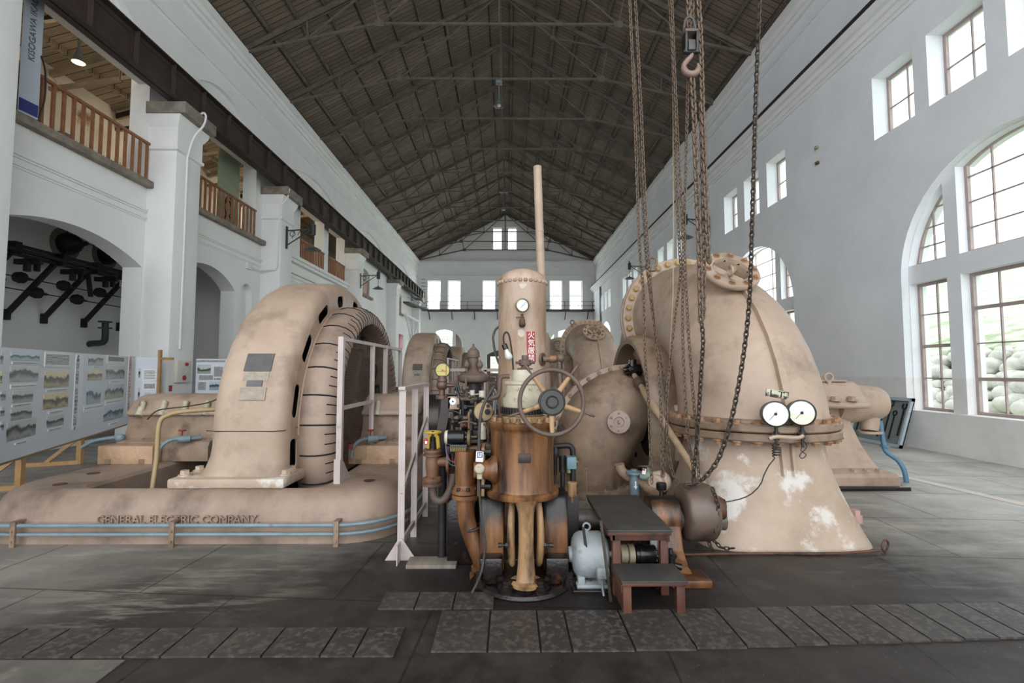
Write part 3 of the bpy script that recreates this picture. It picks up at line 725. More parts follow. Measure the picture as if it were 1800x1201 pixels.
def make_generator():
    root = thing('generator', (-2.5, YC, 0), 'large pink-beige generator nearest the camera with raised maker lettering on its bed', 'generator', 'generators in a row down the hall')
    # bed plate: rounded outer rim with a well for the stator
    bed = MB()
    def rrect(x0, x1, y0, y1, r, n=8):
        out = []
        for cx, cy, a in ((x1 - r, y1 - r, 0), (x0 + r, y1 - r, pi / 2), (x0 + r, y0 + r, pi), (x1 - r, y0 + r, 1.5 * pi)):
            out += [(cx + r * cos(a + pi / 2 * i / n), cy + r * sin(a + pi / 2 * i / n)) for i in range(n + 1)]
        return out
    lev = [(0, 0), (.0, .1), (.02, .26), (.05, .34), (.1, .40), (.17, .43)]
    R = [[(x, y, z) for x, y in rrect(-4.78 + q, -.98 - q, 4.28 + q, 8.6 - q, .52 - q * .6)] for q, z in lev]
    hole = (-3.9, -1.72, 4.5, 8.2)
    R += [[(x, y, z) for x, y in rrect(hole[0] - q, hole[1] + q, hole[2] - q, hole[3] + q, .16 + q * .5)] for q, z in ((.03, .43), (0, .4), (0, -.18))]
    bed.rings(R, cap=False)
    bed.bx(hole[0], hole[1], hole[2], hole[3], -.2, -.17)
    bd = bed.build('bed_plate', 'paint_grimy2', root, label='grimy bed plate with rounded edge')
    for px, py in ((-4.2, 4.62), (-1.35, 4.75), (-4.3, 5.1)):
        c = MB(); c.cyl((px, py, .428), (px, py, .436), .055, n=18); c.build('inspection_cap', 'rust', bd)
    text('GENERAL ELECTRIC COMPANY.', .098, 'paint_grimy2', (-2.86, 4.281, .205), FRONT, 'lettering', bd, .009, sx=1.0)
    # cooling pipes clipped round the bed
    for z, r in ((.175, .017), (.1, .015)):
        P = [(x, y, z) for x, y in rrect(-4.83, -.93, 4.225, 8.65, .56, 8)]; P = P[4:] + P[:4]
        # open at the back: keep rear left, front and rear right
        k = MB(); k.tube([p for p in P], r, 8); k.build('cooling_pipe', 'blue_paint', root, label='pale blue pipe running round the bed')
    for x in (-4.2, -2.86, -1.47):
        k = MB(); k.bx(x - .022, x + .022, 4.195, 4.215, .0, .215, .004); k.bx(x - .022, x + .022, 4.2, 4.29, .2, .215)
        for z in (.175 - .038, .05): k.bolt((x, 4.196, z), (0, -1, 0), .011, .012)
        k.build('pipe_bracket', 'paint_grimy', root)
    # stator housing: rounded shell swept over the arch, faces with ventilation slots
    st = MB(); x0, x1 = -2.84, -2.1; RO = 1.75
    sec = [(x0 + .02, -.34), (x0, -.3), (x0, -.2), (x0 + .015, -.12), (x0 + .06, -.05), (x0 + .14, -.008), (x0 + .22, 0), (x1 - .16, 0), (x1 - .09, -.012), (x1 - .035, -.05), (x1 - .008, -.1), (x1, -.15)]
    Rg = []
    for y, z, nn in gen_path(RO):
        f = max(0, (.8 - z) / .37); fl = .13 * f * f; fo = .06 * f * f
        Rg.append([(x + (-fl if x < -2.47 else fl * .25), y + nn[0] * (d + fo), z + nn[1] * d) for x, d in sec])
    st.rings(Rg, closed=False, cap=False)
    outer = [(YC - (RO - .14), .43)] + [(YC - (RO - .14) * cos(pi * i / 48), ZC + (RO - .14) * sin(pi * i / 48)) for i in range(49)] + [(YC + (RO - .14), .43)]
    inner = [(YC + 1.38, .43)] + [(YC + 1.38 * cos(pi * i / 48), ZC + 1.38 * sin(pi * i / 48)) for i in range(49)] + [(YC - 1.38, .43)]
    ring = outer + inner
    slots = []
    for a in (13, 35, 57, 79, 101, 123, 145, 167):
        t = radians(a); slots.append(slot(YC - 1.525 * cos(t), ZC + 1.525 * sin(t), -(t - pi / 2), .33 if not 60 < a < 120 else .22, .12 if not 60 < a < 120 else .14))
    slots += [slot(YC + s * 1.525, .68, pi / 2, .3, .17) for s in (-1, 1)]
    st.plate(ring, slots, .014, lambda u, v, q: (x1 - .002 - q, u, v)); st.plate(ring, slots, .014, lambda u, v, q: (x0 + .002 + q, u, v))
    # recessed dark liner behind the slots
    so = st.build('stator_housing', 'paint', root, smooth=45, label='pink-beige arched stator housing')
    ln = MB(); ln.plate(ring, [], .3, lambda u, v, q: (x1 - .12 - q, u, v)); ln.build('stator_core', 'black', so)
    ln = MB(); ln.tube([(x1 + .004, YC - 1.43 * cos(pi * i / 60), ZC + 1.43 * sin(pi * i / 60)) for i in range(61)], .012, 6); ln.build('rim_bead', 'paint', so)
    for i in range(1, 14):
        t = pi * i / 14; c = MB(); c.bolt((x1 - .002, YC - 1.415 * cos(t), ZC + 1.415 * sin(t)), (1, 0, 0), .016, .014); c.build('bolt', 'paint_grimy', so)
    sm = MB(); sm.tube([(x0 - .002, YC - 1.70, .93), (x0 + .1, YC - 1.745, .93), (x1 - .1, YC - 1.749, .93), (x1 - .02, YC - 1.7, .93), (x1 + .002, YC - 1.4, .93)], .004, 5); sm.build('joint_line', 'dark_iron', so)
    for s in (-1, 1):
        ft = MB(); yo = YC + s * RO
        ft.bx(x0 - .24, x1 + .07, yo - .12 if s < 0 else yo - .4, yo + .4 if s < 0 else yo + .12, .43, .52, .02)
        fo = ft.build('housing_foot', 'paint_flaked', root)
        for bx_, by in ((x0 - .17, .02), (x1 + .01, .05), (x1 + .02, .14), (x1 - .02, .24), (x0 - .16, .22)):
            c = MB(); c.bolt((bx_, yo - s * by * 1.0, .52), (0, 0, 1), .042 if by != .14 else .026, .05); c.build('foot_bolt', 'paint_flaked', fo)
    # plates on the front of the housing
    yf = YC - RO
    def onface(z): return (YC - sqrt(max(.01, RO * RO - (z - ZC) ** 2)) if z > ZC else YC - RO)
    for zc, h, wd, mt, nm in ((1.575, .17, .26, 'plaque', 'nameplate'), (1.44, .09, .24, 'plaque_worn', 'paint_patch'), (1.375, .055, .145, 'plaque', 'nameplate'), (1.275, .115, .245, 'plaque_worn', 'nameplate')):
        z0, z1 = zc - h / 2, zc + h / 2; p = MB(); xm = -2.42
        th = .004 if nm == 'paint_patch' else .012
        a0, a1 = onface(z0) - th, onface(z1) - th
        p.rings([[(xm - wd / 2, a0 + q, z0), (xm + wd / 2, a0 + q, z0), (xm + wd / 2, a1 + q, z1), (xm - wd / 2, a1 + q, z1)] for q in (0, .02)])
        p.build(nm, mt, root, smooth=0)
    # coil cover
    cv = MB(); prof = [(1.41, -2.14), (1.44, -2.08), (1.455, -2.0), (1.45, -1.92), (1.42, -1.84), (1.37, -1.78), (1.3, -1.755), (1.24, -1.765), (1.21, -1.8), (1.2, -1.86), (1.2, -2.14)]
    cv.lathe([(r, x + 2.14) for r, x in prof], (-2.14, YC, ZC), (1, 0, 0), n=96, cap=False)
    co = cv.build('coil_cover', 'paint_grimy2', root, label='segmented grimy coil cover ring')
    sm = MB()
    def on(i, f, a):
        r, x = prof[i] if f == 0 else tuple(prof[i][k] + (prof[i + 1][k] - prof[i][k]) * f for k in (0, 1))
        return V((x, YC - cos(a) * r, ZC + sin(a) * r))
    for k in range(30):
        a = radians(k * 12 + 4)
        sm.tube([on(i, 0, a) for i in range(1, 9)], .0085, 5)
        for j in (1, 2):
            q = a + radians(4 * j + .3); sm.tube([on(i, 0, q) for i in range(4, 9)], .006, 5)
    sm.build('cover_seam', 'black', co)
    # rotor, shaft
    ro = MB(); ro.lathe([(.2, -2.7), (1.12, -2.7), (1.14, -2.65), (1.14, -2.2), (1.1, -2.12), (.98, -2.1), (.94, -2.2), (.3, -2.24), (.28, -2.0), (.18, -1.98)], (0, YC, ZC), (1, 0, 0), n=48)
    for k in range(6):
        a = 2 * pi * k / 6; ro.bar((-2.14, YC + .25 * cos(a), ZC + .25 * sin(a)), (-2.14, YC + 1. * cos(a), ZC + 1. * sin(a)), .14, .12, .02)
    for k in range(20):
        a = 2 * pi * k / 20; ro.bar((-2.06, YC + .95 * cos(a), ZC + .95 * sin(a)), (-2.06, YC + 1.15 * cos(a), ZC + 1.15 * sin(a)), .2, .16, .02)
    ro.build('rotor', 'black', root)
    sh = MB(); sh.cyl((-4.5, YC, ZC), (.42, YC, ZC), .15, n=32); sh.cyl((-1.05, YC, ZC), (-.85, YC, ZC), .34, n=36); sh.cyl((-.83, YC, ZC), (-.63, YC, ZC), .34, n=36)
    sh.build('shaft', 'shaft_dark', root)
    # two bearing pedestals
    for nm, xa, xb in (('l', -4.62, -3.52), ('r', -1.78, -1.12)):
        pd = MB(); half = [(-.56, .43), (-.56, .6), (-.53, .66), (-.44, .69), (-.4, .76), (-.36, .86), (-.37, .945)]
        prof2 = half + [(-y, z) for y, z in half[::-1]]
        pd.prism(prof2, lambda u, v, t: (t, YC + u, v), xa, xb, .012)
        po = pd.build('bearing_pedestal', 'paint_grimy', root, smooth=35, label='grimy bearing pedestal')
        cp = MB(); hp = [(-.41, .945)] + [(-.41, 1.0)] + [(-.36 * cos(t), .97 + .235 * sin(t)) for t in (.25, .5, .75, 1.0, 1.25)]
        cp.prism(hp + [(-y, z) for y, z in hp[::-1]], lambda u, v, t: (t, YC + u, v), xa - .01, xb + .01, .03)
        c = cp.build('bearing_cap', 'paint', po, smooth=50)
        nb = 4 if nm == 'l' else 2
        for i in range(nb):
            x = xa + (xb - xa) * (i + .6) / (nb + .2)
            k = MB(); k.cyl((x, YC - .4, .95), (x, YC - .34, 1.1), .045, .03, 14); k.ball((x, YC - .345, 1.1), .035, 12); k.build('cap_lug', 'cream_paint', c)
        bx2 = MB(); bw = .62 if nm == 'l' else .62
        bx2.bx(xa - .05, xa - .05 + bw, YC - .72, YC - .5, .43, .635, .006)
        bo = bx2.build('step_box', 'chequer_plate', po)
        for q in (.12, bw - .12):
            k = MB(); k.bx(xa - .05 + q - .03, xa - .05 + q + .03, YC - .728, YC - .72, .435, .49); k.build('lug', 'paint_grimy', bo)
        for i in range(6):
            k = MB(); k.bolt((xa + .1 + i * (xb - xa - .2) / 5, YC - .485, .68), (0, -.5, 1), .013, .014); k.build('bolt', 'paint_grimy', po)
        # oil valve with blue pipe
        v = MB(); vx = xa + .78 if nm == 'l' else xa + .12
        v.tube(smoothpath([(vx - .12, YC - .76, .5), (vx - .11, YC - .74, .62), (vx - .03, YC - .68, .7), (vx + .1, YC - .58, .7), (vx + .2, YC - .5, .7)], 5), .022, 8)
        v.cyl((vx + .02, YC - .64, .7), (vx + .12, YC - .58, .7), .04, n=12)
        vo = v.build('oil_valve', 'blue_paint', po)
        k = MB(); k.cyl((vx + .05, YC - .62, .72), (vx + .05, YC - .62, .8), .008, n=6); k.torus((vx + .05, YC - .62, .8), (0, 0, 1), .035, .007, 16, 6); k.bx(vx + .02, vx + .08, YC - .624, YC - .616, .796, .804); k.build('valve_handle', 'red', vo)
        k = MB(); k.bx(vx - .15, vx - .1, YC - .78, YC - .765, .6, .66); k.build('valve_tag', 'red', vo)
        if nm == 'l':
            k = MB(); k.tube(smoothpath([(xa - .02, YC - .5, .7), (xa - .14, YC - .52, .69), (xa - .26, YC - .56, .66), (xa - .34, YC - .6, .6)], 5), .02, 8); k.ball((xa + .02, YC - .5, .7), .05, 12); k.build('oil_pipe', 'blue_paint', po)
    g = MB(); P = [(-3.42, 4.72, .3), (-3.43, 4.78, .62), (-3.43, 4.8, .97), (-3.38, 4.84, 1.05), (-3.25, 4.9, 1.085), (-2.95, 5.1, 1.1), (-2.85, 5.2, 1.14), (-2.78, 5.3, 1.2)]
    g.tube(smoothpath(P, 6), .022, 10); g.ball((-3.42, 4.72, .3), .034, 10); g.build('drain_pipe', 'paint_yellowed', root, label='bent yellowed drain pipe')
    k = MB(); k.tube(smoothpath([(-4.25, 5.75, .92), (-4.1, 5.72, 1.03), (-3.8, 5.75, 1.07), (-3.55, 5.8, 1.12), (-3.45, 5.9, 1.2)], 6), .008, 6); k.build('wire', 'cable', root)
    return root
gen = make_generator()
SP = 8.1
copy_tree(gen, (.0, SP, 0), 'second pink-beige generator, mostly hidden behind the nearest one', skip=('lettering', 'drain_pipe', 'wire'))
copy_tree(gen, (.0, 2 * SP, 0), 'far pink-beige generator, only its arched top showing past the second', skip=('lettering', 'drain_pipe', 'wire'))

# wire guard across the generator mouth
def guard():
    g = thing('wire_guard', (-1.62, 5.9, .43), 'tall grey-pink wire mesh guard in front of the near generator rotor', 'guard', 'wire guards on the generators')
    x = -1.62; Y = (4.68, 5.75, 6.35, 7.2); m = 'paint_pale'
    for y, wd in zip(Y, (.055, .03, .045, .04)):
        k = MB(); k.bx(x - .025, x + .025, y - wd / 2, y + wd / 2, .46, 1.82); k.build('post', m, g, smooth=0)
    k = MB(); k.rings([[(x + q, 4.62, .43), (x + q, 4.62 + .3, .43), (x + q, 4.72, .62), (x + q, 4.62, .66)] for q in (-.03, .03)]); k.build('foot_gusset', m, g, smooth=0)
    for z, a, e in ((1.8, 0, 3), (1.13, 0, 1), (1.16, 2, 3)):
        k = MB(); k.bx(x - .02, x + .02, Y[a], Y[e], z - .018, z + .018); k.build('rail', m, g, smooth=0)
    for a, e, z0 in ((0, 1, .5), (2, 3, 1.16)):
        k = MB(); k.add([(x, Y[a], z0), (x, Y[e], z0), (x, Y[e], 1.8), (x, Y[a], 1.8)], [(0, 1, 2, 3)]); k.build('mesh_panel', 'wire_netting', g, smooth=0)
    return g
gu = guard()
copy_tree(gu, (0, SP, 0), 'wire mesh guard beside the second generator')

# mesh railing beside the governor
r = thing('mesh_railing', (-.85, 4.3, 0), 'grey-pink angle-iron railing with wire mesh beside the near generator bed', 'railing')
x = -.86
for y, dx in ((3.93, 0), (4.45, 0), (5.05, .03)):
    k = MB(); k.bx(x - .027, x + .027, y - .004, y + .004, 0, 1.36); k.bx(x - .027, x - .019, y, y + .05, 0, 1.36); k.build('post', 'paint_pale', r, smooth=0)
k = MB(); k.rings([[(x - .12, 3.92 - q, 0), (x + .13, 3.92 - q, 0), (x + .012, 3.92 - q, .17), (x - .012, 3.92 - q, .17)] for q in (0, .008)]); k.bx(x - .004, x + .004, 3.8, 3.93, 0, .15); k.build('foot_gusset', 'paint_pale', r, smooth=0)
k = MB(); k.bx(x - .027, x + .027, 3.9, 5.1, 1.34, 1.365); k.build('top_rail', 'paint_pale', r, smooth=0)
k = MB(); k.bar((x, 3.93, .5), (x, 5.05, 1.0), .02, .05); k.bx(x - .01, x + .01, 3.93, 5.05, .1, .15); k.build('brace', 'paint_pale', r, smooth=0)
k = MB(); k.add([(x, 3.93, .12), (x, 5.05, .12), (x, 5.05, 1.34), (x, 3.93, 1.34)], [(0, 1, 2, 3)]); k.build('mesh_panel', 'wire_netting', r, smooth=0)
# ------------------------------------------------------------ turbines
TX, TY = 2.39, 4.83
def make_turbine():
    root = thing('water_turbine', (TX, TY, 0), 'nearest pink-beige water turbine with flared foot, bolted bend and two white gauges', 'turbine', 'turbines in a row down the hall')
    n = 64
    def sup(a, t, hw, r):
        sq = (abs(cos(a)) ** 6 + abs(sin(a)) ** 6) ** (-1 / 6); q = r * (1 - t) + hw * sq * t
        return (TX + q * cos(a), TY + q * sin(a))
    sk = MB(); R = []
    for z in (.9, .84, .76, .66, .56, .46, .36, .27, .19, .12, .07, .03, 0):
        f = max(0, (.82 - z) / .82); t = f ** 1.7; r = .625 + .05 * f
        R.append([sup(2 * pi * i / n, t, .76, r) + (z,) for i in range(n)])
    sk.rings(R, cap=False)
    for dx in (-.045, .045): sk.rings([[(TX + dx + q, TY - .64 - w_ - .1 * f, z) for q, w_ in ((-.018, 0), (.018, 0), (.012, .035), (-.012, .035))] for z, f in ((.9, -.25), (.75, -.15), (.6, .1))])
    so = sk.build('pipe_foot', 'paint_flaked', root, label='flared square-footed pipe with chipped white paint')
    k = MB()
    for z0, z1, r in ((.885, .955, .765), (.965, 1.035, .77)): k.lathe([(.6, z0), (r - .012, z0), (r, z0 + .012), (r, z1 - .012), (r - .012, z1), (.6, z1)], (TX, TY, 0), n=72)
    k.lathe([(.7, 1.035), (.7, 1.06), (.62, 1.1)], (TX, TY, 0), n=60, cap=False)
    fo = k.build('pipe_flange', 'paint_grimy', root)
    for i in range(28):
        a = 2 * pi * (i + .3) / 28; p = (TX + .725 * cos(a), TY + .725 * sin(a))
        if sin(a) < .5:
            b = MB(); b.bolt(p + (1.035,), (0, 0, 1), .034, .035); b.build('bolt', 'rust_paint', fo)
            b = MB(); b.bolt(p + (.885,), (0, 0, -1), .034, .035); b.build('bolt', 'rust_paint', fo)
    # bend from the foot pipe up and over to the casing
    outc = [(4.15, 1.05), (4.2, 1.3), (4.29, 1.55), (4.42, 1.8), (4.6, 2.05), (4.83, 2.27), (5.1, 2.46), (5.42, 2.63), (5.8, 2.77), (6.2, 2.87), (6.62, 2.92)]
    inc = [(5.5, 1.05), (5.53, 1.16), (5.57, 1.24), (5.62, 1.31), (5.69, 1.37), (5.77, 1.42), (5.87, 1.46), (5.99, 1.48), (6.15, 1.5), (6.35, 1.5), (6.62, 1.5)]
    R = []
    for o_, i_ in zip(outc, inc):
        c = V((TX, (o_[0] + i_[0]) / 2, (o_[1] + i_[1]) / 2)); h = V((0, o_[0] - i_[0], o_[1] - i_[1])) / 2
        r2 = h.length if h.length < .72 else .70
        R.append([c + h * cos(2 * pi * j / 48) + V((min(r2, .7) * sin(2 * pi * j / 48), 0, 0)) for j in range(48)])
    b = MB(); b.rings(R, cap=False); bo = b.build('pipe_bend', 'paint', root, label='large pink-beige pipe bend')
    rb = MB(); P = [V((TX, y - .012, z + .01)) for y, z in outc[:7]]
    rb.rings([[p + V((-.04, .03, -.03)), p + V((-.03, -.022, .016)), p + V((.03, -.022, .016)), p + V((.04, .03, -.03))] for p in P]); rb.build('seam_rib', 'paint', bo)
    # hatch on the shoulder
    hn = V((.04, -.74, .66)).normalized(); hc = V((TX - .1, 5.08, 2.42)) + hn * .13
    h = MB(); h.lathe([(.21, -.34), (.2, 0), (.29, 0), (.3, .015), (.3, .04), (.29, .055), (.19, .055), (.18, .02)], hc, hn, n=40, cap=False)
    h.lathe([(.18, .02), (.17, -.12), (.0, -.15)], hc, hn, n=32, cap=False)
    ho = h.build('hatch', 'paint', root)
    u = hn.cross(V((0, 0, 1))).normalized(); v = u.cross(hn)
    for i in range(10):
        a = 2 * pi * i / 10; q = MB(); q.bolt(hc + (u * cos(a) + v * sin(a)) * .245 + hn * .055, hn, .026, .03); q.build('bolt', 'rust_paint', ho)
    q = MB(); q.torus(hc + hn * .03, u, .05, .014, 20, 8)
    for i in range(4):
        a = pi / 4 + pi / 2 * i; q.bar(hc - hn * .02, hc + (u * cos(a) + v * sin(a)) * .18 - hn * .02, .02, .05)
    q.build('hatch_handle', 'paint', ho)
    # lifting eyes
    for c in ((TX + .2, 5.75, 2.72), (TX - .5, 6.3, 2.8)):
        q = MB(); q.cyl(c, V(c) + V((0, 0, .06)), .045, .03, 12); q.torus(V(c) + V((0, 0, .12)), (.3, 1, 0), .06, .017, 24, 8); q.build('lifting_eye', 'paint_grimy', root)
    # bolted flange where the bend meets the casing
    q = MB(); fc = (TX, 6.58, 2.21)
    q.lathe([(.68, 0), (.82, 0), (.83, .012), (.83, .055), (.8, .065), (.84, .075), (.84, .14), (.68, .14)], fc, (0, 1, 0), n=72, cap=False); fl = q.build('casing_flange', 'paint', root)
    for i in range(34):
        a = 2 * pi * i / 34
        if not (sin(a) < -.85): q = MB(); q.bolt((TX + .765 * cos(a), 6.58, 2.21 + .765 * sin(a)), (0, -1, 0), .036, .035); q.build('bolt', 'ochre_bolt', fl)
    # spiral casing
    R = []; SX = TX
    for i in range(33):
        a = pi / 2 - 2 * pi * .95 * i / 32; f = i / 32; r = .7 * (1 - f) + .2 * f; Rc = 1.36 * (1 - f) + .95 * f
        o_ = V((SX, 6.72 + (Rc * cos(a)), ZC + Rc * sin(a))); rad = V((0, cos(a), sin(a)))
        R.append([o_ + rad * (r * cos(2 * pi * j / 24)) + V((r * sin(2 * pi * j / 24), 0, 0)) for j in range(24)])
    b = MB(); b.rings(R); b.build('spiral_casing', 'paint_grimy', root)
    gr = MB(); gr.lathe([(.45, .0), (.86, .0), (.94, -.03), (.965, -.2), (.99, -.25), (1.05, -.26), (1.09, -.22), (1.1, -.1), (1.08, .08), (1.0, .22), (.8, .3), (.4, .34)], (1.78, YC, ZC), (1, 0, 0), n=72, cap=False)
    go = gr.build('gate_ring_housing', 'paint_grimy', root, smooth=50)
    for i in range(16):
        a = 2 * pi * i / 16; q = MB(); q.bolt((1.78, YC + .75 * cos(a), ZC + .75 * sin(a)), (-1, 0, 0), .03, .03); q.build('bolt', 'dark_iron', go)
    for a in (-2.5, -2.9, 2.95):
        q = MB(); p = V((1.86, YC + 1.06 * cos(a), ZC + 1.06 * sin(a))); q.box(p, (.16, .14, .14), None, .01); q.build('clamp_lug', 'paint_flaked', go)
    # draft tube elbow
    R = []; px, pz = 1.64, .1
    for i in range(11):
        a = pi / 2 * i / 10; r = .46 + .085 * sin(2 * a) - .03 * i / 10
        c = V((px - .64 * sin(a), 6.2 - .03 * i / 10, pz + .15 + .8 * cos(a))); nr = V((-sin(a), 0, cos(a)))
        R.append([c + nr * (r * cos(2 * pi * j / 40)) + V((0, r * sin(2 * pi * j / 40), 0)) for j in range(40)])
    R.append([p + V((0, 0, -.18)) for p in R[-1]])
    b = MB(); b.rings(R, cap=False); de = b.build('draft_elbow', 'paint_grimy', root, label='grimy bulging draft elbow going down to the floor')
    b = MB(); b.lathe([(.42, .0), (.55, .0), (.56, .02), (.56, .09), (.53, .1), (.45, .1)], (px - .62, 6.17, .0), n=48); fo = b.build('elbow_flange', 'paint_grimy', de)
    for i in range(18):
        a = 2 * pi * i / 18
        if sin(a) < .4: q = MB(); q.bolt((px - .62 + .505 * cos(a), 6.17 + .505 * sin(a), .1), (0, 0, 1), .02, .02); q.build('bolt', 'paint_grimy', fo)
    # split flange over the elbow
    lo, hi = [], []
    for i in range(11):
        a = pi / 2 * i / 10 * .8; r = .46 + .085 * sin(2 * a) - .024 * i / 10
        nr = V((-sin(a), 0, cos(a))); c = V((px - .64 * sin(a), 6.2, pz + .15 + .8 * cos(a))); lo.append(c + nr * (r - .06)); hi.append(c + nr * (r + .055))
    b = MB(); b.rings([[p + V((0, -.06, 0)), q + V((0, -.06, 0)), q + V((0, .06, 0)), p + V((0, .06, 0))] for p, q in zip(lo, hi)]); sf = b.build('split_flange', 'paint', de)
    for i in range(0, 10):
        p = lo[i].lerp(hi[i], .7).lerp(lo[i + 1].lerp(hi[i + 1], .7), .5); q = MB(); q.bolt(p + V((0, -.06, 0)), (0, -1, 0), .022, .022); q.build('bolt', 'paint_grimy', sf)
    hn = V((-.12, -1, .03)).normalized(); hc = V((1.265, 5.63, .9))
    b = MB(); b.lathe([(.1, -.1), (.1, .0), (.128, .0), (.13, .01), (.13, .035), (.06, .04), (.055, .02), (.0, .02)], hc, hn, n=36, cap=False); b.cyl(hc + hn * .02, hc + hn * .06, .012, n=10); b.torus(hc + hn * .05, (1, 0, 0), .02, .006, 14, 6)
    ho = b.build('hand_hole_cover', 'paint_pale2', de)
    for i in range(6):
        a = 2 * pi * i / 6 + .5; q = MB(); q.bolt(hc + V((cos(a) * .1, 0, sin(a) * .1)) + hn * .035, hn, .011, .012); q.build('bolt', 'paint_grimy', ho)
    return root
tur = make_turbine()
t2 = copy_tree(tur, (0, SP, 0), 'second pink-beige turbine, its bolted bend rising behind the near draft elbow')
t3 = copy_tree(tur, (0, 2 * SP, 0), 'far pink-beige turbine, its bend just right of the pressure tank')
# gauges on the near turbine
for gx, gy, lab in ((1363, 728, 'l'), (1409, 726, 'r')):
    Yg = 3.98; c = at(gx, gy, Yg); nrm = V((-.28, -1, .05)).normalized(); nm = 'pressure_gauge'
    g = thing(nm, c, 'white round pressure gauge on the turbine flange, ' + ('left of the pair, clean face' if lab == 'l' else 'right of the pair, stained lower half'), 'gauge', 'gauges on the turbine flange')
    b = MB(); b.lathe([(.0, -.1), (.094, -.1), (.1, -.085), (.1, -.01), (.108, -.004), (.108, .012), (.098, .016), (.094, .004)], c, nrm, n=36); go = b.build('case', 'gauge_case', g)
    b = MB(); b.lathe([(.0, .002), (.095, .002), (.095, .006), (0, .006)], c, nrm, n=36); b.build('dial', 'dial' if lab == 'l' else 'dial_stained', g)
    u = V((1, 0, 0)) - nrm * nrm.x; u.normalize(); v = nrm.cross(u) * -1 if nrm.cross(u).z < 0 else nrm.cross(u)
    b = MB(); b.bar(c + nrm * .01 + (u * .2 + v * .3).normalized() * .02, c + nrm * .01 - (u * .7 + v * .72).normalized() * .07, .005, .002); b.cyl(c + nrm * .008, c + nrm * .013, .012, n=12); b.build('needle', 'black', g)
    b = MB()
    for k in range(25):
        a = radians(-225 + 270 * k / 24 - 0); d = u * cos(a) + v * sin(a); b.bar(c + nrm * .0075 + d * .078, c + nrm * .0075 + d * .088, .0018, .001)
    b.build('scale_marks', 'ink_grey', g)
    b = MB(); b.lathe([(.0, .0095), (.096, .0095), (.096, .0115), (0, .0115)], c, nrm, n=32); b.build('cover_glass', 'gauge_glass', g)
    b = MB(); p = c + V((.03, .05, -.1)); b.cyl(p, p + V((0, 0, -.05)), .014, n=10); b.cyl(p + V((0, 0, -.05)), p + V((0, 0, -.12)), .022, n=10); b.bar(p + V((-.04, 0, -.07)), p + V((.03, 0, -.07)), .012, .012); b.cyl(p + V((0, 0, -.12)), p + V((0, 0, -.19)), .012, n=10)
    b.build('gauge_cock', 'nameplate_dark', g)
b = MB(); b.tube(smoothpath(pts(4.0, (1352, 772), (1365, 768), (1400, 770), (1412, 766)), 4), .016, 8); b.build('gauge_pipe', 'paint', label='short horizontal beige pipe joining the two gauge cocks', cat='pipe')
# stencilled plate
b = thing('stencilled_plate', at(1366, 693, 3.95), 'chipped cream plate with black stencilled letters above the gauges', 'sign')
k = MB(); RT = Matrix.Rotation(.16, 3, 'Y'); k.box(at(1366, 693, 3.96), (.185, .012, .062), RT, .002); k.build('plate', 'plate_chipped', b)
text('L T', .07, 'ink_black', at(1366, 693, 3.952), RT @ FRONT, 'stencil', b, .001, sx=1.3)
# capillary wires
b = MB()
c0 = at(1364, 782, 3.95); P = [c0 + V((.028 * cos(i * .9), .028 * sin(i * .9), -.003 * i)) for i in range(32)]
P += pts(3.95, (1362, 806), (1352, 818), (1342, 838), (1338, 850), (1322, 868), (1300, 878), (1270, 884), (1258, 888)); b.tube(smoothpath(P, 2), .005, 5)
b.build('gauge_wire', 'cord_black', label='thin dark coiled wire drooping from the left turbine gauge', cat='wire')
b = MB(); b.tube(smoothpath(pts(3.97, (1412, 774), (1418, 786), (1406, 800), (1410, 806), (1417, 800), (1408, 792), (1412, 784)), 5), .004, 5); b.build('gauge_wire', 'cord_black', label='short curled loose wire under the right turbine gauge', cat='wire')

# thrust bearing at the outer end of the shaft
tb = thing('thrust_bearing', (4.45, 6.35, 0), 'pink-beige pedestal thrust bearing on a black sole plate right of the near turbine', 'bearing', 'thrust bearings beside the turbines')
k = MB(); k.bx(3.55, 4.98, 6.05, 7.3, 0, .05, .01); k.build('sole_plate', 'black_oily', tb)
k = MB()
sec = [(.05, 0, 1), (.15, 0, 1), (.19, .025, 1), (.23, .15, 1), (.33, .21, 1), (.5, .28, 1), (.75, .35, 1), (1.0, .39, 1)]
R = []
for z, din, wx in sec:
    y0 = 6.12 + din * 1.3; y1 = 7.25 - din * .8; xa, xb = 3.75 + din * .15, 4.9 - din * .75
    R.append([(xa, y0, z), (xb, y0, z), (xb, y1, z), (xa, y1, z)])
k.rings(R); po = k.build('pedestal', 'paint', tb, smooth=20)
k = MB(); hp = [(-.5, 1.0), (-.5, 1.07), (-.44, 1.09), (-.36, 1.18), (-.28, 1.3), (-.2, 1.345), (.2, 1.345), (.28, 1.3), (.36, 1.18), (.44, 1.09), (.5, 1.07), (.5, 1.0)]
k.prism(hp, lambda u, v, t: (t, 6.75 + u, v), 3.78, 4.68, .03); c = k.build('cap', 'paint', tb, smooth=50)
for x in (4.02, 4.24, 4.46):
    q = MB(); q.bolt((x, 6.3, 1.1), (0, 0, 1), .05, .055); q.build('bolt', 'paint', c)
q = MB(); q.cyl((4.3, 6.5, 1.3), (4.3, 6.5, 1.36), .03, n=10); q.torus((4.3, 6.5, 1.4), (0, 1, 0), .055, .016, 20, 8); q.build('lifting_eye', 'paint', c)
q = MB()
for x in (3.95, 4.1, 4.4, 4.5): q.bolt((x, 6.6, 1.345), (0, 0, 1), .04, .02)
q.bx(3.9, 4.55, 6.5, 6.95, 1.34, 1.365, .01); q.build('cap_plate', 'paint', c)
k = MB(); k.lathe([(.36, 3.2), (.36, 3.8)], (0, 6.75, .98), (1, 0, 0), n=32); k.build('shaft_housing', 'paint', tb)
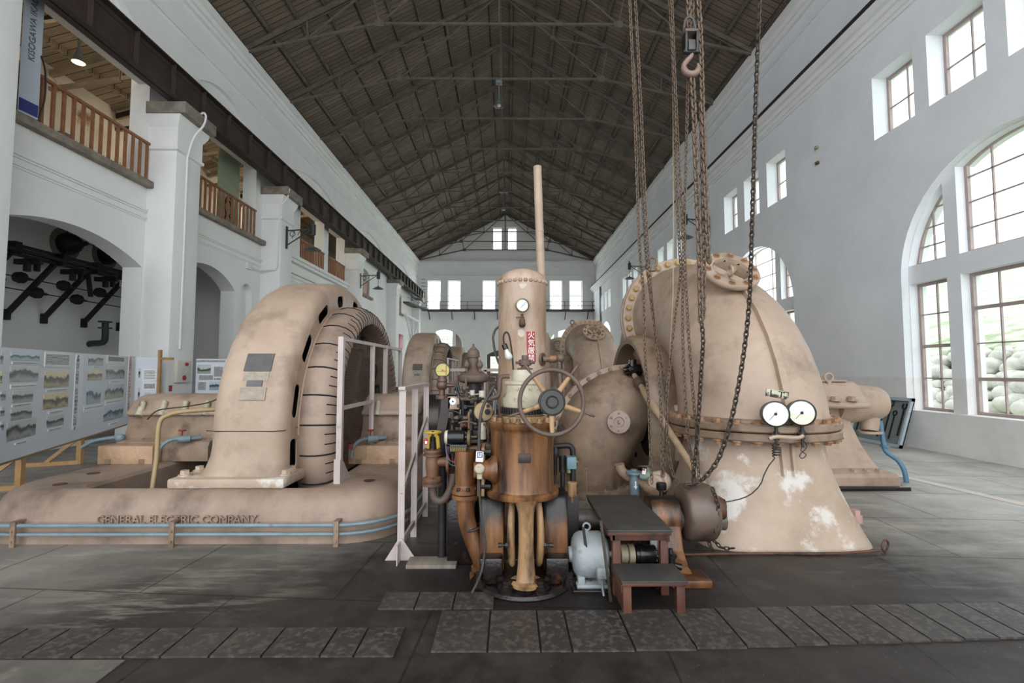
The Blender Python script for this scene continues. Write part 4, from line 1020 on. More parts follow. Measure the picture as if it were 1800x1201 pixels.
k = MB(); k.lathe([(.25, 4.5), (.29, 4.62), (.27, 4.75), (.25, 4.9), (.235, 5.1), (.2, 5.17), (.05, 5.19)], (0, 6.75, 1.04), (1, 0, 0), n=32); k.build('end_housing', 'paint', tb)
k = MB(); k.tube(smoothpath([(4.98, 6.72, .95), (4.99, 6.72, .78), (4.97, 6.7, .66)], 5), [.14 - .004 * i for i in range(11)], 14); k.cyl((4.97, 6.7, .66), (4.97, 6.7, .63), .15, n=18); k.build('drain_elbow', 'paint', tb)
for x in (4.4, 4.56, 4.72):
    q = MB(); q.bolt((x, 6.23, .19), (0, -.1, 1), .04, .05); q.build('foot_bolt', 'paint', po)
q = MB(); p = [V((4.28, 6.52, .98)), V((4.33, 6.45, .72))]; q.cyl(p[0], p[1], .012, n=8); q.cyl(p[1] + V((-.04, 0, 0)), p[1] + V((.04, 0, 0)), .018, n=8); q.build('hand_lever', 'black', tb)
k = MB(); k.tube(smoothpath([(3.5, 7.0, 1.36), (3.62, 6.9, 1.38), (4.2, 6.95, 1.39)], 4), .018, 8); k.cyl((3.5, 7, 1.1), (3.5, 7, 1.44), .022, n=8); k.build('oil_pipe', 'dark_iron', tb)
copy_tree(tb, (0, SP, 0), 'thrust bearing beside the second turbine, farther down the window side')
k = MB(); k.tube(smoothpath([(5.12, 6.7, .8), (5.14, 6.68, .5), (5.16, 6.66, .38), (5.26, 6.6, .28), (5.3, 6.55, .16), (5.31, 6.53, .0)], 5), .03, 10); k.cyl((5.15, 6.67, .45), (5.15, 6.67, .47), .06, n=14); k.build('oil_drain_pipe', 'bright_blue', label='bright blue bent pipe going into the floor beside the thrust bearing', cat='pipe')
for i, (x, y) in enumerate(((3.24, 4.75), (3.32, 4.85))):
    k = MB(); k.cyl((x + .1 * i, y, 0), (x + .1 * i, y, .1 - .03 * i), .06, n=16); k.cyl((x + .1 * i, y, .1 - .03 * i), (x + .1 * i, y, .15 - .03 * i), .045, n=6); k.build('anchor_bolt', 'paint_pink', label=('taller' if i == 0 else 'shorter') + ' pink anchor bolt beside the right edge of the turbine foot', cat='bolt', group='anchor bolts by the turbine foot')
k = MB(); ci = at(1552, 965, 4.05)
k.tube(smoothpath([V((1.2, 3.98, .012)), V((2.0, 4.01, .012)), V((2.6, 4.0, .012)), V((3.02, 4.02, .03))], 6), .011, 7); k.torus(V((3.1, 4.06, .055)), (-.5, 1, .1), .045, .009, 24, 6)
k.build('iron_rod', 'rust', label='long rusty iron rod with a ring end lying along the turbine foot', cat='rod')
# ------------------------------------------------------------ governor with its cylinder, hand wheel and fly-ball head
gv = thing('governor', (.1, 3.55, 0), 'rust-orange oily turbine governor with big spoked hand wheel', 'governor')
GX, GY = .1, 3.55
k = MB(); k.lathe([(.0, 0), (.34, 0), (.345, .012), (.33, .03), (.3, .035), (.29, .02), (.22, .02), (.215, .055), (.18, .062), (.0, .062)], (GX, GY, 0), n=56); ba = k.build('base_ring', 'black_oily', gv, smooth=30)
k = MB(); k.lathe([(.25, .02), (.25, .075), (.225, .085), (.2, .085), (.2, .02)], (GX, GY, 0), n=40, a0=-2.4, a1=-.75, cap=False); k.build('oil_lip', 'black_oily', ba)
for x, y in ((-.21, 3.42), (.42, 3.45), (-.02, 3.3), (.21, 3.3)):
    k = MB(); k.cyl((x, y, 0), (x, y, .06), .055, n=18); k.bolt((x, y, .06), (0, 0, 1), .034, .045); k.build('anchor_bolt', 'black_oily', ba)
k = MB(); R = []
for z, hw, hd in ((.06, .075, .07), (.1, .064, .055), (.18, .056, .048), (.3, .05, .044), (.45, .05, .044), (.53, .054, .046), (.58, .066, .06), (.62, .085, .08)):
    R.append([(GX + .015 + x * hw, 3.36 + y * hd, z) for x, y in ((-1, -.5), (-.6, -1), (.6, -1), (1, -.5), (1, .5), (.6, 1), (-.6, 1), (-1, .5))])
k.rings(R); k.lathe([(.11, .055), (.112, .075), (.09, .085)], (GX + .015, 3.36, 0), n=24); k.build('front_column', 'ochre_paint', gv, smooth=50)
for s, x in ((-1, -.125), (1, .335)):
    k = MB(); pr = [(-.16, .06), (.2, .06), (.2, .45), (.15, .58), (.02, .62), (-.1, .58), (-.15, .45)]
    k.prism(pr, lambda u, v, t: (t, 3.68 + u, v), x - .09, x + .09, .025); ck = k.build('side_cheek', 'cheek_oiled', gv, smooth=40)
    k = MB(); k.bx(x - .08, x + .08, 3.42, 3.56, .02, .2, .015); k.build('cheek_foot', 'black_oily', ck)
    k = MB(); xx = GX + .015 + s * .09
    k.tube(smoothpath([(xx, 3.5, .6), (xx + s * .01, 3.44, .46), (xx + s * .012, 3.42, .32), (xx + s * .006, 3.43, .2), (xx, 3.45, .14)], 5), [.018, .02, .022, .024, .025, .026, .026, .027, .027, .028, .028, .028, .028, .028, .027, .026, .025, .024, .022, .018, .012], 10); k.build('yoke_arm', 'ochre_paint', gv)
    k = MB(); k.cyl((xx, 3.42, .29), (xx + s * .09, 3.42, .29), .009, n=8); k.cyl((xx + s * .03, 3.42, .29), (xx + s * .05, 3.42, .29), .02, n=6); k.cyl((xx + s * .075, 3.42, .29), (xx + s * .1, 3.42, .29), .017, n=8); k.build('stop_screw', 'dark_iron', gv)
k = MB(); k.lathe([(.0, .6), (.2, .6), (.255, .605), (.262, .615), (.262, .64), (.25, .65), (.232, .655), (.226, .68), (.226, 1.06), (.232, 1.085), (.244, 1.095), (.246, 1.125), (.235, 1.135), (.0, 1.135)], (GX - .005, GY, 0), n=64)
k.lathe([(.1, 0), (.1, .02), (.07, .06), (.06, .1), (.055, .16)], (GX - .19, 3.46, .8), (-1, -.12, 0), n=28)
cy = k.build('servo_cylinder', 'rusty_paint', gv, smooth=50, label='orange stained servo cylinder')
for i in range(18):
    a = 2 * pi * i / 18; q = MB(); q.bolt((GX + .215 * cos(a), GY + .215 * sin(a), 1.135), (0, 0, 1), .018, .03)
    if sin(a) < .4: q.build('bolt', 'ochre_paint', cy)
k = MB(); p = at(922, 806, 3.318); k.box(p, (.085, .01, .062), None, .003); k.build('nameplate', 'nameplate_dark', cy)
k = MB(); k.lathe([(.0, 1.135), (.165, 1.135), (.165, 1.175), (.14, 1.18), (.14, 1.19)], (GX, 3.5, 0), n=40); k.build('collar', 'ochre_paint', gv)
k = MB(); k.lathe([(.12, 1.19), (.155, 1.19), (.155, 1.235), (.12, 1.235)], (GX, 3.5, 0), n=48)
for i in range(44):
    a = 2 * pi * i / 44; k.box((GX + .157 * cos(a), 3.5 + .157 * sin(a), 1.2125), (.014, .01, .044), Matrix.Rotation(a, 3, 'Z'))
k.build('worm_gear', 'dark_iron', gv, smooth=20)
k = MB(); k.lathe([(.0, 1.235), (.142, 1.237), (.147, 1.26), (.146, 1.3), (.138, 1.33), (.127, 1.345), (.127, 1.392), (.134, 1.4), (.134, 1.412), (.126, 1.42), (.08, 1.422), (.078, 1.5), (.05, 1.502), (.0, 1.502)], (GX, 3.5, 0), n=48)
be = k.build('gear_bell', 'cream_paint', gv, smooth=40)
for a in (-1.9, -1.2, -.6): q = MB(); q.bolt((GX + .128 * cos(a), 3.5 + .128 * sin(a), 1.37), (cos(a), sin(a), 0), .01, .01); q.build('bolt', 'cream_paint', be)
k = MB(); k.lathe([(.0, 1.502), (.055, 1.502), (.055, 1.512), (.03, 1.516), (.03, 1.53), (.045, 1.534), (.047, 1.57), (.035, 1.575), (.025, 1.576), (.024, 1.605), (.0, 1.607)], (GX + .015, 3.5, 0), n=24)
for s in (-1, 1): k.cyl((GX + .015, 3.5, 1.552), (GX + .015 + s * .066, 3.46, 1.552), .01, n=8)
k.build('spindle_nut', 'brown_iron', gv, smooth=35)
k = MB(); k.tube(smoothpath(pts(3.5, (896, 662), (884, 662), (879, 668), (878, 684), (875, 696), (866, 700)), 5), .017, 10); k.build('bell_pipe', 'brown_iron', gv)
# hand wheel
wc = at(970, 707, 3.08); wd = V((.1, -1, .06)).normalized(); hw = None
k = MB(); k.torus(wc, wd, .205, .0145, 64, 10); hw = k.build('hand_wheel', 'brown_iron', gv, label='brown iron five-spoked hand wheel')
u = V((1, 0, 0)); u = (u - wd * u.dot(wd)).normalized(); v = wd.cross(u); v = v if v.z > 0 else -v
for i in range(5):
    a = radians(54 + 72 * i); d = u * cos(a) + v * sin(a); sd = u * -sin(a) + v * cos(a)
    k = MB(); k.rings([[wc + d * r - wd * .012 * (1 - r / .2) + sd * (s_ * w_) + wd * (t_ * w_ * .7) for s_, t_ in ((-1, 0), (-.6, .8), (.6, .8), (1, 0), (.6, -.8), (-.6, -.8))] for r, w_ in ((.06, .021), (.1, .017), (.2, .0135))]); k.build('spoke', 'ochre_paint', hw, smooth=60)
    if i != 3:
        k = MB(); k.tube([wc + d * r for r in (.215, .222, .24, .265, .285, .292)], [.007, .006, .0085, .0105, .0085, .003], 10); k.build('grip', 'brown_iron', hw)
k = MB(); k.lathe([(.0, -.05), (.07, -.05), (.085, -.03), (.086, .012), (.078, .018), (.074, .012), (.042, .012), (.036, .026), (.03, .02), (.0, .02)], wc, wd, n=40); hb = k.build('hub', 'hub_iron', hw, smooth=35)
k = MB(); k.cyl(wc - wd * .05, wc - wd * .28, .03, n=18); k.build('wheel_shaft', 'brown_iron', gv)
for r, n_ in ((.012, 6), (.023, 12)):
    for i in range(n_):
        a = 2 * pi * i / n_; q = MB(); q.cyl(wc + wd * .02 + u * r * cos(a) + v * r * sin(a), wc + wd * .025 + u * r * cos(a) + v * r * sin(a), .0035, n=6); q.build('stud', 'brown_iron', hb)
k = MB(); k.tube(pts(3.3, (983, 748), (984, 758), (985, 766)), .012, 8); k.tube(pts(3.3, (988, 745), (992, 754), (989, 762)), .008, 6); k.build('drain_cocks', 'dark_iron', gv)
# pipework left of the cylinder
k = MB()
k.cyl(at(818, 792, 3.62), at(818, 862, 3.62), .078, .074, 24); k.lathe([(.0, 0), (.1, 0), (.1, .03), (.09, .035), (.075, .06)], at(818, 866, 3.62), (0, 0, 1), n=32); k.build('pipe_head', 'rusty_paint', gv)
k = MB(); k.lathe([(.06, 0), (.1, 0), (.1, -.028), (.065, -.03)], at(818, 868, 3.62), (0, 0, 1), n=32)
k.tube(smoothpath(pts(3.6, (818, 872), (818, 890), (820, 912), (828, 940), (838, 965), (847, 988), (850, 1002)), 4), .064, 18)
k.lathe([(.0, 0), (.1, 0), (.1, .03), (.07, .036), (.07, .055), (.09, .06), (.09, .08), (.06, .09)], (at(850, 1005, 3.6).x, 3.6, 0), n=28); po = k.build('oil_pipe', 'rusty_paint', gv, label='thick rusty bent oil pipe')
for i in range(8):
    a = 2 * pi * i / 8 + .3; q = MB(); c = at(818, 866, 3.62); q.bolt(c + V((.086 * cos(a), .086 * sin(a), .03)), (0, 0, 1), .014, .02)
    if sin(a) < .5: q.build('bolt', 'dark_iron', po)
k = MB(); k.torus(at(831, 928, 3.6), (.28, 0, -1), .066, .009, 24, 6); k.build('pipe_clamp', 'dark_iron', po)
for j, x in enumerate((843, 850)):
    k = MB(); p = at(x, 825, 3.55); k.box(p, (.022, .2, .34), None, .004); fl = k.build('port_flange', 'ochre_paint' if j else 'rusty_paint', gv)
k = MB()
for z in (.68, .92): k.cyl((-.205, 3.46, z), (-.13, 3.46, z), .018, n=6)
k.build('flange_bolts', 'dark_iron', gv)
k = MB(); p = at(851, 790, 3.75); k.box(p + V((.03, 0, 0)), (.12, .1, .1), None, .02); k.build('valve_chest', 'brass_dark', gv)
# fly-ball head
FX, FY = at(832, 650, 4.05).x, 4.05
k = MB(); k.lathe([(.0, 1.72), (.008, 1.712), (.006, 1.702), (.014, 1.696), (.015, 1.688), (.026, 1.684), (.028, 1.676), (.034, 1.672), (.045, 1.662), (.051, 1.645), (.051, 1.622), (.055, 1.618), (.055, 1.606), (.043, 1.604), (.041, 1.525), (.05, 1.515), (.06, 1.5), (.1, 1.47), (.127, 1.455), (.129, 1.45), (.127, 1.41), (.12, 1.402), (.06, 1.385), (.055, 1.34), (.0, 1.34)], (FX, FY, 0), n=44)
fb = k.build('flyball_head', 'brown_iron', gv, smooth=40, label='brown bell-shaped fly-ball head')
for s in (-1, 1):
    p = at(832 + s * 11.7, 641, 3.98); k = MB(); k.lathe([(.0, .045), (.004, .035), (.012, .027), (.024, .008), (.0265, -.006), (.022, -.022), (.01, -.032), (.01, -.06), (.0, -.06)], p, n=20); k.build('ball_cap', 'brown_iron', fb)
k = MB(); k.cyl(at(832, 675, 4.05), at(832, 720, 4.05), .07, n=24); k.cyl(at(832, 720, 4.05), at(832, 860, 4.05), .1, n=24); k.build('head_column', 'dark_iron', gv)
for x, a, e, r, m, y in ((830, 686, 702, .021, 'cream_white', 3.9), (847, 687, 706, .024, 'cream_white', 3.9), (819, 662, 702, .009, 'brown_iron', 3.88), (819, 686, 700, .03, 'brown_iron', 3.92), (857, 672, 700, .016, 'brown_iron', 3.92), (836, 705, 740, .012, 'brass_dark', 3.85), (809, 720, 735, .006, 'steel_bright', 3.8), (810, 742, 756, .007, 'steel_bright', 3.75), (824, 725, 754, .008, 'ochre_paint', 3.75), (848, 742, 772, .03, 'cream_white', 3.8), (814, 700, 735, .012, 'dark_iron', 3.85), (868, 690, 722, .007, 'galvanised', 3.7), (828, 735, 757, .012, 'brown_iron', 3.85)):
    k = MB(); k.cyl(at(x, a, y), at(x, e, y), r, n=14); k.build('governor_rod' if r < .013 else 'dashpot', m, gv)
for (x, y, w_, h_, m, d) in ((825, 701, 30, 6, 'brass_dark', 3.86), (812, 734, 26, 5, 'brown_iron', 3.78), (833, 714, 36, 4, 'dark_iron', 3.9), (800, 790, 30, 14, 'dark_iron', 3.72), (818, 742, 10, 16, 'rust', 3.85), (838, 762, 12, 14, 'dark_iron', 3.85), (862, 740, 14, 40, 'rusty_dark', 3.85), (806, 765, 10, 30, 'dark_iron', 3.9), (830, 775, 40, 6, 'brown_iron', 3.85), (828, 790, 26, 10, 'ochre_paint', 3.75)):
    k = MB(); k.box(at(x, y, d), (w_ * d / F, .09, h_ * d / F), None, .006); k.build('linkage_bracket', m, gv)
k = MB(); k.bar(at(822, 733, 3.77), at(828, 720, 3.77), .012, .02); k.bar(at(803, 697, 3.85), at(812, 700, 3.85), .012, .016); k.build('lever', 'brown_iron', gv)
k = MB(); c = at(850, 724, 3.78); dn = V((.15, -1, .05)).normalized(); k.lathe([(.0, -.03), (.074, -.03), (.076, -.01), (.07, .004), (.03, .008), (.0, .008)], c, dn, n=40); ds = k.build('cam_disc', 'tan_disc', gv)
k = MB(); k.lathe([(.0, .004), (.022, .004), (.02, .03), (.0, .032)], c + V((.03, 0, 0)), dn, n=20); k.build('disc_hub', 'black', ds)
k = MB(); k.bx(-.47, -.12, 4.05, 4.5, .0, 1.24, .02); k.build('governor_body', 'dark_iron', gv)
k = MB(); k.bx(.05, .36, 3.85, 4.3, .0, .95, .02); k.build('governor_body', 'rusty_dark', gv)
k = MB(); k.bx(-.48, -.26, 3.82, 3.95, .0, .5, .01); k.build('side_panel', 'black_oily', gv)
# small fittings crowded round the head column
for (P, r, m, y) in ((((870, 702), (871, 730), (870, 768)), .006, 'galvanised', 3.7), (((795, 728), (795, 756)), .012, 'brown_iron', 3.9), (((838, 738), (868, 738)), .014, 'brown_iron', 3.86), (((812, 752), (812, 792)), .02, 'dark_iron', 3.9), (((824, 757), (822, 790), (824, 830)), .014, 'rust', 3.8), (((790, 722), (806, 726), (812, 738)), .008, 'dark_iron', 3.8), (((858, 768), (866, 780), (862, 800), (850, 812)), .012, 'dark_iron', 3.8), (((775, 705), (772, 735), (774, 775)), .012, 'rust', 3.95), (((790, 735), (789, 770), (792, 850)), .018, 'rust', 4.0), (((800, 690), (820, 690), (836, 694), (852, 690)), .008, 'steel_bright', 3.9), (((860, 692), (866, 684), (872, 690), (874, 712)), .007, 'steel_bright', 3.85), (((816, 760), (826, 768), (838, 768)), .01, 'brass_dark', 3.7), (((850, 745), (858, 756), (858, 782)), .009, 'rust', 3.72), (((806, 744), (820, 741), (838, 746)), .007, 'brown_iron', 3.7), (((830, 812), (836, 850), (838, 880)), .016, 'rusty_dark', 3.8), (((868, 742), (878, 748), (884, 760)), .012, 'rusty_dark', 3.8)):
    k = MB(); k.tube(smoothpath(pts(y, *P), 4), r, 8); k.build('small_pipe', m, gv)
for (x, y, d, r, m) in ((816, 683, 3.86, .022, 'brown_iron'), (826, 698, 3.82, .018, 'brass_dark'), (843, 702, 3.84, .02, 'dark_iron'), (808, 735, 3.74, .014, 'black'), (812, 748, 3.7, .018, 'rust'), (836, 752, 3.78, .02, 'dark_iron'), (797, 742, 3.86, .026, 'dark_iron'), (860, 762, 3.76, .022, 'rust'), (870, 770, 3.72, .016, 'cream_white'), (833, 745, 3.72, .013, 'steel_bright'), (866, 700, 3.8, .022, 'brown_iron'), (783, 722, 3.88, .02, 'rust'), (823, 762, 3.66, .012, 'steel_bright'), (848, 785, 3.74, .02, 'rusty_dark')):
    k = MB(); k.ball(at(x, y, d), r, 12); k.cyl(at(x, y, d), at(x, y, d) + V((r * 1.7, -r * .6, r * .3)), r * .5, n=8); k.build('small_fitting', m, gv)
for (x, y, d) in ((806, 714, 3.79), (830, 706, 3.79), (846, 738, 3.74), (858, 714, 3.74), (818, 716, 3.74)):
    k = MB(); k.bolt(at(x, y, d), (0, -1, 0), .011, .014); k.build('bolt', 'dark_iron', gv)
# motor and terminal strip in front of the head
k = MB(); c = at(801, 769, 3.66); k.lathe([(.0, -.075), (.04, -.075), (.052, -.06), (.054, -.055), (.054, .03), (.05, .045), (.05, .062), (.035, .07), (.02, .07), (.02, .085), (.0, .085)], c, (1, 0, 0), n=32); mo = k.build('synchronising_motor', 'motor_black', gv)
k = MB(); k.lathe([(.054, -.05), (.0555, -.05), (.0555, -.03), (.054, -.03)], c, (1, 0, 0), n=32, a0=-2.2, a1=-.2, cap=False); k.lathe([(.0, -.08), (.045, -.08), (.053, -.07), (.053, -.055)], c, (1, 0, 0), n=24, cap=False); k.build('motor_band', 'cream_white', mo)
k = MB(); k.cyl(c + V((.09, 0, -.005)), c + V((.11, 0, -.005)), .06, n=24); k.build('motor_pinion', 'brass_dark', gv)
k = MB(); p = at(806, 792, 3.62); k.box(p + V((0, .03, .01)), (.13, .09, .07), None, .005); tbk = k.build('terminal_box', 'motor_black', gv)
for i in range(8):
    q = MB(); a = at(793 + i * 3.5, 790, 3.59); q.box(a, (.011, .02, .03)); q.cyl(a + V((0, -.01, .008)), a + V((0, -.016, .008)), .003, n=6); q.cyl(a + V((0, -.01, -.008)), a + V((0, -.016, -.008)), .003, n=6); q.build('terminal', 'brass', tbk)
for m, P in (('wire_red', ((801, 803), (799, 812), (802, 822), (812, 826))), ('wire_red', ((805, 803), (807, 812), (812, 818), (816, 820))), ('wire_yellow', ((808, 803), (810, 813), (816, 819), (824, 818))), ('wire_blue', ((814, 803), (815, 811), (818, 816))), ('wire_blue', ((783, 780), (784, 795), (789, 808), (800, 814))), ('wire_red', ((784, 781), (786, 798), (792, 810), (798, 812))), ('wire_green', ((785, 805), (792, 817), (802, 819)))):
    q = MB(); q.tube(smoothpath(pts(3.58, *P), 5), .0028, 5); q.build('wire', m, tbk)
k = MB(); k.tube(smoothpath(pts(3.6, (834, 790), (830, 805), (822, 815), (812, 822)), 5), .012, 8); k.build('conduit', 'cord_black', gv)
# stop valve with yellow yoke
k = MB(); c = at(761, 760, 3.78); X0 = c.x
k.torus(c, (0, 0, 1), .062, .008, 28, 6); k.bar(c + V((-.06, 0, 0)), c + V((.06, 0, 0)), .016, .01)
vl = thing('stop_valve', (X0, 3.78, .6), 'rust-red stop valve with yellow hand wheel beside the mesh railing', 'valve')
k.build('valve_wheel', 'yellow', vl)
k = MB()
k.tube(pts(3.78, (764, 764), (769, 768), (770, 778), (771, 789)), .016, 8); k.tube(pts(3.78, (758, 764), (754, 768), (753, 778), (752, 789)), .012, 8); k.build('yoke', 'yellow', vl)
k = MB(); k.cyl(at(761, 758, 3.78), at(761, 790, 3.78), .011, n=10); k.cyl(at(761, 776, 3.78), at(761, 789, 3.78), .022, n=10); k.build('stem', 'black', vl)
k = MB(); ys = [(790, .072), (794, .074), (795, .064), (797, .064), (798, .072), (801, .072), (802, .05), (815, .056), (828, .05), (837, .046), (840, .074), (845, .074), (846, .064), (848, .064), (848.5, .075), (853, .075), (854, .04)]
k.lathe([(r, at(761, y, 3.78).z) for y, r in ys], (X0, 3.78, 0), n=32); k.cyl(at(764, 812, 3.78), at(792, 812, 3.78), .036, n=18); k.lathe([(.03, 0), (.09, 0), (.09, .02), (.03, .02)], at(786, 812, 3.78), (1, 0, 0), n=28); vb = k.build('valve_body', 'valve_rust', vl, smooth=30)
for i in range(6):
    a = 2 * pi * i / 6 - .4
    if sin(a) < .3:
        for y in (790, 840): q = MB(); q.bolt((X0 + .06 * cos(a), 3.78 + .06 * sin(a), at(761, y, 3.78).z), (0, 0, 1), .01, .014); q.build('bolt', 'rust', vb)
k = MB(); k.box(at(749, 776, 3.7), (.028, .004, .05)); tg = k.build('tag', 'red', vl)
k = MB(); k.box(at(749, 778, 3.697), (.016, .003, .02)); k.build('tag_print', 'sign_white', tg)
k = MB(); k.tube(smoothpath(pts(3.78, (761, 852), (761, 866), (764, 876), (773, 881), (783, 876), (791, 862), (796, 846), (798, 832)), 4), .03, 12); k.build('bypass_pipe', 'brown_iron', vl)
# yellow dial gauge on its standpipe
c = at(778, 651, 3.9); nd = V((.12, -1, -.02)).normalized()
g = thing('dial_gauge', c - V((0, 0, .3)), 'round gauge with yellowed dial on a brown ball fitting', 'gauge')
k = MB(); k.lathe([(.0, -.04), (.055, -.04), (.058, -.03), (.058, .004), (.062, .006), (.062, .014), (.056, .016), (.054, .006)], c, nd, n=36); k.build('case', 'dark_iron', g)
k = MB(); k.lathe([(.0, .004), (.056, .004), (.056, .008), (0, .008)], c, nd, n=32); k.build('dial', 'dial_yellow', g)
k = MB(); k.bar(c + nd * .012 + V((-.045, 0, -.008)), c + nd * .012 + V((.03, 0, -.004)), .006, .002); k.bar(c + nd * .012 + V((.028, 0, .045)), c + nd * .012 + V((.028, 0, -.04)), .006, .002); k.cyl(c + nd * .01, c + nd * .016, .008, n=8); k.build('needle', 'dial_hand', g)
k = MB(); c2 = at(777, 677, 3.9); k.ball(c2, .047, 18); k.cyl(c2 + V((0, 0, .03)), c2 + V((0, 0, .075)), .045, .03, 16); k.cyl(c2, c2 + V((.11, -.01, -.005)), .022, .012, 12); k.cyl(c2, c2 + V((0, 0, -.1)), .026, n=14); k.cyl(c2 + V((0, 0, -.085)), c2 + V((0, 0, -.11)), .05, n=18); k.build('ball_fitting', 'ball_brown', g)
k = MB(); k.cyl(at(779, 700, 3.92), V((at(779, 700, 3.92).x, 3.92, 0)), .034, n=16); k.build('standpipe', 'dark_iron', g)
k = MB(); P = pts(3.86, (784, 699), (782, 720), (778, 745), (772, 775), (770, 810)); k.rings([[p + V((-.036, 0, 0)), p + V((.036, 0, 0)), p + V((.036, .006, 0)), p + V((-.036, .006, 0))] for p in smoothpath(P, 4)]); k.build('leather_belt', 'leather', label='dark leather strap hanging beside the governor under the yellowed gauge', cat='strap')
k = MB(); c = at(797, 709, 3.86); k.box(c + V((0, .05, 0)), (.095, .1, .1), None, .006)
ib = thing('indicator_box', c + V((0, .05, -.05)), 'small pink box with a round white indicator dial', 'indicator'); k.build('box', 'paint', ib)
k = MB(); k.lathe([(.0, 0), (.026, 0), (.026, .006), (.0, .006)], at(796, 706, 3.858), (0, -1, 0), n=24); d_ = k.build('dial', 'dial', ib)
k = MB(); k.bar(at(796, 704, 3.85), at(797, 708, 3.85), .006, .002); k.cyl(at(796, 706, 3.852), at(796, 706, 3.848), .007, n=8); k.build('pointer', 'black', d_)
k = MB(); k.tube(pts(3.8, (801, 672), (803, 688), (807, 696)), .008, 6); k.tube(pts(3.8, (803, 672), (807, 686), (810, 695)), .008, 6); k.cyl(at(800, 680, 3.84), at(806, 680, 3.84), .035, n=16); k.build('governor_lever', 'motor_black', gv)
# conduit hanging down past the cylinder with tag and cock
k = MB(); k.tube(smoothpath(pts(3.4, (869, 678), (862, 690), (853, 706), (847, 722), (843, 745), (842, 775), (842, 800)), 5), .011, 10); k.tube(smoothpath(pts(3.4, (842, 842), (843, 870), (845, 900), (850, 935), (853, 960), (850, 985)), 5), .008, 8); k.tube(smoothpath([at(850, 985, 3.4), at(846, 1005, 3.36), at(838, 1026, 3.28), at(829, 1043, 3.23)], 5), .008, 8)
sw = thing('hose', (at(842, 800, 3.4).x, 3.4, .3), 'grey rubber hose drooping to the floor left of the hand wheel', 'hose'); k.build('tube', 'cable', sw)
k = MB(); c = at(843, 824, 3.38); k.lathe([(.0, 0), (.034, 0), (.036, .01), (.03, .02), (.024, .022), (.024, .03), (.0, .032)], c, (0, -1, 0), n=24); k.cyl(c + V((0, .01, -.02)), c + V((0, .01, -.07)), .02, n=12); k.build('cock', 'cream_paint', sw)
k = MB(); c = at(843, 803, 3.36); k.box(c, (.05, .003, .07), Matrix.Rotation(.06, 3, 'Y')); tg = k.build('tag', 'sign_white', sw)
k = MB(); c = at(843.5, 800, 3.357)
for dx, dz, a, e in ((0, .016, .036, .006), (-.015, 0, .006, .034), (.015, 0, .006, .034), (0, -.016, .036, .005), (0, .004, .006, .022)): k.box(c + V((dx, 0, dz)), (a, .002, e))
k.build('tag_mark', 'ink_tag', tg)

# ------------------------------------------------------------ pressure tank behind the governor
TKX, TKY, TR = .135, 4.95, .245
tk = thing('pressure_tank', (TKX, TKY, 0), 'tall pink-beige riveted pressure tank with red warning sign', 'tank')
k = MB(); k.lathe([(.0, .0), (TR, 0), (TR, 2.34), (TR + .004, 2.35), (TR + .004, 2.42), (TR - .02, 2.46), (TR - .07, 2.5), (TR - .15, 2.53), (0, 2.54)], (TKX, TKY, 0), n=64); sh = k.build('shell', 'tank_paint', tk, smooth=35)
for i in range(30):
    a = 2 * pi * i / 30
    if sin(a) < .3: q = MB(); q.ball((TKX + (TR + .004) * cos(a), TKY + (TR + .004) * sin(a), 2.385), .021, 10); q.build('rivet', 'paint', sh)
def onct(x, y, off=.002):
    """point of the tank's front seen at a pixel"""
    Y = TKY - TR
    for _ in range(8):
        p = at(x, y, Y); Y = TKY - sqrt(max(.0001, (TR + off) ** 2 - (p.x - TKX) ** 2))
    return at(x, y, Y)
for nm, cx, cy, rx, ry in (('paint_patch', 919, 501, 7, 7), ('paint_patch', 916, 585, 6, 8)):
    R_ = random.Random(cx); k = MB(); P = [(cx + rx * cos(a) * R_.uniform(.7, 1.15), cy + ry * sin(a) * R_.uniform(.7, 1.15)) for a in [2 * pi * i / 12 for i in range(12)]]
    k.rings([[onct(x, y, o) for x, y in P] for o in (.0005, .003)]); k.build(nm, 'patch_white', sh, smooth=0)
sg = MB(); R = []
R = [[onct(x, y, o) for x, y in [(925, 583), (928, 583), (932, 583), (936, 583), (940, 583), (941, 610), (942, 636), (938, 636), (934, 636), (930, 636), (927, 636), (926, 610)]] for o in (.001, .004)]
sg.rings(R); so = sg.build('warning_sign', 'red', tk, smooth=0, label='red sign with white characters')
sn = V((934 - 917.5, 0, 0)).normalized(); sx_ = (at(934, 610, 4.7).x - TKX) / TR
nrm = V((sx_, -sqrt(1 - sx_ * sx_), 0)); xa = V((0, 0, 1)).cross(nrm) * 1
xa = V((-nrm.y, nrm.x, 0))
for ch, y in zip('火気厳禁', (590, 603.5, 617, 630)):
    p = onct(934, y, .005); text(ch, .075, 'sign_white', p, frame3(xa, (0, 0, 1)), 'lettering', so, .0006)
k = MB(); c = onct(918, 537, .09); nd = V((.22, -1, -.05)).normalized()
pg = thing('pressure_gauge', c - V((0, 0, .15)), 'round white pressure gauge high on the front of the tank', 'gauge')
k.lathe([(.0, -.05), (.058, -.05), (.064, -.03), (.064, .0), (.068, .004), (.068, .014), (.058, .018), (.055, .008)], c, nd, n=36); k.build('case', 'brass', pg)
k = MB(); k.lathe([(.0, .005), (.057, .005), (.057, .009), (0, .009)], c, nd, n=32); k.build('dial', 'dial', pg)
k = MB(); k.bar(c + nd * .013 + V((.03, 0, .03)), c + nd * .013 + V((-.02, 0, -.025)), .004, .002)
for i in range(21):
    a = radians(-45 + 270 * i / 20); q = V((cos(a), 0, sin(a))); k.bar(c + nd * .0115 + q * .044, c + nd * .0115 + q * .051, .002, .001)
k.build('needle', 'black', pg)
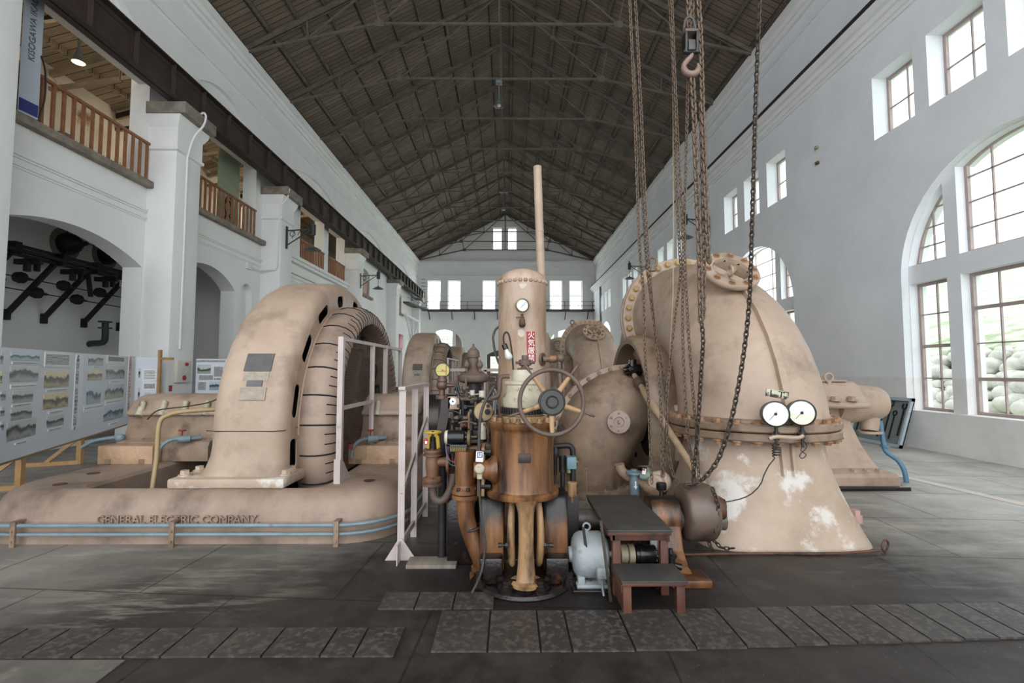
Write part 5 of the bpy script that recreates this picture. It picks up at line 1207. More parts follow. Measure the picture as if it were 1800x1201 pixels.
k = MB(); p = onct(918, 552, .05); k.cyl(p, p + V((0, 0, -.05)), .012, n=10); k.cyl(p + V((0, 0, -.05)), p + V((0, 0, -.11)), .026, .03, 12); k.bar(p + V((-.06, 0, -.035)), p + V((.02, 0, -.035)), .014, .014); k.ball(p + V((0, .01, -.1)), .034, 12)
k.cyl(p + V((0, 0, -.1)), p + V((0, .06, -.1)), .02, n=10); k.build('cock', 'rust', pg)
k = MB(); k.lathe([(.03, 0), (.065, 0), (.065, .015), (.03, .015)], onct(953, 632, 0), (1, -.5, 0), n=24); k.tube(pts(4.75, (955, 632), (963, 631), (975, 631), (986, 630)), .03, 12); k.tube(pts(4.75, (966, 631), (977, 631)), .038, 12); k.tube(pts(4.74, (983, 634), (984, 660), (985, 700)), .022, 10); k.tube(pts(4.74, (990, 640), (991, 665), (991, 700)), .012, 8); k.ball(at(985, 630, 4.74), .045, 12); k.build('level_pipe', 'level_pipe', tk)
k = MB(); k.tube(smoothpath(pts(4.95, (878, 574), (871, 580), (867, 592), (868, 606), (871, 622), (877, 640)), 6), .012, 10); k.build('air_tube', 'cable', tk)
k = MB(); p0, p1 = at(951, 480, 5.3), at(944.5, 293, 5.3); k.cyl((p0.x, 5.3, 0), p0, .046, n=20); k.cyl(p0, p1, .046, .046, 20); k.cyl(p0.lerp(p1, .38), p0.lerp(p1, .395), .049, n=20); k.build('vent_pipe', 'paint', label='slim tall pale pink vent pipe rising behind the tank', cat='pipe')
# inspection lamp hooked on the governor
k = MB(); c = at(893, 624, 4.1)
lp = thing('inspection_lamp', c - V((0, 0, .06)), 'bare light bulb in a black socket hooked in front of the tank', 'lamp')
ax = (at(897, 634, 4.1) - at(886, 604, 4.1)).normalized()
k.lathe([(.0, -.098), (.02, -.098), (.024, -.09), (.023, -.05), (.0, -.048)], c, ax, n=20); k.build('socket', 'motor_black', lp)
k = MB(); k.lathe([(.016, -.05), (.018, -.035), (.028, -.01), (.033, .012), (.031, .03), (.02, .044), (.0, .05)], c, ax, n=24); k.build('bulb', 'bulb_white', lp)
k = MB(); k.tube(smoothpath([c - ax * .095] + pts(4.1, (885, 596), (886, 588), (890, 584), (894, 588), (897, 600), (900, 622), (902, 645), (903, 664)), 5), .0075, 8); k.build('cord', 'cord_black', lp)

# ------------------------------------------------------------ oil filter group right of the cylinder
of = thing('oil_filter', (at(1000, 820, 3.75).x, 3.75, 0), 'small oil filter with blue box and black pipe right of the governor cylinder', 'filter')
k = MB(); k.tube(smoothpath(pts(3.75, (955, 791), (968, 786), (985, 784), (1000, 784), (1006, 790), (1007, 803), (1007, 850)), 5), .022, 12); k.build('pipe', 'dark_iron', of)
k = MB(); k.tube(pts(3.74, (976, 786), (976, 792), (976, 800), (976, 806), (976, 835)), [.014, .026, .03, .016, .014], 12); k.build('float_pot', 'dark_iron', of)
k = MB(); k.cyl(at(989, 801, 3.72), at(989, 830, 3.72), .028, n=16); k.cyl(at(989, 830, 3.72), at(989, 870, 3.72), .018, n=12); k.build('glass_pot', 'dark_iron', of)
k = MB(); k.box(at(1004, 813, 3.66), (.07, .07, .088), None, .004); k.build('box', 'filter_blue', of)
k = MB(); k.cyl(at(1000, 824, 3.68), at(1000, 831, 3.68), .014, n=12); k.build('nipple', 'green_bit', of)
k = MB(); k.torus(at(1015, 812, 3.72), (1, -.4, 0), .024, .005, 18, 6); k.cyl(at(1009, 812, 3.72), at(1016, 812, 3.72), .006, n=8); k.build('valve_wheel', 'brass', of)
k = MB(); k.bx(at(980, 860, 3.75).x, at(1016, 860, 3.75).x, 3.72, 3.8, 0, at(980, 866, 3.75).z, .004); k.build('stand', 'dark_iron', of)
k = MB(); k.lathe([(.0, 0), (.004, 0), (.012, .03), (.022, .04), (.03, .05), (.032, .06), (.033, .13), (.036, .135), (.036, .145), (.03, .15), (.0, .15)], at(1006, 884, 3.62), n=24); k.build('oil_cup', 'ochre_paint', label='small orange oil cup with funnel tip right of the governor', cat='oil cup')

# ------------------------------------------------------------ regulating shaft, lever and rod
SY, SZ = 3.9, .318
rs = thing('regulating_shaft', (1.2, SY, 0), 'oily regulating shaft with rust-orange bearing bracket and brown lever drum', 'shaft')
k = MB(); k.cyl((.43, SY, SZ), (1.7, SY, SZ), .082, n=28); k.cyl((.44, SY, SZ), (.55, SY, SZ), .085, n=28); k.build('shaft', 'shaft_brown', rs)
k = MB(); k.lathe([(.09, 0), (.15, 0), (.155, .02), (.155, .2), (.15, .22), (.09, .22)], (1.1, SY, SZ + .03), (1, 0, 0), n=40)
pr = [(-.42, .0), (-.42, .05), (-.3, .07), (-.2, .15), (-.155, .3), (-.15, SZ), (.15, SZ), (.2, .15), (.3, 0)]
k.prism(pr, lambda u, v, t: (t, SY + u, v), 1.11, 1.31, .015); bk = k.build('bearing_bracket', 'bracket_oiled', rs, smooth=40)
k = MB(); k.bx(1.12, 1.4, SY - .5, SY - .3, .0, .055, .012); k.build('bracket_foot', 'rusty_dark', bk)
k = MB(); p = V((1.21, SY, SZ + .18)); k.cyl(p, p + V((0, 0, .05)), .018, n=10); k.lathe([(.0, .05), (.035, .05), (.04, .06), (.04, .1), (.036, .105), (0, .105)], p, n=20); k.build('grease_cup', 'motor_black', bk)
k = MB(); k.lathe([(.075, 0), (.19, 0), (.215, .02), (.22, .05), (.22, .2), (.212, .23), (.19, .25), (.09, .25)], (1.36, SY, SZ + .06), (1, 0, 0), n=48); dr = k.build('lever_drum', 'drum_brown', rs, smooth=45)
k = MB(); k.lathe([(.0, .33), (.09, .33), (.1, .31), (.1, .25), (.075, .24)], (1.36, SY, SZ + .08), (1, 0, 0), n=28); k.build('drum_cap', 'rusty_dark', dr)
rod = thing('connecting_rod', (1.55, 4.2, .5), 'long slanting beige connecting rod from the gate ring down to the lever drum', 'rod')
r0, r1 = at(1112, 655, 5.9), at(1258, 888, 3.99)
k = MB(); k.tube([r0.lerp(r1, t) for t in (.03, .08, .17, .19, .24, .34, .4, .44, 1)], [.03, .034, .034, .042, .05, .05, .042, .036, .032], 16); k.build('rod', 'rod_beige', rod, smooth=50)
k = MB(); k.cyl(r0.lerp(r1, .09), r0.lerp(r1, .15), .058, n=18); k.build('rod_collar', 'brown_iron', rod)
k = MB(); k.cyl(r0 + V((-.06, 0, .03)), r0 + V((.1, 0, .03)), .075, n=20); k.box(r0 + V((-.0, 0, .06)), (.08, .12, .2), None, .02); k.cyl(r0 + V((-.11, 0, .03)), r0 + V((.14, 0, .03)), .035, n=12)
for a in range(6): k.bolt(r0 + V((-.06, .05 * cos(a), .03 + .05 * sin(a))), (-1, 0, 0), .018, .02)
k.build('knuckle', 'black_oily', rod)
k = MB(); k.cyl(r1 + V((-.05, 0, 0)), r1 + V((.07, 0, 0)), .05, n=16); k.build('rod_end', 'black_oily', rod)

# ------------------------------------------------------------ step stool
st = thing('step_stool', (.88, 3.5, 0), 'two-step red-brown wooden stool with dark worn rubber treads', 'stool')
k = MB(); k.bx(.655, 1.075, 3.26, 4.14, .405, .43, .004); k.build('upper_board', 'red_wood', st)
k = MB(); k.bx(.65, 1.08, 3.25, 4.15, .43, .446, .005); k.build('upper_tread', 'tread', st)
k = MB(); k.bx(.69, 1.09, 3.03, 3.3, .178, .2, .003); k.build('lower_board', 'red_wood', st)
k = MB(); k.bx(.685, 1.095, 3.025, 3.3, .2, .212, .004); k.build('lower_tread', 'tread', st)
for x, y, z in ((.725, 3.07, .178), (1.055, 3.07, .178), (.72, 3.33, .36), (1.04, 3.33, .36), (.72, 4.08, .36), (1.04, 4.08, .36)):
    k = MB(); k.bx(x - .026, x + .026, y - .024, y + .024, 0, z, .003); k.build('leg', 'red_wood', st)
for x in (.7, 1.065):
    k = MB(); k.bx(x - .01, x + .01, 3.06, 3.36, .13, .178, .002); k.build('side_rail', 'red_wood', st)
    k = MB(); k.bx(x - .01, x + .01, 3.3, 3.8, .35, .405, .002); k.build('side_rail', 'red_wood', st)
k = MB(); k.bx(.68, 1.06, 3.3, 3.325, .36, .405, .002); k.build('front_rail', 'red_wood', st)
k = MB(); k.bx(.705, .712, 3.1, 3.34, .01, .13); k.build('side_board', 'red_wood', st)

# ------------------------------------------------------------ electric pump set
pm = thing('pump_motor', (.56, 3.5, 0), 'grey electric motor driving a small black oil pump beside the step stool', 'motor')
mc = V((.57, 3.5, .2))
k = MB(); k.lathe([(.0, -.15), (.05, -.15), (.055, -.13), (.11, -.12), (.14, -.1), (.155, -.07), (.155, .07), (.14, .1), (.11, .12), (.05, .13), (.0, .13)], mc, (1, 0, 0), n=44); mo = k.build('motor_body', 'grey_paint', pm, smooth=35)
k = MB(); k.cyl(mc + V((-.02, 0, .15)), mc + V((-.02, 0, .165)), .014, n=10); k.torus(mc + V((-.02, 0, .19)), (.3, 1, 0), .024, .007, 18, 6); k.build('lifting_eye', 'grey_paint', mo)
k = MB(); k.bx(.47, .52, 3.38, 3.62, .03, .09, .008); k.bx(.61, .66, 3.38, 3.62, .03, .09, .008); k.bx(.46, .67, 3.36, 3.64, .02, .045, .006); k.build('motor_foot', 'grey_paint', mo)
k = MB(); k.box((.63, 3.335, .14), (.09, .06, .08), None, .02); jb = k.build('junction_box', 'grey_paint', mo)
k = MB(); k.tube(smoothpath([(.625, 3.33, .1), (.625, 3.325, .05), (.63, 3.3, .0)], 4), .009, 8); k.build('flexible_conduit', 'galvanised', jb)
k = MB(); k.bx(.43, .76, 3.33, 3.7, 0, .022, .004); k.bx(.78, 1.04, 3.4, 3.62, 0, .06, .004); k.build('base_plate', 'black_oily', pm)
k = MB(); k.cyl((.7, 3.5, .2), (.8, 3.5, .2), .02, n=12); k.lathe([(.03, 0), (.062, 0), (.065, .008), (.065, .045), (.05, .05), (.05, .053), (.068, .057), (.068, .095), (.03, .1)], (.785, 3.5, .2), (1, 0, 0), n=36); k.build('coupling', 'coupling_cream', pm, smooth=30)
k = MB(); k.cyl((.89, 3.5, .2), (1.03, 3.5, .2), .06, n=24); k.cyl((.915, 3.5, .2), (.94, 3.5, .2), .07, n=24); k.box((.97, 3.5, .1), (.09, .1, .1), None, .01)
for i in range(6): a = 2 * pi * i / 6; k.bolt((1.03, 3.5 + .045 * cos(a), .2 + .045 * sin(a)), (1, 0, 0), .01, .012)
k.build('oil_pump', 'motor_black', pm, smooth=35)
k = MB(); k.box((1.04, 3.56, .22), (.05, .02, .14), None, .004); k.bar((.78, 3.6, .3), (1.1, 3.58, .3), .012, .012); k.build('pump_bracket', 'grey_paint', pm)
k = MB(); c = V((1.13, 3.46, .14)); k.lathe([(.0, -.06), (.03, -.06), (.034, -.03), (.05, -.02), (.05, .0), (.032, .01), (.032, .05), (.042, .055), (.042, .07), (.02, .08), (.016, .11), (.0, .115)], c, n=20); k.cyl(c, c + V((.07, -.02, -.01)), .022, n=12); k.cyl(c + V((.0, 0, -.1)), c + V((0, 0, -.05)), .02, n=10); k.bx(1.09, 1.17, 3.42, 3.5, 0, .05, .004); k.build('relief_valve', 'motor_black', label='small black relief valve in front of the bearing bracket foot', cat='valve')
k = MB(); k.bar((.505, 3.36, .43), (.56, 3.42, .05), .02, .006); k.bar((.61, 3.28, .5), (.655, 3.2, .01), .02, .006); k.build('conduit_strap', 'cable', pm)

# ------------------------------------------------------------ pipes between governor and turbine
k = MB(); c = at(1115, 848, 4.62); k.cyl(c + V((0, 0, -.11)), c + V((0, 0, .08)), .046, n=22); k.lathe([(.0, .08), (.075, .08), (.075, .1), (.03, .105), (.03, .12), (0, .12)], c, n=22)
bl = thing('strainer', (c.x, 4.62, 0), 'pale blue upright strainer cylinder with white arrow behind the step stool', 'strainer'); k.build('body', 'blue_paint', bl)
k = MB(); k.bar(c + V((-.0, -.048, .02)), c + V((0, -.048, -.03)), .012, .003, up=(0, 1, 0)); k.rings([[c + V((x, q, z)) for x, z in ((-.018, -.025), (.018, -.025), (0, -.055))] for q in (-.05, -.047)]); k.build('arrow', 'sign_white', bl)
k = MB(); k.cyl((c.x, 4.62, 0), c + V((0, 0, -.11)), .022, n=12); k.build('standpipe', 'dark_iron', bl)
k = MB(); k.tube(smoothpath(pts(4.7, (1088, 816), (1092, 828), (1103, 838)), 4), .05, 14); k.tube([at(1103, 838, 4.7), at(1130, 848, 4.6), at(1160, 880, 4.3)], .05, 14); k.build('return_pipe', 'paint_grimy', label='thick grimy beige pipe running behind the blue strainer', cat='pipe')
k = MB(); k.tube(pts(4.55, (1124, 838), (1134, 838), (1142, 836), (1150, 836)), [.022, .045, .045, .03], 14); k.cyl(at(1139, 834, 4.55), at(1139, 820, 4.55), .014, n=8)
gv2 = thing('gate_valve', at(1139, 845, 4.55), 'small teal gate valve with red and white tag beside the blue strainer', 'valve'); k.build('body', 'green_valve', gv2)
k = MB(); k.box(at(1132, 829, 4.5), (.035, .004, .05), Matrix.Rotation(.2, 3, 'Y')); k.build('tag', 'sign_white', gv2)
k = MB(); k.box(at(1131.5, 826, 4.497), (.028, .003, .014), Matrix.Rotation(.2, 3, 'Y')); k.build('tag_stripe', 'red', gv2)
k = MB(); k.torus(at(1132, 820, 4.55), (0, .2, 1), .05, .008, 20, 6); k.bar(at(1124, 820, 4.55), at(1140, 820, 4.55), .012, .008); k.build('hand_wheel', 'brown_iron', gv2)
k = MB(); k.lathe([(.0, 0), (.09, 0), (.1, .02), (.1, .1), (.085, .12), (.07, .125), (.07, .2), (.05, .22), (0, .22)], at(1162, 846, 4.6), (-.5, -.8, .1), n=26); k.build('check_valve', 'paint_flaked', label='round pale flaked check valve behind the bearing bracket', cat='valve')
k = MB(); k.cyl((.36, 4.75, .0), (1.3, 4.75, .0), .03, n=8); k.bx(.45, 1.25, 4.4, 5.2, 0, .03, .004); k.build('sole_plate', 'black_oily', label='black oily steel plate on the floor under the draft elbow front', cat='plate')
k = MB(); p = at(1031, 829, 5.4); k.tube([at(1031, 829, 5.4), at(1031, 840, 5.35), V((at(1031, 840, 5.35).x, 5.35, .03))], .008, 6); k.torus(p, (0, 1, 0), .03, .006, 18, 6); k.build('tie_rod', 'paint_grimy', label='thin upright rod with an eye in front of the draft elbow', cat='rod')
# ------------------------------------------------------------ chain hoist and hand chains hanging in front of the near turbine
CY = 3.9
ch = thing('chain_hoist', at(1212, 0, CY), 'rusty chain hoist hanging in front of the near turbine, with open iron hook', 'hoist')
def chn(name, par, P, pitch, wr, wd, m, Y=CY, **kw):
    pp = [at(p[0], p[1], p[2] if len(p) > 2 else Y) for p in P]
    k = MB(); k.chain(smoothpath(pp, 4), pitch, wr, wd); return k.build(name, m, par, **kw)
def up(x0, y0, x1, y1, y=-260):
    """carry the line on above the frame"""
    return (x0 + (x0 - x1) * (y - y0) / (y0 - y1), y)
chn('load_chain', ch, [up(1210, 0, 1211, 60), (1210, 0), (1211, 58)], .05, .0085, .016, 'chain_rust')
chn('load_chain', ch, [up(1217, 0, 1217, 60), (1217, 0), (1216, 60)], .05, .0085, .016, 'chain_rust')
chn('load_chain', ch, [up(1228, 0, 1232, 73), (1228, 0), (1232, 73), (1236, 220), (1239, 293), (1244, 420), (1247, 462)], .05, .0085, .016, 'chain_rust', 3.84)
chn('load_chain', ch, [(1217, 136), (1221, 220), (1225, 330), (1229, 420), (1231, 500), (1232, 566)], .05, .0095, .018, 'chain_rust', 3.83)
chn('load_chain', ch, [(1232, 180), (1235, 280), (1237, 400), (1237, 480), (1236, 560)], .05, .0085, .016, 'chain_rust', 3.87)
b0 = at(1213, 74, 3.82); a = at(1212, 40, 3.82)
for s_g in (-1, 1):
    k = MB(); k.tube(smoothpath([a + V((0, 0, .05)), a + V((s_g * .03, 0, .03)), a + V((s_g * .044, 0, -.03)), b0 + V((s_g * .05, 0, .07))], 4), .011, 8); k.build('hook_shackle', 'hook_iron', ch)
    k = MB(); k.prism([(-.028, -.1), (.028, -.1), (.042, -.06), (.046, .06), (.034, .1), (-.034, .1), (-.046, .06), (-.042, -.06)], lambda u, v, t: b0 + V((t, u, v)), s_g * .045 - .008, s_g * .045 + .008); k.build('hook_cheek', 'motor_black', ch)
k = MB(); k.bx(b0.x - .056, b0.x + .056, b0.y - .05, b0.y + .05, b0.z + .06, b0.z + .085, .006); k.build('block_band', 'brown_iron', ch)
k = MB(); k.box(b0 + V((0, -.02, -.05)), (.062, .06, .09), None, .012); k.build('block_body', 'hook_iron', ch)
k = MB(); k.cyl(b0 + V((-.06, 0, -.085)), b0 + V((.06, 0, -.085)), .024, n=14); k.build('cross_pin', 'motor_black', ch)
k = MB(); hc = at(1215, 118, 3.82)
P = [at(1217, 92, 3.82), at(1215, 99, 3.82), at(1209, 105, 3.82)] + [hc + V((.062 * cos(radians(q)), 0, .062 * sin(radians(q)))) for q in range(160, 391, 23)]
k.tube(P, [.016, .018, .021] + [.021 + .007 * sin(pi * i / 10) for i in range(9)] + [.015, .007], 12); k.build('hook', 'hook_rust', ch)
hc1 = thing('hand_chain', at(1117, 0, CY), 'left pair of thin rusty hand chains hanging beside the bolted casing flange', 'chain')
A = 'chain_rust'
chn('chain_run', hc1, [up(1107, 0, 1115, 176), (1107, 0), (1115, 176), (1119, 293), (1124, 430), (1131, 515), (1134, 626), (1140, 705), (1142, 760), (1145, 826), (1146, 850)], .034, .0045, .011, A, 3.95)
chn('chain_run', hc1, [up(1117, 0, 1126, 176), (1117, 0), (1126, 176), (1133, 330), (1139, 440), (1148, 547), (1153, 600), (1159, 660), (1163, 760), (1164, 838)], .034, .0045, .011, A, 3.93)
chn('chain_run', hc1, [(1114, 110), (1121, 230), (1129, 340), (1136, 450), (1146, 540), (1154, 590), (1163, 640), (1170, 690), (1172, 740), (1168, 800), (1166, 838)], .034, .0045, .011, A, 3.97)
hc2 = thing('hand_chain', at(1190, 0, CY), 'middle set of thin hand chains hanging over the left side of the turbine bend', 'chain')
chn('chain_run', hc2, [up(1177, 0, 1183, 110), (1177, 0), (1183, 110), (1186, 256), (1194, 430), (1197, 470), (1193, 510), (1188, 548), (1178, 640), (1172, 700), (1174, 780), (1182, 830), (1195, 850)], .034, .0045, .011, A, 3.93)
chn('chain_run', hc2, [up(1181, 0, 1188, 176), (1181, 0), (1188, 176), (1196, 330), (1201, 440), (1200, 578), (1205, 705), (1210, 768), (1222, 845)], .034, .0045, .011, A, 3.9)
chn('chain_run', hc2, [(1209, 139), (1206, 293), (1203, 400), (1206, 500), (1211, 597), (1218, 690), (1224, 760), (1229, 845)], .034, .0045, .011, A, 3.88)
k = MB(); k.tube([at(1183, 176, 3.96), at(1184, 420, 3.96), at(1183, 520, 3.96), at(1175, 668, 3.96)], .005, 6); k.build('pull_rope', 'rope', hc2)
chn('load_chain', ch, [(1233, 566), (1236, 600), (1233, 650), (1229, 720), (1224, 790), (1218, 846)], .042, .0065, .014, 'chain_dark', 3.82)
chn('slack_chain', None, [up(1335, 0, 1328, 200), (1335, 0), (1331, 110), (1328, 200), (1322, 400), (1318, 520), (1309, 610), (1296, 690), (1281, 755), (1262, 808), (1240, 838), (1222, 852), (1205, 856)], .044, .007, .0145, 'chain_dark', 3.78, label='dark slack chain swinging across the turbine from the right to the rod', cat='chain')
chn('hanging_chain', None, [(1252, 858), (1258, 875), (1262, 890), (1259, 915), (1257, 935)], .036, .006, .012, 'chain_dark', 3.7, label='short dark chain hanging over the face of the lever drum cap', cat='chain')
chn('floor_chain', None, [(1246, 925, 4.0), (1251, 945, 4.0), (1262, 958, 4.0), (1272, 964, 4.0), (1290, 964, 4.0)], .036, .0055, .012, 'chain_dark', label='dark chain end trailing down the left edge of the turbine foot', cat='chain')
for (n, P, lab) in ((0, [(1247, 938, 4.02), (1244, 948, 4.02), (1250, 962, 4.02), (1253, 968, 4.02)], 'dark chain scrap beside the trailing chain on the turbine foot'),):
    chn('floor_chain', None, P, .036, .0055, .012, 'chain_dark', label=lab, cat='chain')

# ------------------------------------------------------------ exhibition boards
def board(P0, P1, z0, z1, lab, nm='display_board', th=.03):
    P0 = V((P0[0], P0[1], 0)); P1 = V((P1[0], P1[1], 0)); d = (P1 - P0); L = d.length; d = d / L; nn = V((d.y, -d.x, 0))
    if nn.dot(-P0) < 0: nn = -nn
    c = (P0 + P1) / 2; t = thing(nm, c, lab, 'display board')
    def pt(u, v, w_): return P0 + d * u + V((0, 0, v)) + nn * w_
    k = MB(); k.rings([[pt(u, v, w_) for u, v in rect(0, L, z0, z1)] for w_ in (-th, 0)]); pn = k.build('panel', 'board_white', t, smooth=0)
    return t, pt, L, d, nn, pn
def uv_on(P0, P1, x, y):
    """board coordinates (along, height) of a pixel"""
    r = ray(x, y); dx, dy = P1[0] - P0[0], P1[1] - P0[1]
    # solve t*r = P0 + s*d
    det = r[0] * -dy + dx * r[1]; t = (P0[0] * -dy + dx * P0[1]) / det; s = (r[0] * P0[1] - r[1] * P0[0]) / det
    return s * sqrt(dx * dx + dy * dy), H + r[2] * t
B0, B1 = (-4.75, 3.15), (-7.66, 9.9)
t, pt, L, d, nn, pn = board(B0, B1, .43, 1.76, 'long white display board of dam photographs with vertical blue and red titles')
R3 = frame3(d if d.dot(V((0, 1, 0))) > 0 else -d, (0, 0, 1))
if (R3 @ V((0, 0, 1))).dot(nn) < 0: R3 = frame3(-d, (0, 0, 1))
def pic(par, f, x0, x1, ya, yb, m, nm='photo_print', th=.008):
    (u0, v0), (u1, v1) = uv_on(*f, x0, yb), uv_on(*f, x1, ya); v2 = uv_on(*f, x0, ya)[1]
    k = MB(); k.rings([[f_pt(u, v, w_) for u, v in ((u0, v0), (u1, v0), (u1, v2), (u0, v2))] for w_ in (.0, th)]); return k.build(nm, m, par, smooth=0)
f_pt = pt; FB = (B0, B1); g_, s_, c_, u_ = 'photo_grey', 'photo_sepia', 'photo_colour', 'photo_blue'
for x0, x1, a, e, m in ((18, 69, 619, 633, u_), (16, 67, 643, 672, g_), (21, 57, 688, 709, g_), (18, 55, 720, 740, g_), (10, 62, 744, 777, g_), (77, 121, 653, 682, s_), (75, 119, 693, 721, s_), (81, 111, 733, 753, g_), (155, 181, 623, 642, g_), (154, 179, 651, 669, s_), (151, 177, 678, 712, u_), (186, 219, 643, 667, g_), (184, 217, 678, 703, c_), (181, 216, 717, 742, u_), (0, 5, 618, 640, g_), (0, 3, 652, 674, s_), (0, 9, 688, 704, u_), (0, 7, 716, 732, g_), (0, 6, 741, 757, u_)):
    pic(t, FB, x0, x1, a, e, m)
for x0, x1, a, e in ((20, 66, 636, 640), (17, 63, 676, 684), (20, 54, 712, 716), (25, 46, 779, 783), (80, 118, 686, 689), (84, 110, 724, 728), (83, 107, 755, 759), (162, 175, 644, 647), (146, 181, 714, 724), (192, 211, 670, 673), (184, 214, 704, 713), (190, 207, 745, 748)):
    o = pic(t, FB, x0, x1, a, e, 'print_white', 'caption_strip')
    (ua, va), (ub, vb) = uv_on(B0, B1, x0 + 2, (a + e) / 2), uv_on(B0, B1, x1 - 2, (a + e) / 2)
    k = MB(); k.rings([[f_pt(u, v, w_) for u, v in rect(ua, ub, va - .006, va + .006)] for w_ in (.0085, .0095)]); k.build('caption_lines', 'ink_grey', o, smooth=0)
for x0, x1, a, e in ((77, 123, 619, 645), (187, 220, 624, 639)):
    o = pic(t, FB, x0, x1, a, e, 'print_white', 'text_sheet')
    k = MB(); (ua, va), (ub, vb) = uv_on(B0, B1, x0 + 3, a + 3), uv_on(B0, B1, x1 - 3, e - 3)
    for i in range(8): v_ = va + (vb - va) * (i + .5) / 8; k.rings([[f_pt(u, q, w_) for u, q in rect(ua, ub, v_ - .006, v_ + .006)] for w_ in (.0085, .0095)])
    k.build('text_lines', 'ink_grey', o, smooth=0)
for x0, x1, a, e, s, m in ((126, 147, 622, 756, '〜兼山ダム発電所、太平洋戦争最中に完成〜', 'ink_blue'), (221, 237, 625, 732, '〜短期間で作られた新丸山ダム発電所〜', 'ink_red')):
    o = pic(t, FB, x0, x1, a, e, 'print_white', 'title_strip')
    xm = (x0 + x1) / 2; u0, va = uv_on(B0, B1, xm, a + 2); _, vb = uv_on(B0, B1, xm, e - 2); n_ = len(s)
    wd_ = abs(uv_on(B0, B1, x1, a)[0] - uv_on(B0, B1, x0, a)[0])
    for i, c in enumerate(s):
        if c in '〜':
            v_ = va + (vb - va) * (i + .5) / n_; k = MB(); k.tube([f_pt(u0 + .012 * sin(q), v_ + .02 - q * .007, .01) for q in range(7)], .006, 5); k.build('lettering', m, o); continue
        v_ = va + (vb - va) * (i + .5) / n_
        text(c, (va - vb) / n_ * 1.0, m, f_pt(u0, v_, .0095), R3, 'lettering', o, .0008, sx=min(2.2, wd_ * .72 / ((va - vb) / n_)))
for xp in (-40, 52, 152):
    u_4 = uv_on(B0, B1, xp, 780)[0]; c = pt(u_4, 0, -.075); k = MB()
    k.bar(c + V((0, 0, .03)), c - nn * .75 + V((0, 0, .03)), .06, .06); k.bar(c + V((0, 0, .0)), c + V((0, 0, .44)), .075, .06); k.bar(c - nn * .42 + V((0, 0, .05)), c - nn * .03 + V((0, 0, .42)), .05, .05); k.build('trestle_leg', 'pine', t, smooth=0)
k = MB(); a_ = V((B0[0], B0[1], 0)) - nn * .06; e_ = V((B1[0], B1[1], 0)) - nn * .06; k.bar(a_ + V((0, 0, .42)), e_ + V((0, 0, .42)), .04, .06); k.build('bottom_batten', 'pine', t, smooth=0)
# second and third boards by the pillars
B0, B1 = (-8.15, 11.0), (-7.75, 11.05)
P0, P1 = at(239, 640, 10.6), at(278, 640, 10.9); FB = ((P0.x, P0.y), (P1.x, P1.y))
t, pt, L, d, nn, pn = board(FB[0], FB[1], .45, 1.78, 'narrow white display board with wooden frame beside the first pillar', th=.025); f_pt = pt
for x0, x1, a, e, m in ((243, 247, 648, 664, c_), (242, 246, 682, 700, g_), (252, 264, 690, 708, u_), (252, 270, 711, 727, c_)): pic(t, FB, x0, x1, a, e, m)
for x0, x1, a, e in ((250, 275, 648, 670), (250, 275, 672, 686)):
    o = pic(t, FB, x0, x1, a, e, 'print_white', 'text_sheet', .006); (ua, va), (ub, vb) = uv_on(*FB, x0 + 3, a + 3), uv_on(*FB, x1 - 3, e - 3)
    k = MB()
    for i in range(6): v_ = va + (vb - va) * (i + .5) / 6; k.rings([[f_pt(u, q, w_) for u, q in rect(ua, ub, v_ - .008, v_ + .008)] for w_ in (.0065, .0075)])
    k.build('text_lines', 'ink_grey', o, smooth=0)
k = MB(); q = pt(L + .03, 0, 0); k.bx(q.x - .03, q.x + .03, q.y - .03, q.y + .03, 0, 1.95); k.bx(q.x - .02, q.x + .3, q.y - .02, q.y + .02, 1.72, 1.78); k.bx(q.x - .5, q.x + .3, q.y - .02, q.y + .02, .3, .36); k.build('frame', 'pine', t, smooth=0)
P0, P1 = at(344, 660, 12.3), at(402, 660, 12.5); FB = ((P0.x, P0.y), (P1.x, P1.y))
t, pt, L, d, nn, pn = board(FB[0], FB[1], .5, 1.78, 'white display board partly hidden behind the near generator housing', th=.025); f_pt = pt
for x0, x1, a, e, m in ((347, 371, 641, 657, c_), (368, 389, 671, 686, u_), (348, 362, 672, 686, 'ink_grey'), (376, 392, 645, 662, 'ink_grey')): pic(t, FB, x0, x1, a, e, m)
for x0, x1, a, e in ((346, 396, 633, 637), (350, 374, 660, 668), (376, 394, 665, 668)):
    (ua, va), (ub, vb) = uv_on(*FB, x0, a), uv_on(*FB, x1, e); k = MB(); k.rings([[f_pt(u, q, w_) for u, q in rect(ua, ub, vb, va)] for w_ in (.0, .004)]); k.build('text_lines', 'ink_grey', t, smooth=0)
k = MB()
for u_2 in (.1, L - .1): q = pt(u_2, 0, -.02); k.bx(q.x - .02, q.x + .02, q.y - .02, q.y + .02, 0, .6)
k.build('board_legs', 'pine', t, smooth=0)
k = MB(); k.bx(-6.9, -6.6, 8.6, 8.95, 0, .04, .005); k.build('base_weight', 'board_white', label='flat white concrete weight on the floor behind the long display board', cat='weight')

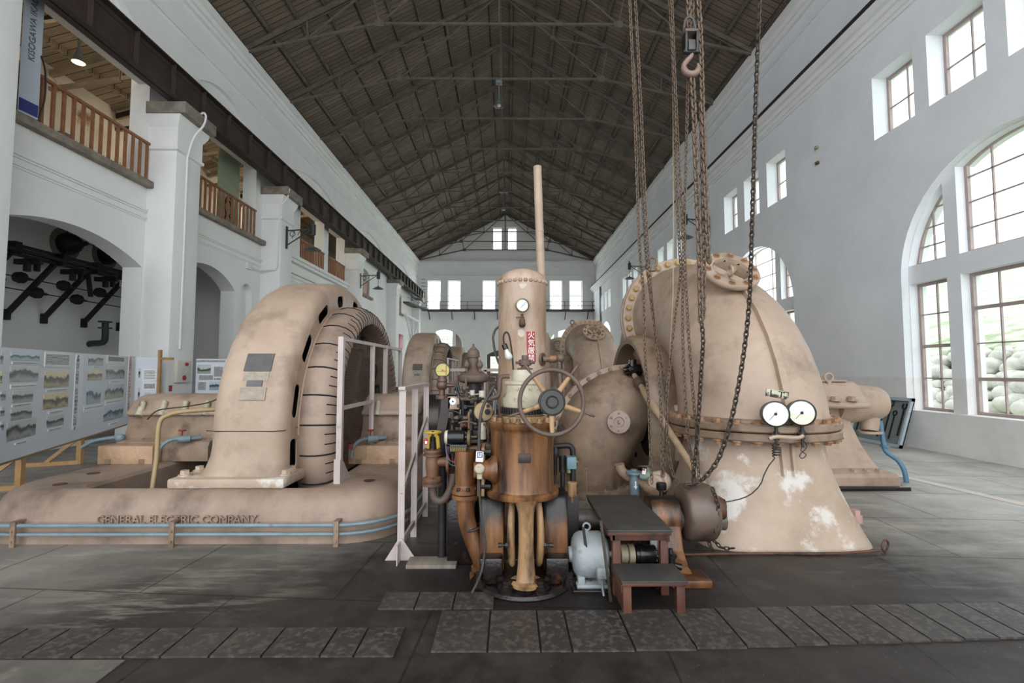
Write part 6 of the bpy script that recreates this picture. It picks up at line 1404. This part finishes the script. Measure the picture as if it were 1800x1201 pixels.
# ------------------------------------------------------------ gallery railings, banners, pipes and fittings on the left
def railing(y0, y1, lab, n, wide=False):
    r = thing('gallery_railing', (XL - .05, (y0 + y1) / 2, 5.96), lab, 'railing', 'wooden gallery railings')
    x = XL + .02 if not wide else XL - .1
    k = MB(); k.bx(x - .03, x + .03, y0, y1, 6.84, 6.9, .004); k.build('top_rail', 'rail_wood', r, smooth=0)
    for i in range(n):
        y = y0 + .08 + (y1 - y0 - .16) * i / (n - 1); k = MB(); k.bx(x - .02, x + .02, y - .03, y + .03, 5.96, 6.84); k.build('baluster', 'rail_wood', r, smooth=0)
railing(7.72, 11.3, 'wooden railing of the nearest gallery opening, beside the banner with letters', 17)
railing(12.25, 16.15, 'wooden railing between the first and second capped pillars', 18)
railing(19.65, 22.2, 'wooden railing in the wider of the paired gallery openings', 14)
railing(22.75, 25.0, 'wooden railing in the narrower of the paired gallery openings', 12)
for (y0, y1), lab in (((27.4, 29.6), 'solid wooden railing panel in the small gallery opening past the pair'), ((36.2, 38.4), 'solid wooden railing panel in the farthest small gallery opening')):
    r = thing('gallery_railing', (XL - .05, (y0 + y1) / 2, 5.96), lab, 'railing', 'wooden gallery railings')
    k = MB(); k.bx(XL - .12, XL - .06, y0, y1, 6.84, 6.9); k.build('top_rail', 'rail_wood', r, smooth=0); k = MB(); k.bx(XL - .1, XL - .08, y0, y1, 5.96, 6.84); k.build('panel', 'rail_wood', r, smooth=0)
bn = thing('banner', (-8.45, 8.3, 5.96), 'tall pale blue banner with vertical letters at the gallery edge', 'banner')
k = MB(); bx0 = -8.45
k.rings([[(bx0 - .03, 8.14, z_), (bx0 + .01, 8.46, z_), (bx0 + .004, 8.46, z_), (bx0 - .036, 8.14, z_)] for z_ in (5.97, 9.6)]); bc = k.build('cloth', 'banner_blue', bn, smooth=0)
k = MB(); k.rings([[(bx0 - .026, 8.15, z_), (bx0 + .012, 8.45, z_), (bx0 + .016, 8.45, z_), (bx0 - .022, 8.15, z_)] for z_ in (6.0, 6.22)]); k.build('blue_band', 'ink_blue', bc, smooth=0)
text('KISOGAWA IKADA', .15, 'ink_grey2', (bx0 - .004, 8.3, 7.6), frame3((0, 0, 1), (-.12, -1, 0)), 'lettering', bc, .003)
k = MB(); k.tube(smoothpath([(XL + .12, 8.5, 5.97), (XL + .2, 8.52, 6.4), (XL + .2, 8.5, 6.9), (XL + .16, 8.45, 7.15)], 5), .015, 6); k.build('banner_pole', 'dark_iron', bn)
b2 = thing('banner', (-8.72, 15.7, 5.97), 'grey-green banner with a drawn face in the second gallery opening', 'banner')
k = MB(); k.bx(-9.15, -9.14, 14.9, 16.1, 5.86, 9.0); bc = k.build('cloth', 'banner_green', b2, smooth=0)
k = MB()
for P in (((0, .1), (.12, .2), (.28, .2), (.36, .05), (.33, -.15), (.2, -.3), (.08, -.22), (.0, -.05), (0, .1)), ((-.02, .12), (.1, .34), (.3, .36), (.42, .16), (.36, .05)), ((.1, -.25), (-.05, -.45), (-.12, -.7)), ((.28, -.25), (.45, -.4), (.5, -.7)), ((.08, .2), (.2, .28), (.32, .2))): k.tube([(-9.13, 15.3 + u_3, 6.75 + v_3) for u_3, v_3 in P], .02, 5)
k.build('line_drawing', 'ink_black', bc)
# white conduits
k = MB(); x = -7.93
k.tube(smoothpath([(-7.7, 11.75, 7.86), (-7.62, 11.75, 7.9), (-7.56, 11.75, 7.8), (-7.6, 11.72, 7.55), (-7.78, 11.65, 7.2), (-7.89, 11.62, 6.7)], 5) + [V((-7.89, 11.62, 2.0))], .025, 8); k.build('conduit', 'conduit_white', label='white conduit running down the face of the first pillar', cat='conduit')
k = MB(); k.tube([(-7.66, 16.55, 7.8), (-7.7, 16.55, 7.5), (-7.95, 16.57, 7.2), (-8.0, 16.57, 5.1), (-8.05, 16.55, 4.95), (-8.56, 16.4, 4.9), (-8.56, 15.9, 4.9)], .025, 8); k.bx(-8.6, -8.5, 15.6, 15.9, 4.8, 5.0, .01); k.build('conduit', 'conduit_white', label='white conduit with junction box beside the second pillar', cat='conduit')
al = thing('alarm_box', (-7.93, 11.75, 1.2), 'white fire alarm box with two red lamps on the first pillar', 'alarm')
k = MB(); k.bx(-7.93, -7.84, 11.5, 11.98, 1.2, 1.72, .01); k.build('case', 'cream_box', al)
k = MB(); k.ball((-7.83, 11.8, 1.64), .045, 12); k.build('lamp', 'red', al)
k = MB(); k.cyl((-7.84, 11.74, 1.31), (-7.82, 11.74, 1.31), .06, n=20); k.build('push_button', 'red', al)
k = MB(); k.torus((-7.84, 11.74, 1.5), (1, 0, 0), .09, .006, 24, 6); k.build('speaker_ring', 'cream_box', al)
k = MB(); k.bx(-7.93, -7.92, 11.36, 11.46, 1.0, 1.14); k.build('notice_plate', 'red', label='small red notice plate low on the first pillar', cat='notice')
k = MB(); k.bx(XL, XL + .06, 36.6, 39.0, 3.2, 4.3, .01); k.build('notice_board', 'red', label='red board high on the gallery wall behind the second generator', cat='notice board')
# bracket lamps
def wall_lamp(y, x, z, side, lab):
    w_ = thing('bracket_lamp', (x, y, z), lab, 'lamp', 'iron bracket lamps')
    s = side; k = MB(); k.bx(x, x + s * .04, y - .05, y + .05, z - .55, z + .25); k.bar((x, y, z + .1), (x + s * .95, y, z + .16), .035, .04); k.bar((x + s * .04, y, z - .42), (x + s * .85, y, z + .12), .03, .03); k.torus((x + s * .22, y, z - .02), (0, 1, 0), .09, .012, 20, 6)
    for q in (.3, .5, .7): k.bar((x + s * q, y, z + .12), (x + s * (q - .1), y, z - .3 + .6 * (q - .1)), .016, .016)
    k.build('bracket', 'bracket_iron', w_, smooth=0)
    k = MB(); k.cyl((x + s * .95, y, z + .32), (x + s * .95, y, z - .05), .09, n=16); k.cyl((x + s * .95, y, z + .32), (x + s * .95, y, z + .42), .04, n=10); k.cyl((x + s * .95, y, z - .05), (x + s * .95, y, z - .45), .012, n=8); k.build('gear_box', 'bracket_iron', w_)
    k = MB(); k.lathe([(.03, 0), (.05, -.05), (.2, -.12), (.29, -.17), (.28, -.17), (.19, -.11), (.02, -.04)], (x + s * .95, y, z - .42), n=28, cap=False); k.build('shade', 'galvanised', w_)
wall_lamp(17.0, -7.93, 6.35, 1, 'black iron bracket lamp on the second capped pillar')
wall_lamp(25.6, -7.93, 6.4, 1, 'black iron bracket lamp on the third capped pillar')
wall_lamp(18.6, XR, 7.25, -1, 'black iron bracket lamp high on the window wall behind the chains')
wall_lamp(27.4, XR, 7.3, -1, 'small far bracket lamp on the window wall above the near turbine')
# pendant lamps
def pendant(x, y, zt, zl, lab, r=.2, watt=0):
    p = thing('pendant_lamp', (x, y, zl), lab, 'lamp', 'pendant lamps')
    k = MB(); k.bx(x - .12, x + .12, y - .1, y + .1, zt - .16, zt, .01); k.build('ceiling_box', 'galvanised', p)
    k = MB(); k.cyl((x, y, zl + .3), (x, y, zt), .03, n=10); k.build('stem', 'galvanised', p)
    k = MB(); k.lathe([(.0, .3), (.05, .3), (.07, .2), (r * .8, .06), (r, .0), (r * .98, 0), (r * .75, .05), (.05, .18)], (x, y, zl), n=28, cap=False); sh_ = k.build('shade', 'galvanised', p)
    k = MB(); k.ball((x, y, zl + .06), .09, 14, (1, 1, 1.1)); k.build('bulb', 'bulb_white', sh_)
    if watt:
        ld = bpy.data.lights.new('lamp_light', 'POINT'); ld.energy = watt; ld.color = (1, .88, .66); ld.shadow_soft_size = .12
        lo = bpy.data.objects.new('lamp_light', ld); C.objects.link(lo); lo.parent = p; lo.location = (0, 0, -.12)
q0 = at(877, 186, 17.9); pendant(q0.x, 17.94, 12.62, q0.z, 'nearest pendant lamp hanging from the roof ridge line')
q0 = at(885, 338, 32.6); pendant(q0.x, 32.64, 12.62, q0.z, 'farther pendant lamp hanging from the roof ridge line', .3)
q0 = at(138, 110, 11.0); pendant(q0.x, 11.0, 9.55 + (q0.x + 12.6) / 3.54, q0.z, 'pendant lamp under the gallery roof behind the near railing', .13, 11)
for y, lab in ((15.0, 'pendant lamp under the gallery roof behind the second railing'), (21.78, 'pendant lamp under the gallery roof behind the paired openings')): pendant(-10.76, y, 10.06, 8.7, lab, .16, 11 if y < 20 else 30)
# equipment stored behind the first arch
fr = thing('busbar_rack', (-11.4, 13, 2.7), 'black steel busbar rack with braces and insulators inside the first arch', 'rack')
XB = -11.3
for dx, z in ((0, 4.15), (0, 4.36), (.2, 4.22), (-.25, 4.3)):
    k = MB(); k.bar((XB + dx, 9.6, z), (XB + dx, 16.2, z), .06, .07); k.build('rack_beam', 'rack_black', fr, smooth=0)
for y in (10.9, 12.08, 13.1, 14.2, 15.3):
    k = MB(); k.box((XB, y, 4.26), (.34, .16, .3)); k.bx(XB - .3, XB + .3, y + .35, y + .45, 3.98, 4.1); k.bx(XB - .02, XB + .08, y + .3, y + .4, 3.8, 4.1); k.bx(XB - .02, XB + .08, y + .55, y + .62, 3.85, 4.1); k.build('clamp', 'rack_black', fr, smooth=0)
for y in (10.7, 11.8, 12.75, 13.95, 15.2):
    k = MB(); k.bar((XB, y + .15, 4.12), (-12.22, y, 2.9), .09, .1); k.bx(-12.3, -12.2, y - .06, y + .06, 2.72, 2.98); k.build('brace', 'rack_black', fr, smooth=0)
for y in (10.6, 12.9): k = MB(); k.bar((XB, y, 4.1), (XB - .1, y + .25, 3.5), .09, .09); k.build('hanger', 'rack_black', fr, smooth=0)
for z, y0, n_ in ((3.69, 11.44, 3), (3.39, 11.85, 2)):
    k = MB(); k.cyl((-11.6, 9.6, z + .02), (-11.6, 14.6, z - .02), .014, n=6); k.build('wire', 'rack_black', fr)
    for i in range(n_):
        y = y0 + 1.12 * i; k = MB(); k.lathe([(.02, -.2), (.03, -.15), (.05, -.14), (.12, -.1), (.07, -.06), (.14, -.02), (.08, .02), (.13, .06), (.07, .1), (.05, .14), (.02, .3)], (-11.6, y, z), (0, 1, 0), n=18); k.build('insulator', 'rack_black', fr)
k = MB(); k.cyl((-12.0, 13.0, 5.5), (-11.7, 12.7, 4.4), .015, n=6); k.build('lead_wire', 'rack_black', fr)
p = V((-11.3, 14.05, 4.03)); sg = thing('number_plate', p - V((0, 0, .1)), 'small white plate with painted number under the busbar rack', 'sign')
k = MB(); k.box(p, (.5, .012, .2)); k.build('plate', 'print_white', sg); text('215-4', .19, 'ink_black', p + V((0, -.009, 0)), FRONT, 'lettering', sg, .001)
for y, z, lab in ((13.28, 4.98, 'nearer black bushing cone on the wall inside the first arch'), (14.6, 5.0, 'farther black bushing cone on the wall inside the first arch')):
    t = thing('wall_bushing', (-12.3, y, z), lab, 'bushing', 'wall bushings'); k = MB(); k.lathe([(.0, 0), (.46, 0), (.46, .02), (.0, .02)], (-12.3, y, z), (1, 0, 0), n=36); k.build('disc', 'concrete', t)
    k = MB(); k.lathe([(.3, .02), (.3, .15), (.24, .3), (.14, .45), (.07, .55), (.06, .65), (.02, .7)], (-12.3, y, z), (1, -.1, 0), n=28); k.cyl((-11.65, y, z), (-11.4, y + 1.0, z), .014, n=6); k.build('cone', 'black', t)
YG = 14.2; k = MB(); P = [at(150, 690, YG), at(150, 615, YG), at(152, 607, YG), at(160, 604, YG), at(176, 603, YG), at(183, 600, YG), at(185, 590, YG), at(185, 568, YG)]; P[0].z = 0
k.tube(smoothpath(P, 5), .085, 14)
for y_ in (567, 578): c = at(185, y_, YG); k.cyl(c, c + V((0, 0, .035)), .17, n=20)
k.build('green_pipe', 'green_paint', label='dark green bent pipe with flanges inside the first arch', cat='pipe')
# gallery exhibits: dark wheels on its wall
for y, lab in ((11.6, 'nearer dark pulley wheel on the gallery wall behind the railing'), (13.0, 'farther dark pulley wheel on the gallery wall behind the railing')):
    t = thing('pulley_wheel', (-12.2, y, 7.1), lab, 'wheel', 'wheels on the gallery wall'); k = MB(); k.torus((-12.2, y, 7.3), (1, 0, 0), .5, .09, 32, 8); k.bx(-12.3, -12.15, y - .12, y + .12, 6.6, 8.0); k.build('rim', 'green_paint', t)
    k = MB(); k.cyl((-12.28, y, 7.3), (-12.05, y, 7.3), .2, n=20); k.build('hub', 'galvanised', t)
# ------------------------------------------------------------ far end
cw = thing('catwalk', (-.3, YB - .6, 6.95), 'dark steel catwalk with teal railing across the end wall', 'catwalk')
k = MB(); k.bx(-7.6, XR, YB - 1.0, YB, 6.93, 7.05); k.bar((-7.6, YB - .5, 6.98), (-8.5, YB - 6, 6.98), .8, .1); k.build('deck', 'girder_steel', cw, smooth=0)
for z in (7.4, 7.75): k = MB(); k.bx(-7.6, XR, YB - .98, YB - .94, z - .02, z + .02); k.bar((-7.6, YB - .96, z), (-8.2, YB - 6, z), .04, .04); k.build('rail', 'teal_iron', cw, smooth=0)
for i in range(13): x = -7.6 + i * 1.27; k = MB(); k.bx(x - .025, x + .025, YB - .98, YB - .94, 7.05, 7.75); k.build('post', 'teal_iron', cw, smooth=0)
for i in range(8): x = -7.4 + i * 2.1; k = MB(); k.bar((x, YB - .85, 6.95), (x, YB - .02, 6.2), .07, .09); k.build('bracket', 'girder_steel', cw, smooth=0)
ld = thing('wall_ladder', (-8.1, YB - .2, 6), 'row of iron ladder rungs on the end wall by the left corner', 'ladder')
for i in range(9): k = MB(); k.bx(-8.2, -7.8, YB - .22, YB - .18, 7.3 + i * .33, 7.34 + i * .33); k.build('rung', 'dark_iron', ld, smooth=0)
k = MB(); k.bx(-7.95, -7.75, 36.5, 42, 5.6, 5.75); k.bar((-7.9, 39.5, 3.6), (-7.9, 36.8, 5.6), .08, .08); k.bar((-7.9, 39.5, 3.6), (-7.9, 41.8, 5.6), .08, .08); k.bx(-7.98, -7.82, 39.42, 39.58, 0, 5.6); k.build('steel_frame', 'white_steel', label='white painted steel frame standing by the farthest gallery bay', cat='frame')
k = MB(); k.tube([(XR - .06, 41.0, 0), (XR - .06, 41.0, 8.6)], .08, 10); k.build('downpipe', 'galvanised', label='grey downpipe near the far end of the window wall', cat='pipe')
# railings standing round the pit behind the governor
for (xa, xb, y, lab) in ((-1.35, -.2, 10.2, 'pink mesh railing crossing behind the fly-ball head'),):
    r = thing('pit_railing', ((xa + xb) / 2, y, 0), lab, 'railing')
    for x in (xa, -.5, xb): k = MB(); k.bx(x - .03, x + .03, y - .03, y + .03, 0, 1.5); k.build('post', 'paint_pale', r, smooth=0)
    k = MB(); k.bx(xa, xb, y - .03, y + .03, 1.47, 1.53); k.build('top_rail', 'paint_pale', r, smooth=0)
    k = MB(); k.add([(xa, y, .1), (xb, y, .1), (xb, y, 1.48), (xa, y, 1.48)], [(0, 1, 2, 3)]); k.build('mesh_panel', 'wire_netting', r, smooth=0)
g2 = thing('distant_governor', (.1, 11.65, 0), 'dark governor of the second unit glimpsed past the tank', 'governor'); k = MB(); k.bx(-.3, .4, 11.4, 12.0, 0, 1.2, .05); k.build('body', 'dark_iron', g2); k = MB(); k.lathe([(.22, .0), (.22, 2.3), (.15, 2.5), (0, 2.53)], (.9, 13.0, 0), n=32); k.build('tank', 'paint', g2)
# wrench board leaning on the window wall
wb = thing('tool_board', (7.7, 9.95, 0), 'grey board of hanging spanners leaning on the window wall', 'tool board')
W0, W1 = V((7.52, 9.28, 0)), V((7.52, 10.75, 0)); tl = V((.28, 0, .95))
def wp(u, v, q): return V((7.5 + .3 * v / .95 - q * .95, 9.28 + u, v + .0 + q * .3 * .3))
k = MB(); k.rings([[wp(u, v, q) for u, v in rect(0, 1.45, .02, .93)] for q in (0, .02)]); k.build('back_panel', 'tool_board', wb, smooth=0)
for a, e, c, f in ((0, .05, .0, .95), (1.4, 1.45, .0, .95), (0, 1.45, .0, .06), (0, 1.45, .89, .95)): k = MB(); k.rings([[wp(u, v, q) for u, v in rect(a, e, c, f)] for q in (0, .075)]); k.build('frame_strip', 'tool_board_edge', wb, smooth=0)
for i, (u, top, ln, ring, s) in enumerate(((.17, .8, .58, 0, 1), (.36, .66, .52, 1, .9), (.5, .83, .58, 0, 1.05), (.66, .68, .54, 1, .9), (.8, .85, .6, 0, 1.1), (.98, .7, .55, 1, 1), (1.12, .86, .6, 0, 1.1), (1.27, .7, .5, 1, 1))):
    k = MB(); P = lambda a, b_: wp(u + a, b_, .03)
    hw = .018 * s; k.rings([[wp(u + a, v, q) for a, v in ((-hw, top - ln), (hw, top - ln), (hw * .8, top - .06), (-hw * .8, top - .06))] for q in (.022, .034)])
    if ring: k.tube([wp(u + .045 * cos(2 * pi * j / 16), top - .02 + .045 * sin(2 * pi * j / 16), .028) for j in range(16)], .012, 6, loop=True)
    else: k.tube([wp(u + .05 * s * cos(j), top - .01 + .05 * s * sin(j), .028) for j in [radians(q) for q in range(130, 411, 20)]], .017 * s, 6)
    k.build('spanner', 'wrench_iron', label='black ' + ('ring' if ring else 'open-ended') + ' spanner, number %s from the window edge of the tool board' % ('one two three four five six seven eight'.split()[i]), cat='spanner', group='spanners on the tool board')
# small wall hooks between the windows
for y, z, lab in ((11.95, 7.15, 'small pale fitting stub high on the window wall between window groups'), (11.95, 6.75, 'small dark hook below the pale stub on the window wall')):
    k = MB(); k.bx(XR - .06, XR, y - .05, y + .05, z - .04, z + .04, .01); k.cyl((XR - .12, y - .06, z - .02), (XR, y, z - .02), .012, n=6); k.build('wall_fitting', 'plaque_worn' if 'pale fitting' in lab else 'brass_dark', label=lab, cat='fitting')
